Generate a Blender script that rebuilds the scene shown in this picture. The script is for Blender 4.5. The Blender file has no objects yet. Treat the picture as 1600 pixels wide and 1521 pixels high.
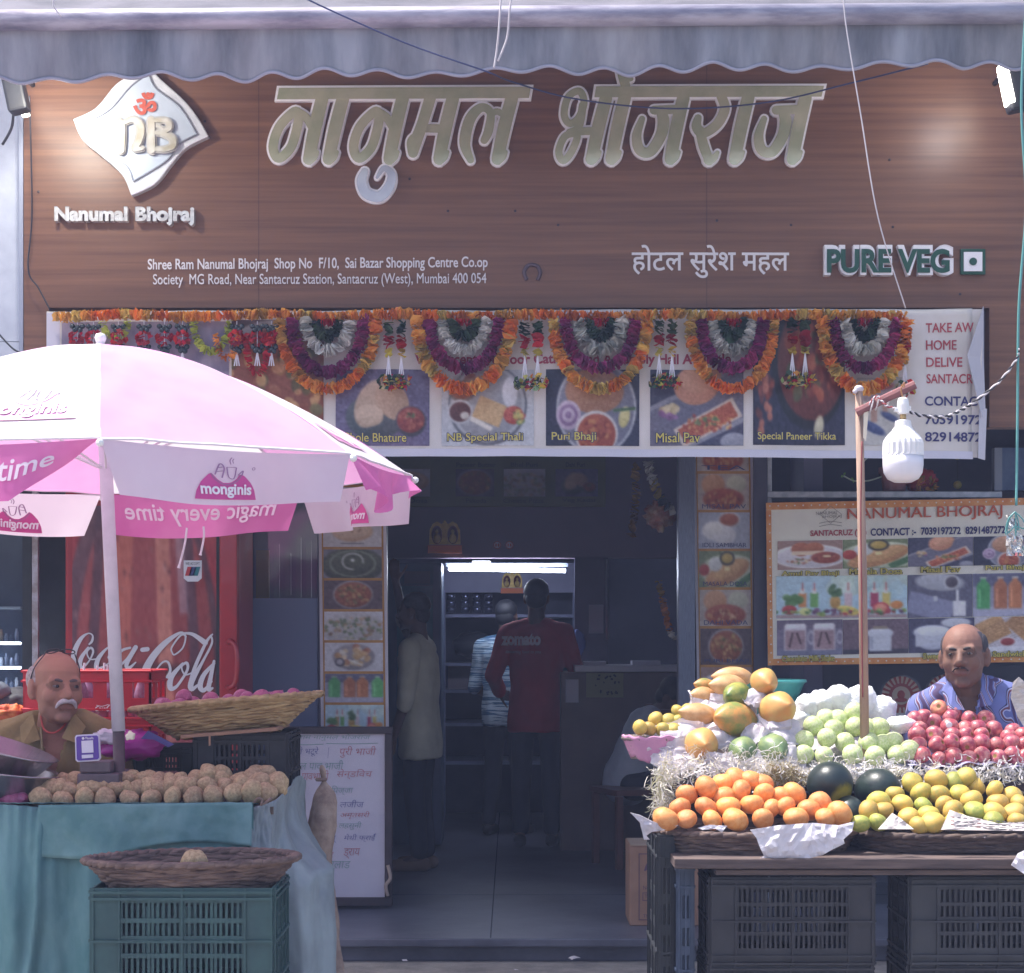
import bpy, bmesh, math, random
import numpy as np
from mathutils import Vector, Matrix, Euler, noise as mnoise
R = math.radians
random.seed(7)
scene = bpy.context.scene
COL = scene.collection

# ------------------------------------------------------------------ camera, sky, sun, exposure
CAMZ = 1.46
FPX = 3000.0                      # focal length in photo pixels (photo is 1600 wide)
cam = bpy.data.cameras.new('camera'); cam.sensor_width = 36.0; cam.lens = 36.0 * FPX / 1600
cam.shift_y = 239.5 / 1600; cam.clip_start = 0.1; cam.clip_end = 500
camo = bpy.data.objects.new('camera', cam); COL.objects.link(camo)
camo.location = (0, 0, CAMZ); camo.rotation_euler = (R(90), 0, 0)
scene.camera = camo

SUN_EL, SUN_AZ = R(66), R(-76)    # azimuth measured from +Y (towards the shop) to +X
world = bpy.data.worlds.new('World'); scene.world = world; world.use_nodes = True
nt = world.node_tree
sky = nt.nodes.new('ShaderNodeTexSky'); sky.sky_type = 'NISHITA'; sky.sun_disc = False
sky.sun_elevation = SUN_EL; sky.sun_rotation = SUN_AZ; sky.air_density = 1.0; sky.dust_density = 4.5; sky.ozone_density = 0.7
nt.links.new(sky.outputs[0], nt.nodes['Background'].inputs[0])
nt.nodes['Background'].inputs[1].default_value = 0.15
sl = bpy.data.lights.new('sun', 'SUN'); sl.energy = 3.6; sl.angle = R(0.6); sl.color = (1.0, .965, .91)
so = bpy.data.objects.new('sun', sl); COL.objects.link(so)
sdir = Vector((math.sin(SUN_AZ) * math.cos(SUN_EL), math.cos(SUN_AZ) * math.cos(SUN_EL), math.sin(SUN_EL)))
so.rotation_euler = sdir.to_track_quat('Z', 'Y').to_euler(); so.location = (-6, 2, 12)
scene.view_settings.view_transform = 'Standard'; scene.view_settings.look = 'None'
scene.view_settings.exposure = 1.02; scene.view_settings.gamma = 1.0
scene.cycles.max_bounces = 8; scene.cycles.diffuse_bounces = 5

# ------------------------------------------------------------------ helpers
def P(px, py, Y):
    "point seen at photo pixel (px, py) when it stands Y metres away"
    return Vector(((px - 800) / FPX * Y, Y, CAMZ - (py - 1000) / FPX * Y))
def s2l(c):
    c = c / 255.0
    return c / 12.92 if c <= .04045 else ((c + .055) / 1.055) ** 2.4
def lin(c): return (s2l(c[0]), s2l(c[1]), s2l(c[2]), 1.0)

MATS = {}
def mat(name, c1, c2=None, scale=8.0, rough=.6, metal=0.0, bump=0.0, bscale=None, stretch=(1, 1, 1), spec=.5,
        rnd=0.0, emit=0.0, alpha=1.0, trans=0.0, sub=0.0, detail=5.0, lo=.38, hi=.62, coat=0.0, transl=0.0):
    if name in MATS: return MATS[name]
    m = bpy.data.materials.new(name); m.use_nodes = True; n = m.node_tree.nodes; l = m.node_tree.links
    b = n['Principled BSDF']
    b.inputs['Roughness'].default_value = rough; b.inputs['Metallic'].default_value = metal
    b.inputs['Specular IOR Level'].default_value = spec
    b.inputs['Coat Weight'].default_value = coat
    tc = n.new('ShaderNodeTexCoord'); mp = n.new('ShaderNodeMapping'); mp.inputs['Scale'].default_value = stretch
    l.new(tc.outputs['Object'], mp.inputs['Vector'])
    out = None
    if c2 is not None:
        nz = n.new('ShaderNodeTexNoise'); nz.inputs['Scale'].default_value = scale; nz.inputs['Detail'].default_value = detail
        nz.inputs['Roughness'].default_value = .62
        l.new(mp.outputs[0], nz.inputs['Vector'])
        rp = n.new('ShaderNodeValToRGB'); rp.color_ramp.elements[0].position = lo; rp.color_ramp.elements[1].position = hi
        rp.color_ramp.elements[0].color = lin(c1); rp.color_ramp.elements[1].color = lin(c2)
        l.new(nz.outputs['Fac'], rp.inputs[0]); out = rp.outputs[0]
    else:
        b.inputs['Base Color'].default_value = lin(c1)
    if rnd:
        oi = n.new('ShaderNodeObjectInfo'); hs = n.new('ShaderNodeHueSaturation')
        ma = n.new('ShaderNodeMapRange'); ma.inputs[3].default_value = 1 - rnd; ma.inputs[4].default_value = 1 + rnd * .7
        l.new(oi.outputs['Random'], ma.inputs[0]); l.new(ma.outputs[0], hs.inputs['Value'])
        mb_ = n.new('ShaderNodeMapRange'); mb_.inputs[3].default_value = .5 - rnd * .05; mb_.inputs[4].default_value = .5 + rnd * .05
        l.new(oi.outputs['Random'], mb_.inputs[0]); l.new(mb_.outputs[0], hs.inputs['Hue'])
        if out is not None: l.new(out, hs.inputs['Color'])
        else: hs.inputs['Color'].default_value = lin(c1)
        out = hs.outputs[0]
    if out is not None: l.new(out, b.inputs['Base Color'])
    if bump:
        n2 = n.new('ShaderNodeTexNoise'); n2.inputs['Scale'].default_value = bscale or scale * 3; n2.inputs['Detail'].default_value = 4
        l.new(mp.outputs[0], n2.inputs['Vector'])
        bp = n.new('ShaderNodeBump'); bp.inputs['Strength'].default_value = bump; bp.inputs['Distance'].default_value = .01
        l.new(n2.outputs['Fac'], bp.inputs['Height']); l.new(bp.outputs[0], b.inputs['Normal'])
    if emit:
        b.inputs['Emission Color'].default_value = lin(c1); b.inputs['Emission Strength'].default_value = emit
    if trans: b.inputs['Transmission Weight'].default_value = trans
    if alpha < 1: b.inputs['Alpha'].default_value = alpha
    if sub:
        b.inputs['Subsurface Weight'].default_value = sub; b.inputs['Subsurface Radius'].default_value = (.02, .01, .006); b.inputs['Subsurface Scale'].default_value = .5
    if transl:
        td = n.new('ShaderNodeBsdfTranslucent'); mx = n.new('ShaderNodeMixShader'); mx.inputs[0].default_value = transl
        if out is not None: l.new(out, td.inputs[0])
        else: td.inputs[0].default_value = lin(c1)
        l.new(b.outputs[0], mx.inputs[1]); l.new(td.outputs[0], mx.inputs[2]); l.new(mx.outputs[0], n['Material Output'].inputs['Surface'])
    MATS[name] = m
    return m
def mat_attr(name, rough=.6, spec=.4, transl=0.0, bump=0, bscale=200, grime=0.0):
    "material whose own colour comes from the mesh (prints, petals)"
    if name in MATS: return MATS[name]
    m = bpy.data.materials.new(name); m.use_nodes = True; n = m.node_tree.nodes; l = m.node_tree.links
    b = n['Principled BSDF']; b.inputs['Roughness'].default_value = rough; b.inputs['Specular IOR Level'].default_value = spec
    a = n.new('ShaderNodeAttribute'); a.attribute_name = 'Col'
    out = a.outputs['Color']
    if grime:
        tc = n.new('ShaderNodeTexCoord'); nz = n.new('ShaderNodeTexNoise'); nz.inputs['Scale'].default_value = 3.5; nz.inputs['Detail'].default_value = 6
        l.new(tc.outputs['Object'], nz.inputs['Vector'])
        mr = n.new('ShaderNodeMapRange'); mr.inputs[1].default_value = .3; mr.inputs[2].default_value = .7; mr.inputs[3].default_value = 1 - grime; mr.inputs[4].default_value = 1
        l.new(nz.outputs['Fac'], mr.inputs[0])
        mx = n.new('ShaderNodeMix'); mx.data_type = 'RGBA'; mx.blend_type = 'MULTIPLY'; mx.inputs[0].default_value = 1
        l.new(out, mx.inputs[6]); l.new(mr.outputs[0], mx.inputs[7]); out = mx.outputs[2]
    l.new(out, b.inputs['Base Color'])
    if bump:
        tc = n.new('ShaderNodeTexCoord'); n2 = n.new('ShaderNodeTexNoise'); n2.inputs['Scale'].default_value = bscale
        l.new(tc.outputs['Object'], n2.inputs['Vector'])
        bp = n.new('ShaderNodeBump'); bp.inputs['Strength'].default_value = bump; bp.inputs['Distance'].default_value = .01
        l.new(n2.outputs['Fac'], bp.inputs['Height']); l.new(bp.outputs[0], b.inputs['Normal'])
    if transl:
        td = n.new('ShaderNodeBsdfTranslucent'); mx = n.new('ShaderNodeMixShader'); mx.inputs[0].default_value = transl
        l.new(out, td.inputs[0]); l.new(b.outputs[0], mx.inputs[1]); l.new(td.outputs[0], mx.inputs[2]); l.new(mx.outputs[0], n['Material Output'].inputs['Surface'])
    MATS[name] = m
    return m

def tag(o, label=None, cat=None, group=None, kind=None):
    if label: o['label'] = label
    if cat: o['category'] = cat
    if group: o['group'] = group
    if kind: o['kind'] = kind
    return o
ORG = {}
def thing(name, loc, label, cat, group=None):
    o = bpy.data.objects.new(name, None); COL.objects.link(o); o.empty_display_size = .1
    o.location = loc; ORG[o.name] = Vector(loc)
    return tag(o, label, cat, group)
def origin_of(o): return ORG.get(o.name, Vector((0, 0, 0)))
def copy_tree(o, parent=None):
    c = o.copy(); COL.objects.link(c); c.parent = parent
    for ch in list(o.children): copy_tree(ch, c)
    return c

class MB:
    "collects geometry in world coordinates; build() links it as one mesh object"
    def __init__(s): s.v = []; s.f = []; s.m = []; s.c = None
    def add(s, vs, fs, m=0, col=None):
        o = len(s.v); s.v.extend([Vector(p) for p in vs])
        for f in fs: s.f.append([i + o for i in f]); s.m.append(m)
        if col is not None:
            if s.c is None: s.c = [(1, 1, 1, 1)] * o
            s.c.extend([lin(col)] * len(vs))
        elif s.c is not None: s.c.extend([(1, 1, 1, 1)] * len(vs))
        return s
    def box(s, c, d, rot=None, m=0, col=None, taper=1.0):
        c = Vector(c); h = Vector(d) / 2
        vs = []
        for z in (-1, 1):
            t = taper if z < 0 else 1.0
            for x, y in ((-1, -1), (1, -1), (1, 1), (-1, 1)):
                p = Vector((x * h.x * t, y * h.y * t, z * h.z))
                if rot is not None: p = rot @ p
                vs.append(c + p)
        return s.add(vs, [(3, 2, 1, 0), (4, 5, 6, 7), (0, 1, 5, 4), (1, 2, 6, 5), (2, 3, 7, 6), (3, 0, 4, 7)], m, col)
    def bb(s, x0, x1, y0, y1, z0, z1, m=0, col=None):
        return s.box(((x0 + x1) / 2, (y0 + y1) / 2, (z0 + z1) / 2), (abs(x1 - x0), abs(y1 - y0), abs(z1 - z0)), None, m, col)
    def pxbox(s, px0, py0, px1, py1, Y0, Y1, m=0, col=None):
        "box whose front face fills the photo rectangle at distance Y0 and reaches back to Y1"
        a = P(px0, py0, Y0); b = P(px1, py1, Y0)
        return s.bb(a.x, b.x, Y0, Y1, b.z, a.z, m, col)
    def tube(s, pts, r, n=8, m=0, col=None, closed=False, caps=True):
        pts = [Vector(p) for p in pts]; k = len(pts)
        rr = r if isinstance(r, (list, tuple)) else [r] * k
        vs = []; up = None
        for i, p in enumerate(pts):
            if closed: t = pts[(i + 1) % k] - pts[i - 1]
            else: t = pts[min(i + 1, k - 1)] - pts[max(i - 1, 0)]
            if t.length < 1e-9: t = Vector((0, 0, 1))
            t.normalize()
            if up is None:
                up = Vector((0, 0, 1)) if abs(t.z) < .9 else Vector((1, 0, 0))
            a = up - t * up.dot(t)
            if a.length < 1e-6: a = t.orthogonal()
            a.normalize(); b = t.cross(a); up = a
            for j in range(n):
                an = 2 * math.pi * j / n
                vs.append(p + (a * math.cos(an) + b * math.sin(an)) * rr[i])
        fs = []
        for i in range(k if closed else k - 1):
            i2 = (i + 1) % k
            for j in range(n):
                j2 = (j + 1) % n
                fs.append((i * n + j, i * n + j2, i2 * n + j2, i2 * n + j))
        if caps and not closed:
            fs.append(tuple(range(n - 1, -1, -1))); fs.append(tuple((k - 1) * n + j for j in range(n)))
        return s.add(vs, fs, m, col)
    def lathe(s, prof, c=(0, 0, 0), n=24, m=0, rot=None, sx=1.0, sy=1.0, col=None):
        c = Vector(c); vs = []; fs = []
        for (r, z) in prof:
            for j in range(n):
                a = 2 * math.pi * j / n
                p = Vector((r * math.cos(a) * sx, r * math.sin(a) * sy, z))
                if rot is not None: p = rot @ p
                vs.append(c + p)
        for i in range(len(prof) - 1):
            for j in range(n):
                j2 = (j + 1) % n
                fs.append((i * n + j, i * n + j2, (i + 1) * n + j2, (i + 1) * n + j))
        if prof[0][0] > 1e-6: fs.append(tuple(range(n - 1, -1, -1)))
        if prof[-1][0] > 1e-6: fs.append(tuple((len(prof) - 1) * n + j for j in range(n)))
        return s.add(vs, fs, m, col)
    def ell(s, c, r, rot=None, nu=16, nv=10, m=0, col=None):
        if not isinstance(r, (tuple, list, Vector)): r = (r, r, r)
        vs = []; fs = []; c = Vector(c)
        def q(x, y, z):
            p = Vector((x * r[0], y * r[1], z * r[2]))
            return c + (rot @ p if rot is not None else p)
        vs.append(q(0, 0, -1))
        for i in range(1, nv):
            th = math.pi * i / nv - math.pi / 2
            for j in range(nu):
                a = 2 * math.pi * j / nu
                vs.append(q(math.cos(th) * math.cos(a), math.cos(th) * math.sin(a), math.sin(th)))
        vs.append(q(0, 0, 1)); L = len(vs) - 1
        for j in range(nu):
            j2 = (j + 1) % nu
            fs.append((0, 1 + j2, 1 + j)); fs.append((L, L - nu + j, L - nu + j2))
            for i in range(nv - 2):
                fs.append((1 + i * nu + j, 1 + i * nu + j2, 1 + (i + 1) * nu + j2, 1 + (i + 1) * nu + j))
        return s.add(vs, fs, m, col)
    def cap(s, a, b, ra, rb, n=10):
        "closed tapered capsule"
        a = Vector(a); b = Vector(b); d = b - a; L = d.length
        rot = d.to_track_quat('Z', 'Y').to_matrix() if L > 1e-6 else Matrix.Identity(3)
        prof = [(1e-7, -ra)]
        for i in range(1, 5): t = i / 5 * math.pi / 2; prof.append((ra * math.sin(t), -ra * math.cos(t)))
        prof.append((ra, 0)); prof.append((rb, L))
        for i in range(1, 5): t = i / 5 * math.pi / 2; prof.append((rb * math.cos(t), L + rb * math.sin(t)))
        prof.append((1e-7, L + rb))
        return s.lathe(prof, a, n, 0, rot)
    def grid(s, f, nu, nv, m=0, col=None, thick=0.0):
        vs = [Vector(f(i / nu, j / nv)) for j in range(nv + 1) for i in range(nu + 1)]
        fs = [(j * (nu + 1) + i, j * (nu + 1) + i + 1, (j + 1) * (nu + 1) + i + 1, (j + 1) * (nu + 1) + i) for j in range(nv) for i in range(nu)]
        return s.add(vs, fs, m, col)
    def prism(s, pts, d, m=0, col=None):
        "flat outline (3D points, one plane) pushed along vector d"
        k = len(pts); d = Vector(d); pts = [Vector(p) for p in pts]
        nrm = sum(((pts[i] - pts[0]).cross(pts[(i + 1) % k] - pts[0]) for i in range(k)), Vector())
        if nrm.dot(d) > 0: pts = pts[::-1]
        vs = pts + [p + d for p in pts]
        fs = [tuple(range(k)), tuple(range(2 * k - 1, k - 1, -1))]
        fs += [(i, k + i, k + (i + 1) % k, (i + 1) % k) for i in range(k)]
        return s.add(vs, fs, m, col)
    def build(s, name, mats, parent=None, smooth=False, bevel=0.0, solid=0.0, sub=0, flip=None):
        me = bpy.data.meshes.new(name)
        if parent is not None: org = origin_of(parent)
        else:
            xs = [p.x for p in s.v]; ys = [p.y for p in s.v]; zs = [p.z for p in s.v]
            org = Vector(((min(xs) + max(xs)) / 2, (min(ys) + max(ys)) / 2, min(zs)))
        me.from_pydata([tuple(p - org) for p in s.v], [], s.f)
        if not isinstance(mats, (list, tuple)): mats = [mats]
        for mm in mats: me.materials.append(mm)
        me.polygons.foreach_set('material_index', s.m)
        if s.c is not None:
            at = me.color_attributes.new('Col', 'FLOAT_COLOR', 'POINT')
            at.data.foreach_set('color', [x for c in s.c for x in c])
        if smooth: me.polygons.foreach_set('use_smooth', [True] * len(me.polygons))
        me.update()
        o = bpy.data.objects.new(name, me); COL.objects.link(o)
        ORG[o.name] = org
        if parent is not None: o.parent = parent
        else: o.location = org
        if bevel:
            bv = o.modifiers.new('bevel', 'BEVEL'); bv.width = bevel; bv.segments = 2; bv.limit_method = 'ANGLE'; bv.angle_limit = R(40)
        if solid:
            sd = o.modifiers.new('solid', 'SOLIDIFY'); sd.thickness = solid; sd.offset = 0
        if sub:
            sb = o.modifiers.new('sub', 'SUBSURF'); sb.levels = sub; sb.render_levels = sub
        return o

def spline(pts, k=8, closed=False):
    "Catmull-Rom through the points"
    pts = [Vector(p) for p in pts]; n = len(pts); out = []
    rng = range(n) if closed else range(n - 1)
    for i in rng:
        if closed: p0, p1, p2, p3 = pts[i - 1], pts[i], pts[(i + 1) % n], pts[(i + 2) % n]
        else: p0, p1, p2, p3 = pts[max(i - 1, 0)], pts[i], pts[i + 1], pts[min(i + 2, n - 1)]
        for j in range(k):
            t = j / k
            out.append(.5 * ((2 * p1) + (p2 - p0) * t + (2 * p0 - 5 * p1 + 4 * p2 - p3) * t * t + (3 * p1 - p0 - 3 * p2 + p3) * t ** 3))
    if not closed: out.append(pts[-1])
    return out

# ---- writing: glyph meshes from the built-in font, laid on the plane facing the street
def text_mesh(s, size=1.0, bold=0.0, shear=0.0, extr=0.0):
    c = bpy.data.curves.new('lettering', 'FONT'); c.body = s; c.size = 1.0; c.shear = shear; c.offset = bold; c.extrude = extr
    c.resolution_u = 4
    o = bpy.data.objects.new('lettering', c); COL.objects.link(o)
    bpy.context.view_layer.update()
    me = bpy.data.meshes.new_from_object(o.evaluated_get(bpy.context.evaluated_depsgraph_get()))
    bpy.data.objects.remove(o); bpy.data.curves.remove(c)
    vs = [v.co.copy() for v in me.vertices]; fs = [list(p.vertices) for p in me.polygons]
    # islands get their own tiny step so that touching letters never share a plane
    par = list(range(len(vs)))
    def find(a):
        while par[a] != a: par[a] = par[par[a]]; a = par[a]
        return a
    for f in fs:
        for a in f[1:]: par[find(a)] = find(f[0])
    ids = {}; k = 0
    for i in range(len(vs)):
        r = find(i)
        if r not in ids: ids[r] = k; k += 1
        vs[i].z += (ids[r] % 5) * .0022
    bpy.data.meshes.remove(me)
    return vs, fs
def put_text(mb, s, px0, px1, py_base, py_top, Y, bold=0.0, shear=0.0, m=0, mirror=False, slope=0.0, col=None, extr=0.0, fx=None, capref=None):
    """write s so that it spans px0..px1 and its tallest glyph spans py_base..py_top on the plane y = Y"""
    dup_ = 0 < bold < .045 and "M" in s and extr == 0
    vs, fs = text_mesh(s, 1, 0 if dup_ else bold, shear, extr)
    x0 = min(v.x for v in vs); x1 = max(v.x for v in vs); z0 = min(v.y for v in vs); z1 = max(v.y for v in vs)
    out = []; nv_ = len(vs)
    if dup_:
        sh = bold * .8
        vs = [Vector((v.x * (1 - 2 * sh / (x1 - x0)) + (k + 1) * sh, v.y, v.z + k * .012)) for k in (-1, 0, 1) for v in vs]; fs = [[i + k * nv_ for i in f] for k in range(3) for f in fs]
        x0 = min(v.x for v in vs); x1 = max(v.x for v in vs)
    for v in vs:
        u = (v.x - x0) / (x1 - x0); w = (v.y - z0) / (z1 - z0)
        if mirror: u = 1 - u
        px = px0 + (px1 - px0) * u; py = py_base + (py_top - py_base) * w + slope * u
        if fx: out.append(fx(u, w, v.z))
        else:
            p = P(px, py, Y); p.y -= v.z * .5; out.append(p)
    mb.add(out, [f[::-1] for f in fs] if mirror else fs, m, col)
    return mb
def ribbon(mb, pts, w, Y, m=0, k=6, step=0.0, closed=False, smooth=True, depth=0.0, col=None):
    "calligraphic stroke: pts in photo pixels, w width(s) in photo pixels, on the plane y = Y"
    n = len(pts); ws = w if isinstance(w, (list, tuple)) else [w] * n
    p3 = [Vector((p[0], p[1], ws[i])) for i, p in enumerate(pts)]
    sp = spline(p3, k, closed) if smooth and n > 2 else p3
    L = []; Rr = []
    N = len(sp)
    for i, p in enumerate(sp):
        a = sp[(i + 1) % N] if (closed or i < N - 1) else sp[i]; b = sp[i - 1] if (closed or i > 0) else sp[i]
        t = Vector((a.x - b.x, a.y - b.y)); t = t.normalized() if t.length > 1e-6 else Vector((1, 0))
        nn = Vector((-t.y, t.x)) * (p.z / 2)
        L.append((p.x + nn.x, p.y + nn.y)); Rr.append((p.x - nn.x, p.y - nn.y))
    def cap(i, sgn):
        p = sp[i]; a = Vector(L[i]) - Vector((p.x, p.y)); out = []
        for q in range(1, 6):
            an = math.pi * q / 6 * sgn; out.append((p.x + a.x * math.cos(an) - a.y * math.sin(an), p.y + a.x * math.sin(an) + a.y * math.cos(an)))
        return out
    YY = Y - step
    def strip(A, B):
        vs = [P(x, y, YY - q_ * 3e-5) for q_, (x, y) in enumerate(A)] + [P(x, y, YY - q_ * 3e-5) for q_, (x, y) in enumerate(B)]; k2 = len(A)
        rng = range(k2 if closed else k2 - 1)
        fs = [(i, (i + 1) % k2, k2 + (i + 1) % k2, k2 + i) for i in rng]
        mb.add(vs, fs, m, col)
        if depth:
            vs2 = [v + Vector((0, depth, 0)) for v in vs]
            mb.add(vs + vs2, [(i, 2 * k2 + i, 2 * k2 + (i + 1) % k2, (i + 1) % k2) for i in rng] + [(k2 + i, k2 + (i + 1) % k2, 3 * k2 + (i + 1) % k2, 3 * k2 + i) for i in rng], m, col)
    strip(L, Rr)
    if not closed:
        for i, sg in ((0, 1), (N - 1, -1)):
            c = cap(i, sg); pl = [P(*L[i], YY)] + [P(x, y, YY) for x, y in c] + [P(*Rr[i], YY)]
            mb.add(pl, [tuple(range(len(pl)))], m, col)
            if depth:
                k2 = len(pl); mb.add(pl + [v + Vector((0, depth, 0)) for v in pl], [(q, q + 1, k2 + q + 1, k2 + q) for q in range(k2 - 1)], m, col)
    return mb

# ---- printed pictures: a fine mesh whose vertices carry the ink colour
class Img:
    def __init__(s, w, h, bg, seed=1, asp=None):
        s.w, s.h = w, h; s.a = np.zeros((h, w, 3)) + np.array(bg, float)
        s.asp = asp or w / h
        s.y, s.x = np.mgrid[0:h, 0:w]; s.x = s.x / (w - 1) * s.asp; s.y = s.y / (h - 1)
        s.r = np.random.default_rng(seed)
    def nz(s, amp, sc=1):
        g = s.r.normal(size=(s.h // sc + 2, s.w // sc + 2))
        g = np.kron(g, np.ones((sc, sc)))[:s.h, :s.w]
        s.a += g[..., None] * amp; return s
    def mask(s, m, col, soft=1.0, tex=0):
        c = np.array(col, float) + (s.r.normal(size=(s.h, s.w, 1)) * tex if tex else 0)
        m = np.clip(m, 0, 1)[..., None] * soft
        s.a = s.a * (1 - m) + c * m; return s
    def e(s, cx, cy, rx, ry, col, rot=0, soft=1.0, tex=0, ring=0):
        c, n = math.cos(rot), math.sin(rot)
        dx, dy = s.x - cx * s.asp, s.y - cy
        u, v = (dx * c + dy * n) / rx, (-dx * n + dy * c) / ry
        d = np.sqrt(u * u + v * v); px = 1.2 / s.h / min(rx, ry)
        m = np.clip((1 - d) / px + .5, 0, 1)
        if ring: m = m * np.clip((d - (1 - ring)) / px + .5, 0, 1)
        if not ring and min(rx, ry) > .035: s._sh(m * soft, -(u * .5 + v) * 15)
        else: pass
        s.mask(m, col, soft, tex)
        if not ring and min(rx, ry) > .035: s.a += (m * soft * (-(u * .4 + v) * 16))[..., None]
        return s
    def _sh(s, m, d): pass
    def rect(s, x0, y0, x1, y1, col, rot=0, soft=1.0, tex=0):
        cx, cy = (x0 + x1) / 2 * s.asp, (y0 + y1) / 2; c, n = math.cos(rot), math.sin(rot)
        dx, dy = s.x - cx, s.y - cy; u, v = dx * c + dy * n, -dx * n + dy * c
        m = np.clip(((x1 - x0) / 2 * s.asp - abs(u)) * s.h + .5, 0, 1) * np.clip(((y1 - y0) / 2 - abs(v)) * s.h + .5, 0, 1)
        return s.mask(m, col, soft, tex)
    def blobs(s, n, cx, cy, rx, ry, cols, r0, r1, soft=.9):
        for _ in range(n):
            a = s.r.uniform(0, 6.283); q = math.sqrt(s.r.uniform(0, 1))
            k = s.r.uniform(r0, r1); cl = np.array(cols[s.r.integers(len(cols))], float) + s.r.normal() * 10
            s.e(cx + math.cos(a) * q * rx / s.asp, cy + math.sin(a) * q * ry, k, k * s.r.uniform(.6, 1), cl, s.r.uniform(0, 3), soft)
        return s
def picture(name, im, f, parent, mt=None):
    "f(u, v) -> world point; u to the right, v downwards"
    mb = MB(); h, w = im.h, im.w
    mb.grid(lambda u, v: f(u, v), w - 1, h - 1)
    im.nz(6, 1).nz(5, 2); A = im.a.copy(); A[1:-1, 1:-1] = (im.a[1:-1, 1:-1] * 4 + im.a[:-2, 1:-1] + im.a[2:, 1:-1] + im.a[1:-1, :-2] + im.a[1:-1, 2:]) / 8; im.a = A
    a = np.clip((im.a * .8 + im.a.mean(axis=2, keepdims=True) * .2) * .93, 4, 250) / 255.0
    l = np.where(a <= .04045, a / 12.92, ((a + .055) / 1.055) ** 2.4).reshape(-1, 3)
    mb.c = [(x[0], x[1], x[2], 1.0) for x in l.tolist()]
    return mb.build(name, mt or mat_attr('printed_ink', .35, .5, grime=.12), parent)
def pxf(px0, py0, px1, py1, Y, sl=0.0):
    return lambda u, v: P(px0 + (px1 - px0) * u, py0 + (py1 - py0) * v + sl * u, Y)
ORD = ['first', 'second', 'third', 'fourth', 'fifth', 'sixth', 'seventh', 'eighth', 'ninth', 'tenth', 'eleventh', 'twelfth', 'thirteenth', 'fourteenth', 'fifteenth', 'sixteenth', 'seventeenth', 'eighteenth', 'nineteenth', 'twentieth']
# ------------------------------------------------------------------ materials of the place
WOOD = mat('wood_laminate', (98, 65, 52), (134, 94, 72), 2.2, .4, stretch=(.35, 1, 16), bump=.04, bscale=5, spec=.45, detail=8, lo=.3, hi=.72)
NAVY = mat('dark_interior_paint', (112, 112, 140), (120, 120, 148), 3, .6)
DARKCOL = mat('dark_column_laminate', (58, 56, 74), (66, 62, 80), 4, .45)
PIER = mat('pale_plaster', (196, 202, 216), (180, 186, 202), 6, .8, bump=.1)
STEEL = mat('brushed_steel', (150, 155, 165), (120, 126, 140), 30, .32, .85, stretch=(20, 20, 1))
ALU = mat('aluminium', (188, 190, 200), (160, 164, 176), 20, .4, .5)
BLACK = mat('black_paint', (26, 27, 34), (36, 37, 44), 12, .5)
WHITEP = mat('white_plastic', (232, 232, 234), None, rough=.35)
TUBEL = mat('tube_light_glow', (235, 242, 255), emit=9)
GLASS = mat('clear_glass', (235, 242, 240), rough=.03, trans=1.0, spec=.5)
def thin_glass(name, tint=(40, 48, 66), a=.35, rough=.06):
    if name in MATS: return MATS[name]
    m = bpy.data.materials.new(name); m.use_nodes = True; n = m.node_tree.nodes; l = m.node_tree.links
    tr = n.new('ShaderNodeBsdfTransparent'); gl = n.new('ShaderNodeBsdfGlossy'); gl.inputs['Roughness'].default_value = rough
    df = n.new('ShaderNodeBsdfDiffuse'); df.inputs[0].default_value = lin(tint)
    fr = n.new('ShaderNodeFresnel'); fr.inputs[0].default_value = 1.45
    m1 = n.new('ShaderNodeMixShader'); m1.inputs[0].default_value = a; m2 = n.new('ShaderNodeMixShader')
    l.new(tr.outputs[0], m1.inputs[1]); l.new(df.outputs[0], m1.inputs[2]); l.new(fr.outputs[0], m2.inputs[0])
    l.new(m1.outputs[0], m2.inputs[1]); l.new(gl.outputs[0], m2.inputs[2]); l.new(m2.outputs[0], n['Material Output'].inputs['Surface'])
    MATS[name] = m; return m
PANE = thin_glass('window_glass', (60, 70, 95), .22)
REFL_FILM = thin_glass('reflection_film', (104, 116, 148), .72, .3)

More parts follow.
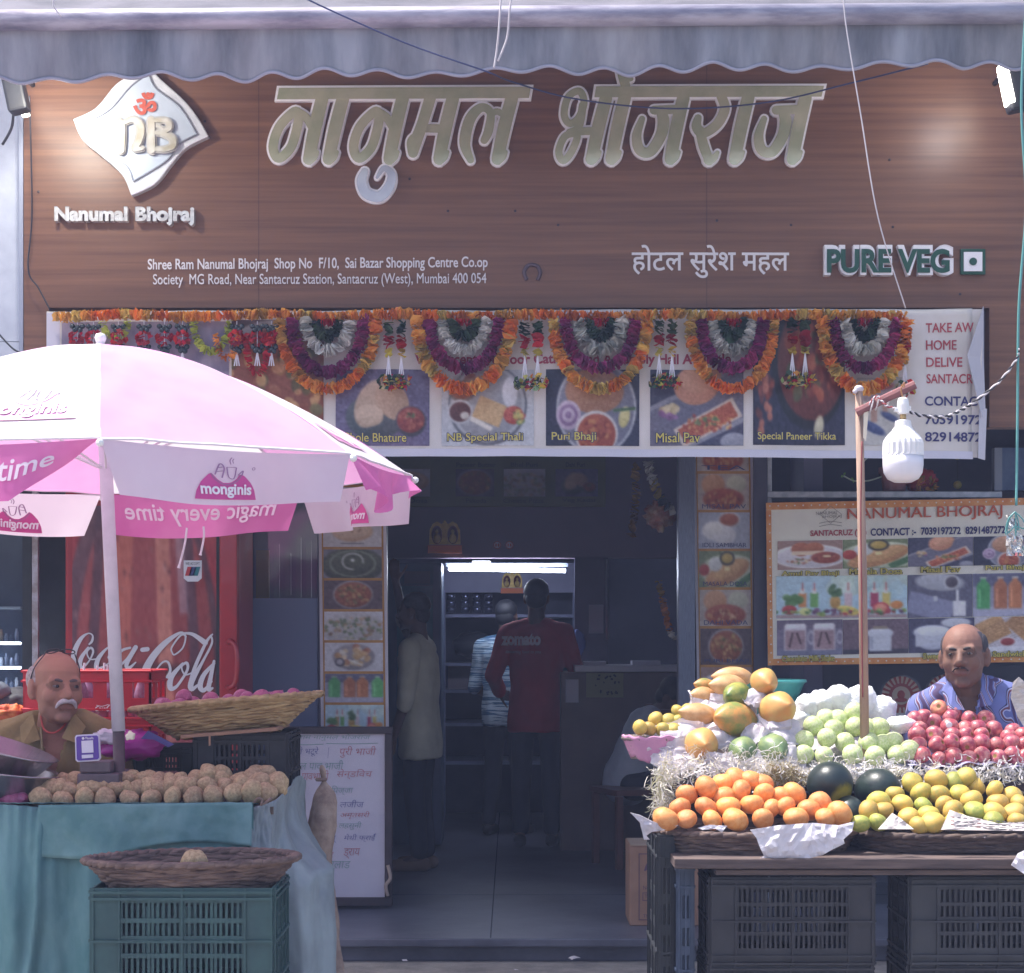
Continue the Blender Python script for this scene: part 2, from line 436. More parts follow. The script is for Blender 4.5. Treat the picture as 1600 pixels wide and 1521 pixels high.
# ------------------------------------------------------------------ printed pictures
def food(kind, w=56, h=46, seed=3):
    t = seed
    if kind == 'bhature':
        i = Img(w, h, (112, 98, 140), t).nz(8, 2)
        i.e(.42, .62, .38, .3, (84, 92, 100)); i.e(.38, .45, .2, .33, (214, 178, 148), .4, tex=5); i.e(.6, .4, .2, .28, (206, 164, 132), -.5, tex=5); i.e(.36, .6, .18, .14, (222, 188, 158), .2)
        i.e(.8, .68, .2, .2, (70, 72, 84)); i.e(.8, .66, .18, .17, (156, 54, 48)); i.blobs(60, .8, .67, .16, .13, [(186, 78, 62), (140, 44, 42), (204, 110, 84)], .012, .03); i.blobs(8, .8, .6, .06, .03, [(70, 110, 60)], .01, .02)
    elif kind == 'thali':
        i = Img(w, h, (206, 206, 214), t).nz(4, 2)
        i.e(.5, .46, .52, .54, (120, 120, 132)); i.e(.5, .45, .49, .5, (196, 196, 204)); i.e(.5, .45, .45, .46, (170, 168, 176))
        i.e(.22, .28, .18, .14, (150, 130, 120)); i.e(.22, .27, .16, .11, (190, 104, 60)); i.e(.2, .55, .17, .16, (214, 214, 220)); i.e(.2, .55, .14, .13, (104, 46, 42)); i.e(.25, .6, .06, .05, (220, 210, 200))
        i.rect(.36, .4, .68, .7, (226, 178, 116), .4, tex=6); i.rect(.3, .68, .56, .74, (236, 226, 216), .5); i.e(.74, .3, .1, .2, (240, 236, 244)); i.e(.78, .6, .13, .12, (206, 72, 50), tex=14)
        i.blobs(18, .82, .62, .1, .08, [(230, 200, 90), (200, 60, 50), (120, 150, 70)], .015, .04); i.blobs(14, .42, .14, .2, .08, [(210, 150, 110), (190, 110, 80)], .03, .06)
    elif kind == 'puri':
        i = Img(w, h, (40, 40, 74), t).nz(4, 2)
        i.e(.54, .5, .52, .62, (190, 192, 204)); i.e(.54, .5, .49, .58, (128, 126, 150)); i.e(.52, .28, .38, .3, (196, 132, 96), tex=6); i.e(.5, .22, .3, .22, (208, 146, 108), tex=6)
        for k in (.16, .12, .08, .04): i.e(.24, .6, k, k * 1.2, (206, 180, 206) if k in (.16, .08) else (150, 110, 160))
        i.e(.54, .84, .28, .3, (214, 206, 206)); i.e(.54, .85, .25, .27, (178, 70, 44)); i.blobs(50, .54, .86, .2, .22, [(206, 98, 56), (150, 50, 36), (214, 130, 70)], .015, .035); i.e(.84, .62, .07, .14, (222, 206, 130), .2); i.rect(.72, .5, .96, .54, (70, 110, 66), -.1)
    elif kind == 'misal':
        i = Img(w, h, (64, 62, 96), t).nz(5, 2)
        i.rect(-.2, .2, 1.3, .92, (150, 146, 164), -.45); i.rect(-.1, .26, 1.2, .86, (110, 104, 130), -.45); i.e(.5, .2, .3, .26, (220, 142, 104), -.3, tex=6); i.e(.55, .12, .26, .18, (228, 156, 116), -.3)
        i.rect(.26, .56, .98, .84, (222, 200, 186), -.5); i.rect(.3, .59, .94, .81, (196, 84, 50), -.5, tex=14); i.blobs(60, .62, .7, .36, .12, [(220, 130, 66), (180, 60, 40), (226, 170, 90)], .012, .03); i.blobs(20, .62, .68, .18, .05, [(86, 120, 60), (110, 130, 70)], .012, .028)
        i.blobs(12, .2, .56, .12, .1, [(210, 170, 110), (150, 90, 150), (228, 200, 150)], .03, .06); i.e(.9, .95, .18, .12, (150, 150, 170))
    elif kind == 'tikka':
        i = Img(w, h, (44, 42, 76), t).nz(5, 2)
        i.e(.62, .38, .5, .5, (28, 28, 46)); i.e(.64, .36, .45, .45, (128, 52, 44)); i.blobs(60, .64, .38, .38, .34, [(190, 80, 50), (214, 104, 62), (150, 54, 42), (96, 100, 60)], .03, .08)
        i.blobs(26, .12, .62, .1, .34, [(190, 76, 52), (220, 120, 90), (120, 46, 44)], .03, .06); i.e(.72, .86, .06, .09, (216, 206, 170), .4)
    elif kind == 'curry':
        i = Img(w, h, (96, 72, 80), t).nz(5, 2)
        i.e(.5, .5, .62, .5, (150, 140, 150)); i.e(.5, .5, .56, .44, (160, 76, 44)); i.blobs(80, .5, .5, .5, .38, [(200, 130, 70), (170, 90, 50), (120, 110, 50), (214, 160, 90)], .02, .07)
    elif kind == 'naan':
        i = Img(w, h, (206, 198, 206), t).nz(2, 2)
        i.e(.5, .46, .62, .36, (226, 184, 150), tex=5); i.e(.5, .42, .54, .27, (236, 200, 170), tex=4); i.blobs(10, .5, .42, .45, .2, [(120, 70, 50), (150, 100, 70)], .012, .028); i.rect(.3, .86, .7, .9, (120, 116, 130))
    elif kind == 'palak':
        i = Img(w, h, (126, 120, 134), t).nz(3, 2)
        i.e(.5, .55, .95, .62, (60, 70, 54), tex=7); i.e(.5, .5, .85, .52, (72, 82, 56), tex=9)
        i.e(.5, .42, .34, .3, (220, 220, 220), ring=.16); i.e(.5, .5, .7, .46, (170, 180, 170), ring=.06); i.e(.5, .38, .06, .06, (230, 230, 230)); i.e(.62, .62, .2, .16, (72, 82, 56), tex=6)
    elif kind == 'salad':
        i = Img(w, h, (214, 210, 220), t).nz(2, 2)
        i.e(.5, .62, 1.0, .6, (190, 184, 190)); i.blobs(110, .5, .58, .9, .42, [(120, 140, 90), (190, 150, 110), (150, 110, 80), (210, 200, 170), (96, 120, 76)], .03, .07)
    elif kind == 'platter':
        i = Img(w, h, (208, 204, 216), t).nz(2, 2)
        i.e(.5, .5, .64, .46, (150, 140, 150)); i.blobs(30, .5, .46, .5, .34, [(220, 170, 110), (230, 200, 150), (190, 104, 70), (226, 214, 200)], .08, .14); i.e(.26, .68, .15, .15, (66, 58, 80)); i.e(.26, .68, .1, .1, (190, 180, 190)); i.rect(.4, .66, .66, .72, (230, 224, 216), .4)
    elif kind == 'bottles':
        i = Img(w, h, (150, 146, 176), t).nz(4, 2)
        i.rect(0, 0, 1, .3, (96, 94, 130)); i.rect(0, .75, 1, 1, (176, 172, 200), -.06)
        for x, c in ((.16, (70, 170, 90)), (.42, (190, 104, 60)), (.64, (206, 116, 62)), (.9, (90, 190, 100))):
            i.rect(x - .1, .3, x + .1, .82, c); i.e(x, .32, .1 * i.asp, .16, c); i.rect(x - .04, .1, x + .04, .3, c); i.rect(x - .05, .08, x + .05, .12, (206, 206, 200)); i.rect(x - .07, .36, x - .04, .78, tuple(min(255, q + 40) for q in c))
    elif kind == 'juices':
        i = Img(w, h, (178, 208, 226), t).nz(3, 3)
        i.blobs(24, .8, .2, 1.0, .3, [(206, 224, 196), (170, 206, 220), (214, 230, 220)], .12, .3, .5); i.rect(0, .92, 1, 1, (176, 140, 140))
        for x, c in ((.2, (226, 140, 70)), (.29, (110, 176, 80)), (.55, (220, 190, 196)), (.75, (190, 50, 90)), (.84, (230, 200, 90))):
            i.rect(x - .03, .4, x + .03, .74, c); i.rect(x - .018, .3, x + .018, .42, (230, 226, 220)); i.rect(x - .004, .16, x + .004, .34, (206, 60, 60))
        i.blobs(12, .12, .56, .16, .1, [(90, 140, 70)], .05, .1); i.e(.45, .62, .1, .16, (206, 150, 60)); i.blobs(10, .45, .36, .08, .12, [(80, 120, 70)], .04, .1)
        i.e(.1, .8, .14, .11, (200, 50, 50)); i.e(.22, .84, .12, .09, (220, 220, 130)); i.e(.55, .82, .22, .1, (240, 206, 80), .3); i.e(.8, .78, .16, .15, (214, 50, 60)); i.e(.8, .78, .12, .11, (240, 140, 110)); i.e(.92, .7, .12, .1, (232, 140, 60))
        i.blobs(60, .5, .86, 1.5, .06, [(70, 120, 60), (190, 40, 50), (110, 60, 100), (150, 180, 80)], .02, .06)
    elif kind == 'pouring':
        i = Img(w, h, (96, 92, 120), t).nz(4, 2)
        i.rect(0, .5, .7, 1, (140, 140, 176), .25); i.e(.5, .18, .6, .2, (176, 176, 190), .08); i.e(.68, .18, .2, .17, (206, 206, 214)); i.e(.68, .18, .15, .13, (84, 70, 86)); i.rect(.75, .36, .79, .66, (240, 236, 240)); i.rect(.7, .62, .9, .98, (226, 222, 230)); i.rect(.4, .5, .46, .62, (200, 200, 210))
    elif kind == 'shake':
        i = Img(w, h, (126, 112, 140), t).nz(4, 2)
        i.rect(0, 0, 1, .25, (110, 92, 116)); i.rect(0, .82, 1, 1, (120, 118, 150))
        for x in (.28, .72):
            i.rect(x - .17, .14, x + .17, .86, (206, 190, 200)); i.rect(x - .15, .3, x + .15, .84, (170, 132, 140), tex=8); i.rect(x - .15, .1, x + .15, .24, (236, 228, 234)); i.e(x + .24, .5, .09, .2, (196, 186, 200), ring=.35)
            i.rect(x - .08, .34, x - .05, .78, (80, 50, 60), .2); i.rect(x + .04, .34, x + .07, .7, (80, 50, 60), -.3)
    elif kind == 'pot':
        i = Img(w, h, (120, 92, 108), t).nz(4, 2)
        i.rect(0, .86, 1, 1, (60, 54, 76)); i.rect(.4, .32, .74, .92, (206, 206, 220)); i.e(.57, .4, .2 * i.asp, .16, (212, 212, 226)); i.rect(.46, .2, .68, .28, (150, 130, 110)); i.rect(.42, .5, .46, .86, (176, 176, 196))
    elif kind == 'sugar':
        i = Img(w, h, (72, 68, 104), t).nz(4, 2)
        i.e(.72, .14, .36, .14, (206, 206, 220)); i.e(.36, .4, .46, .2, (216, 216, 230)); i.rect(.1, .4, .62, .82, (200, 200, 216)); i.e(.36, .82, .26, .1, (190, 190, 210)); i.e(.36, .38, .4, .13, (232, 232, 240))
    elif kind == 'sandwich':
        i = Img(w, h, (200, 192, 206), t).nz(4, 2)
        i.rect(0, .05, .5, .7, (206, 150, 92), -.5, tex=14); i.rect(.5, 0, 1.2, .7, (190, 134, 80), .8, tex=14)
        for k in range(9): i.rect(-.1, .05 + k * .08, 1.1, .07 + k * .08, (120, 76, 48), -.5, .55)
        i.e(.5, .72, .2, .14, (226, 222, 226)); i.e(.5, .72, .17, .11, (160, 40, 44)); i.rect(0, .86, 1, 1, (214, 210, 220))
    elif kind == 'pavbhaji':
        i = Img(w, h, (172, 132, 122), t).nz(4, 2)
        i.e(.5, .55, .92, .42, (236, 228, 232)); i.e(.5, .56, .84, .36, (214, 204, 214)); i.e(.36, .3, .24, .24, (190, 96, 62)); i.e(.56, .28, .24, .22, (196, 104, 66)); i.rect(.22, .36, .72, .5, (236, 206, 176)); i.e(.74, .6, .36, .2, (170, 66, 44)); i.blobs(26, .74, .6, .3, .15, [(196, 96, 60), (150, 50, 38)], .02, .05); i.rect(.7, .52, .82, .58, (246, 230, 170)); i.blobs(30, .34, .7, .3, .1, [(220, 190, 150), (190, 110, 90), (110, 130, 80)], .02, .05)
    elif kind == 'dosa':
        i = Img(w, h, (126, 140, 96), t).nz(6, 2)
        i.e(.6, .55, 1.0, .46, (200, 206, 176)); i.e(.55, .6, .8, .3, (206, 140, 82), -.35, tex=10); i.e(.6, .5, .6, .2, (222, 164, 100), -.35, tex=8); i.e(.32, .36, .24, .2, (214, 214, 214)); i.e(.55, .2, .26, .2, (60, 56, 50)); i.e(.55, .2, .2, .14, (206, 170, 70)); i.e(.1, .52, .18, .16, (190, 54, 44)); i.rect(.5, .44, .6, .54, (246, 226, 150)); i.rect(.7, .7, 1.1, .9, (70, 120, 66), -.5)
    elif kind == 'idli':
        i = Img(w, h, (176, 180, 206), t).nz(3, 2)
        i.e(.6, .2, .4, .24, (206, 206, 220)); i.e(.6, .2, .32, .17, (190, 90, 60)); i.e(.3, .5, .4, .26, (236, 234, 240)); i.e(.5, .62, .42, .26, (226, 224, 234)); i.e(.3, .46, .3, .16, (244, 242, 246))
    else:
        i = Img(w, h, (190, 170, 160), t).nz(4, 2)
        i.e(.3, .3, .4, .3, (214, 150, 104)); i.e(.75, .28, .34, .24, (200, 196, 170)); i.e(.5, .7, .7, .3, (176, 70, 46)); i.blobs(40, .5, .7, .6, .2, [(206, 130, 70), (220, 170, 120), (150, 60, 40)], .03, .07)
    return i

# ------------------------------------------------------------------ ground, floor, building
m_st = mat('street_concrete', (150, 144, 140), (118, 114, 112), 5, .9, bump=.35, bscale=60, detail=9)
g = MB(); g.grid(lambda u, v: (-24 + 48 * u, -18 + 44 * v, 0), 12, 12)
tag(g.build('street', m_st), kind='structure')
m_fl = mat('stone_floor', (104, 106, 122), (62, 64, 80), 1.7, .38, bump=.12, bscale=30, spec=.5, detail=10, lo=.34, hi=.7)
FZ = .11
g = MB(); g.bb(-4, 4, 8.67, 15.6, FZ - .038, FZ); g.bb(-4, 4, 8.72, 15.6, .0, FZ - .04)
tag(g.build('shop_floor', m_fl, bevel=.006), kind='structure')
for x_, y0_, y1_ in ((-.10, 8.7, 15), (-1.32, 8.7, 15), (1.12, 8.7, 15)):
    g = MB(); g.bb(x_, x_ + .006, y0_, y1_, FZ - .002, FZ + .0012); tag(g.build('floor_joint', mat('joint_grey', (62, 64, 78), None, rough=.8)), kind='structure')
g = MB(); g.bb(-3.9, 3.9, 10.16, 10.167, FZ - .002, FZ + .001); tag(g.build('floor_joint', MATS['joint_grey']), kind='structure')

BLD = thing('shop_building', (0, 8.9, 0), 'dark snack shop building with open doorway behind the stalls', 'shop')
def part(name, mats, **k):
    mb = MB(); return mb
b = MB(); b.bb(-3.6, -2.163, 8.62, 9.3, 2.80, 5.6); b.bb(-3.6, -2.18, 8.62, 8.9, 2.2, 2.797); b.build('side_pier', PIER, BLD)
b = MB(); b.bb(-3.6, 3.6, 9.31, 9.6, 2.6, 6.2); b.bb(-3.6, 3.6, 8.62, 9.3, 5.61, 6.2); b.bb(-2.16, 3.6, 8.62, 9.3, 3.9, 5.6); b.build('upper_wall', NAVY, BLD)
b = MB(); b.bb(-3.6, 3.6, 9.605, 15.7, 3.1, 3.2); b.build('ceiling', NAVY, BLD)
b = MB(); b.bb(-3.6, 3.6, 15.6, 15.75, .0, 3.1); b.build('back_wall', NAVY, BLD)
b = MB(); b.bb(-2.0, -1.9, 10.2, 15.6, FZ, 3.1); b.build('side_wall', NAVY, BLD)
b = MB(); b.bb(1.55, 1.65, 10.2, 15.6, FZ, 3.1); b.build('side_wall', NAVY, BLD)
b = MB(); b.bb(3.5, 3.6, 9.61, 15.6, .0, 3.1); b.bb(-3.6, -3.5, 9.61, 15.6, .0, 3.1); b.build('side_wall', NAVY, BLD)
# loft bulkhead over the kitchen
b = MB(); b.bb(-1.9, 1.55, 12.9, 13.05, P(0, 872, 12.9).z, 3.1); b.build('bulkhead', mat('bulkhead_paint', (104, 94, 112), (112, 100, 116), 3, .5), BLD)
# door post and dark columns of the shopfront
b = MB(); b.pxbox(1060, 640, 1086, 1420, 9.80, 9.90); b.build('door_post', mat('dark_steel', (110, 116, 134), (90, 96, 116), 20, .35, .6, stretch=(20, 20, 1)), BLD, bevel=.004)
b = MB(); b.pxbox(1178, 640, 1199, 1420, 9.80, 9.92); b.build('column', DARKCOL, BLD)
b = MB(); b.pxbox(1087, 640, 1177, 1420, 9.84, 9.95); b.build('column', DARKCOL, BLD)
b = MB(); b.pxbox(498, 640, 604, 1420, 9.84, 9.95); b.build('column', DARKCOL, BLD)
b = MB(); b.pxbox(366, 640, 500, 1420, 10.6, 10.7); b.build('inner_partition', NAVY, BLD)
b = MB(); b.pxbox(50, 640, 110, 1420, 9.84, 10.0); b.build('column', BLACK, BLD)  # black box added to stand for the unlit gap beside the showcase

# shop window left of the picture strip: glass, reflection on the lower half put in as a sheet, dark goods behind
W = thing('shop_window', P(430, 1400, 9.8), 'dark shop window with painted grey blue reflection on its lower half beside the red fridge', 'window')
b = MB(); b.pxbox(368, 700, 496, 1420, 9.86, 9.866); b.build('pane', PANE, W)
b = MB(); b.pxbox(368, 935, 496, 1420, 9.845, 9.851); b.build('reflection_film', REFL_FILM, W)  # grey-blue reflection in the glass, laid on as a tinted sheet
b = MB(); b.pxbox(400, 860, 420, 1100, 9.95, 9.99); b.build('inner_post', mat('mustard_paint', (150, 120, 60), None, rough=.6), W)
for k, (x, y0, y1) in enumerate(((428, 850, 935), (446, 865, 930), (462, 840, 1000), (478, 845, 1000))):
    b = MB(); b.pxbox(x, y0, x + 8, y1, 10.05, 10.09); b.build('mullion', mat('grey_trim', (120, 128, 146), None, rough=.5), W)

# red drinks fridge
FR = thing('drinks_fridge', P(240, 1413, 9.3), 'tall red drinks fridge with cola bottle picture and white script', 'fridge')
m_fred = mat('fridge_red', (170, 30, 38), (150, 24, 34), 3, .3, coat=.3)
def fx_(px): return P(px, 0, 9.3).x
ztop = P(0, 790, 9.3).z; zb = FZ
b = MB(); b.bb(fx_(100), fx_(372), 9.32, 9.84, zb, ztop + .12); b.build('cabinet', m_fred, FR, bevel=.012)
def cola():
    i = Img(84, 110, (186, 38, 46), 5).nz(3, 2)
    a = i.asp
    i.e(.47, .5, .43, .62, (96, 46, 58)); i.rect(.08, .45, .88, 1.2, (96, 46, 58)); i.e(.5, .5, .37, .58, (160, 50, 50)); i.rect(.14, .46, .84, 1.2, (172, 48, 52))
    for x, wd, c in ((.13, .07, (84, 44, 62)), (.33, .13, (206, 96, 72)), (.65, .10, (216, 128, 104)), (.86, .07, (84, 46, 66))):
        i.rect(x - wd / 2, .0, x + wd / 2, .98, c, (x - .48) * -.32, .8)
    i.rect(.1, .44, .9, .47, (96, 30, 36)); i.rect(.3, .48, .42, 1, (206, 84, 66), 0, .5); i.rect(.6, .48, .7, 1, (210, 100, 80), 0, .5); i.rect(.08, .62, .92, 1.2, (112, 36, 44), 0, .4)
    i.rect(.72, .0, .78, .3, (176, 160, 180), -.12, .55)
    i.a = i.a * 1.12
    i.blobs(110, .48, .5, .4, .5, [(150, 90, 86), (90, 26, 34), (196, 130, 120)], .003, .008, .8)
    return i
picture('bottle_picture', cola(), lambda u, v: Vector((fx_(112) + (fx_(338) - fx_(112)) * u, 9.314, ztop + (zb + .25 - ztop) * v)), FR)
b = MB(); b.bb(fx_(344), fx_(372), 9.27, 9.318, zb + .05, ztop + .1); b.build('door_edge', m_fred, FR, bevel=.008)
b = MB(); b.bb(fx_(338.5), fx_(343.5), 9.29, 9.318, zb + .05, ztop + .1); b.build('door_gasket', BLACK, FR)
hb = MB(); hb.tube(spline([P(357, 1004, 9.26), P(361, 1002, 9.2), P(369, 1012, 9.17), P(371, 1040, 9.16), P(368, 1066, 9.17), P(361, 1074, 9.2), P(356, 1074, 9.26)], 6), .012, 10); hb.build('handle', mat('handle_red', (150, 22, 34), None, rough=.3, coat=.4), FR, smooth=True)
sc = MB(); YC = 9.304
W_ = 5
def zp(x, y): return (100 + x / 5.714, 960 + y / 5.714)   # zoom pixels -> photo pixels
def stroke(mb, pts, w, step): ribbon(mb, [zp(*p) for p in pts], [q / 5.714 for q in w] if isinstance(w, (list, tuple)) else w / 5.714, YC, step=step)
stroke(sc, [(225, 268), (250, 240), (255, 190), (215, 172), (150, 220), (95, 330), (85, 430), (110, 520)], [14, 22, 14, 12, 34, 46, 46, 40], .0)
stroke(sc, [(215, 300), (150, 400), (150, 480), (215, 430), (260, 340), (240, 300), (205, 340), (230, 400), (290, 400)], [20, 38, 34, 14, 18, 20, 14, 12, 12], .0006)
stroke(sc, [(405, 385), (420, 320), (390, 300), (310, 390), (290, 480), (350, 470), (450, 400)], [36, 18, 16, 38, 40, 18, 12], .0012)
stroke(sc, [(590, 300), (510, 330), (450, 430), (470, 480), (560, 400), (630, 300)], [20, 26, 38, 30, 18, 30], .0018)
stroke(sc, [(640, 295), (560, 440), (580, 480), (640, 430)], [40, 38, 30, 12], .0024)
stroke(sc, [(700, 318), (745, 312)], [40, 40], .0)
stroke(sc, [(970, 350), (960, 300), (1040, 190), (1085, 200), (1060, 300), (985, 362), (960, 330)], [12, 14, 18, 16, 14, 14, 10], .0006)
stroke(sc, [(1090, 200), (1040, 165), (900, 260), (780, 400), (720, 540), (760, 640), (860, 620), (945, 520), (930, 430), (880, 430), (820, 500)], [14, 22, 50, 62, 70, 50, 30, 24, 20, 16, 12], .0)
stroke(sc, [(1060, 170), (1150, 180), (1260, 255)], [16, 32, 50], .0012)
stroke(sc, [(1060, 440), (960, 560), (950, 660), (1010, 640), (1100, 500), (1095, 435), (1050, 470), (1080, 540), (1150, 520)], [20, 46, 46, 26, 24, 26, 16, 14, 14], .0018)
stroke(sc, [(1310, 190), (1320, 260), (1240, 420), (1140, 600), (1140, 670), (1210, 620)], [16, 20, 24, 50, 40, 14], .0024)
stroke(sc, [(1325, 180), (1270, 250), (1170, 470), (1125, 620)], [14, 26, 32, 34], .003)
stroke(sc, [(1340, 440), (1250, 540), (1215, 640), (1250, 680), (1320, 600)], [24, 40, 48, 36, 16], .0036)
stroke(sc, [(1340, 420), (1310, 560), (1290, 670), (1325, 660)], [24, 38, 40, 20], .0042)
sc.build('script_lettering', mat('lettering_silver', (206, 200, 208), None, rough=.5), FR)
# card plate hung on the fridge
cs = thing('card_sign', P(301, 908, 9.1), 'small white card acceptance sign hanging in front of the red fridge', 'sign')
b = MB(); b.prism([P(287, 876, 9.1), P(315, 876, 9.1), P(315, 904, 9.1), P(309, 909, 9.1), P(293, 909, 9.1), P(287, 904, 9.1)], (0, .006, 0)); b.build('plate', mat('sign_white', (206, 206, 214), None, rough=.4), cs)
b = MB()
for k, c in ((0, 0), (1, 1), (2, 2)): b.prism([P(291 + k * 6 + 2, 886, 9.096), P(299 + k * 6 + 2, 886, 9.096), P(297 + k * 6, 900, 9.096), P(289 + k * 6, 900, 9.096)], (0, .002 - k * .0004, 0), c)
b.build('emblem', [mat('em_red', (176, 50, 60), None), mat('em_navy', (50, 60, 110), None), mat('em_teal', (40, 110, 120), None)], cs)
b = MB(); put_text(b, 'WE ACCEPT', 290, 312, 883, 879, 9.097); b.build('lettering', BLACK, cs)
tag(cs, None)
for (xa, ya, xb, yb) in ((292, 825, 279, 888), (318, 823, 313, 868)):
    b = MB(); b.tube(spline([P(xa, ya, 7.0), P((xa + xb) / 2 + 3, (ya + yb) / 2 - 5, 7.0), P(xb, yb, 7.0)], 5), [.004] * 10 + [.006], 6)
    tag(b.build('string', mat('cotton_white', (220, 214, 226), None, rough=.9)), 'loose white tie string hanging below the parasol, ' + ('left of the card sign' if xa < 300 else 'right of the card sign'), 'string', 'parasol tie strings')

# neighbour's glass showcase at the far left
SH = thing('glass_showcase', P(10, 1400, 9.4), 'neighbouring glass showcase with lit shelves at the left edge', 'showcase')
b = MB(); b.bb(-3.4, P(30, 0, 9.6).x, 10.1, 10.15, FZ, 2.4); b.build('back_panel', mat('showcase_back', (86, 100, 120), (60, 70, 92), 5, .5), SH)
for y in (948, 1003, 1042, 1079):
    b = MB(); b.bb(-3.4, P(32, 0, 9.7).x, 9.7, 10.08, P(0, y, 9.7).z - .012, P(0, y, 9.7).z); b.build('shelf', mat('shelf_glass', (190, 206, 220), None, rough=.2), SH)
for y in (1005, 1043, 1080):
    b = MB(); b.bb(-3.4, P(32, 0, 9.68).x, 9.665, 9.69, P(0, y, 9.68).z - .008, P(0, y, 9.68).z + .004); b.build('light_strip', TUBEL if 'x' else None, SH)
b = MB(); b.pxbox(-120, 660, 35, 1420, 9.60, 9.606); b.build('pane', PANE, SH)
b = MB(); b.pxbox(35, 660, 49, 1420, 9.58, 9.64); b.build('frame', BLACK, SH)
b = MB(); b.pxbox(50, 660, 59, 1420, 9.5, 9.53); tag(b.build('thin_post', mat('worn_white_paint', (186, 184, 196), (150, 140, 140), 20, .7)), 'thin worn white post beside the dark gap at the left', 'post')
rnd = random.Random(4)
for y in (1003, 1042, 1079):
    for k in range(5):
        x = -6 + k * 8; hh = rnd.uniform(12, 24)
        c = rnd.choice(((150, 160, 180), (190, 196, 206), (110, 120, 140), (180, 150, 120)))
        b = MB(); q = P(x, y, 9.85); b.lathe([(.001, 0), (.010, 0), (.010, hh * .0022), (.006, hh * .0027), (.006, hh * .0031), (.001, hh * .0031)], (q.x, 9.85, P(0, y, 9.7).z), 8)
        tag(b.build('jar', mat('jar_%d_%d_%d' % c, c, None, rough=.3), smooth=True), 'small glass jar, %s from the left on the showcase shelf %s' % (ORD[k], {1003: 'at the top', 1042: 'in the middle', 1079: 'at the bottom'}[y]), 'jar', 'jars in the glass showcase')

# vertical picture strips on the two columns
def strip_sign(name, label, x0, x1, y0, kinds, ch, Y, ytop, ybot, texts=None, lean=0):
    T = thing(name, P((x0 + x1) / 2, ybot, Y), label, 'menu strip')
    b = MB(); b.prism([P(x0, ytop, Y + .008), P(x1, ytop, Y + .008), P(x1 + lean, ybot, Y + .008), P(x0 + lean, ybot, Y + .008)], (0, .012, 0))
    b.build('backing', mat('strip_white', (196, 190, 202), (186, 180, 194), 6, .5), T)
    fr = MB(); y = y0; L = x1 - x0; dy = ch
    for k, kd in enumerate(kinds):
        o = lean * (y - ytop) / (ybot - ytop)
        fr.pxbox(x0 + L * .06 + o, y - 4, x1 - L * .06 + o, y, Y + .002, Y + .0075)
        pt = picture('dish_picture', food(kd, 46, 26, k + 11), pxf(x0 + L * .07 + o, y, x1 - L * .07 + o, y + dy - 4, Y + .001), T)
        if texts and texts[k]:
            tb = MB(); put_text(tb, texts[k], x0 + L * .14 + o, x1 - L * .12 + o, y + dy - 6, y + dy - 13, Y - .001); tb.build('lettering', mat('ink_navy', (50, 54, 100), None), T)
        y += dy
    for xx in (x0 + L * .045, x1 - L * .075): fr.prism([P(xx, ytop, Y + .002), P(xx + L * .03, ytop, Y + .002), P(xx + L * .03 + lean, ybot, Y + .002), P(xx + lean, ybot, Y + .002)], (0, .005, 0))
    fr.build('border', mat('strip_yellow', (176, 128, 60), (160, 112, 56), 12, .5), T)
    return T
strip_sign('picture_strip', 'vertical strip of dish pictures left of the doorway above the whiteboard', 496, 602, 713, ['curry', 'platter', 'naan', 'palak', 'curry', 'salad', 'platter', 'bottles', 'juices'], 48.6, 9.83, 690, 1180, None, 6)
strip_sign('picture_strip', 'narrow orange edged strip of dish pictures right of the doorway', 1083, 1176, 680, ['x', 'x', 'idli', 'dosa', 'x', 'curry', 'pavbhaji', 'curry'], 60.5, 9.83, 690, 1180, ['TEA', 'MISAL PAV', 'IDLI SAMBHAR', 'MASALA DOSA', 'DAHI VADA', 'PURI BHAJI', '', ''], 8)

# ------------------------------------------------------------------ bluish haze volume added to lift the blacks like veiling glare
hz = MB(); hz.bb(-25, 25, -19, 27, -1.0, 7.0)
hm = bpy.data.materials.new('veil_haze'); hm.use_nodes = True; hn = hm.node_tree.nodes; hl = hm.node_tree.links
for q_ in list(hn):
    if q_.type == 'BSDF_PRINCIPLED': hn.remove(q_)
pv = hn.new('ShaderNodeVolumePrincipled'); pv.inputs['Color'].default_value = (.50, .60, 1.0, 1); pv.inputs['Density'].default_value = .0050; pv.inputs['Anisotropy'].default_value = .2
hl.new(pv.outputs[0], hn['Material Output'].inputs['Volume'])
ho = hz.build('haze', hm); tag(ho, kind='stuff')
# ------------------------------------------------------------------ shop sign
SY = 8.5
SIGN = thing('shop_sign', P(800, 480, SY), 'wide brown wood grain shop sign with big mirrored Devanagari letters', 'sign')
b = MB(); z480 = P(0, 481, SY).z
x0, x1 = P(37, 0, SY).x, P(1640, 0, SY).x; zt = 4.15
b.prism([Vector(p) for p in ((x0, SY, P(0, 552, SY).z), (x0, SY, zt), (x1, SY, zt), (x1, SY, P(0, 668, SY).z), (P(1546, 0, SY).x, SY, P(0, 668, SY).z), (P(1546, 0, SY).x, SY, z480), (P(76, 0, SY).x, SY, z480), (P(76, 0, SY).x, SY, P(0, 552, SY).z))], (0, .09, 0))
b.build('board', WOOD, SIGN)
b = MB(); b.bb(P(30, 0, SY).x, x0 - .002, SY - .004, SY + .1, P(0, 552, SY).z, zt); b.build('edge_trim', mat('trim_greyblue', (150, 156, 176), None, rough=.5), SIGN)
b = MB(); b.bb(P(77, 0, SY).x, P(1545, 0, SY).x, SY + .1, SY + .12, P(0, 700, SY).z, z480 - .004); b.build('recess_panel', BLACK, SIGN)

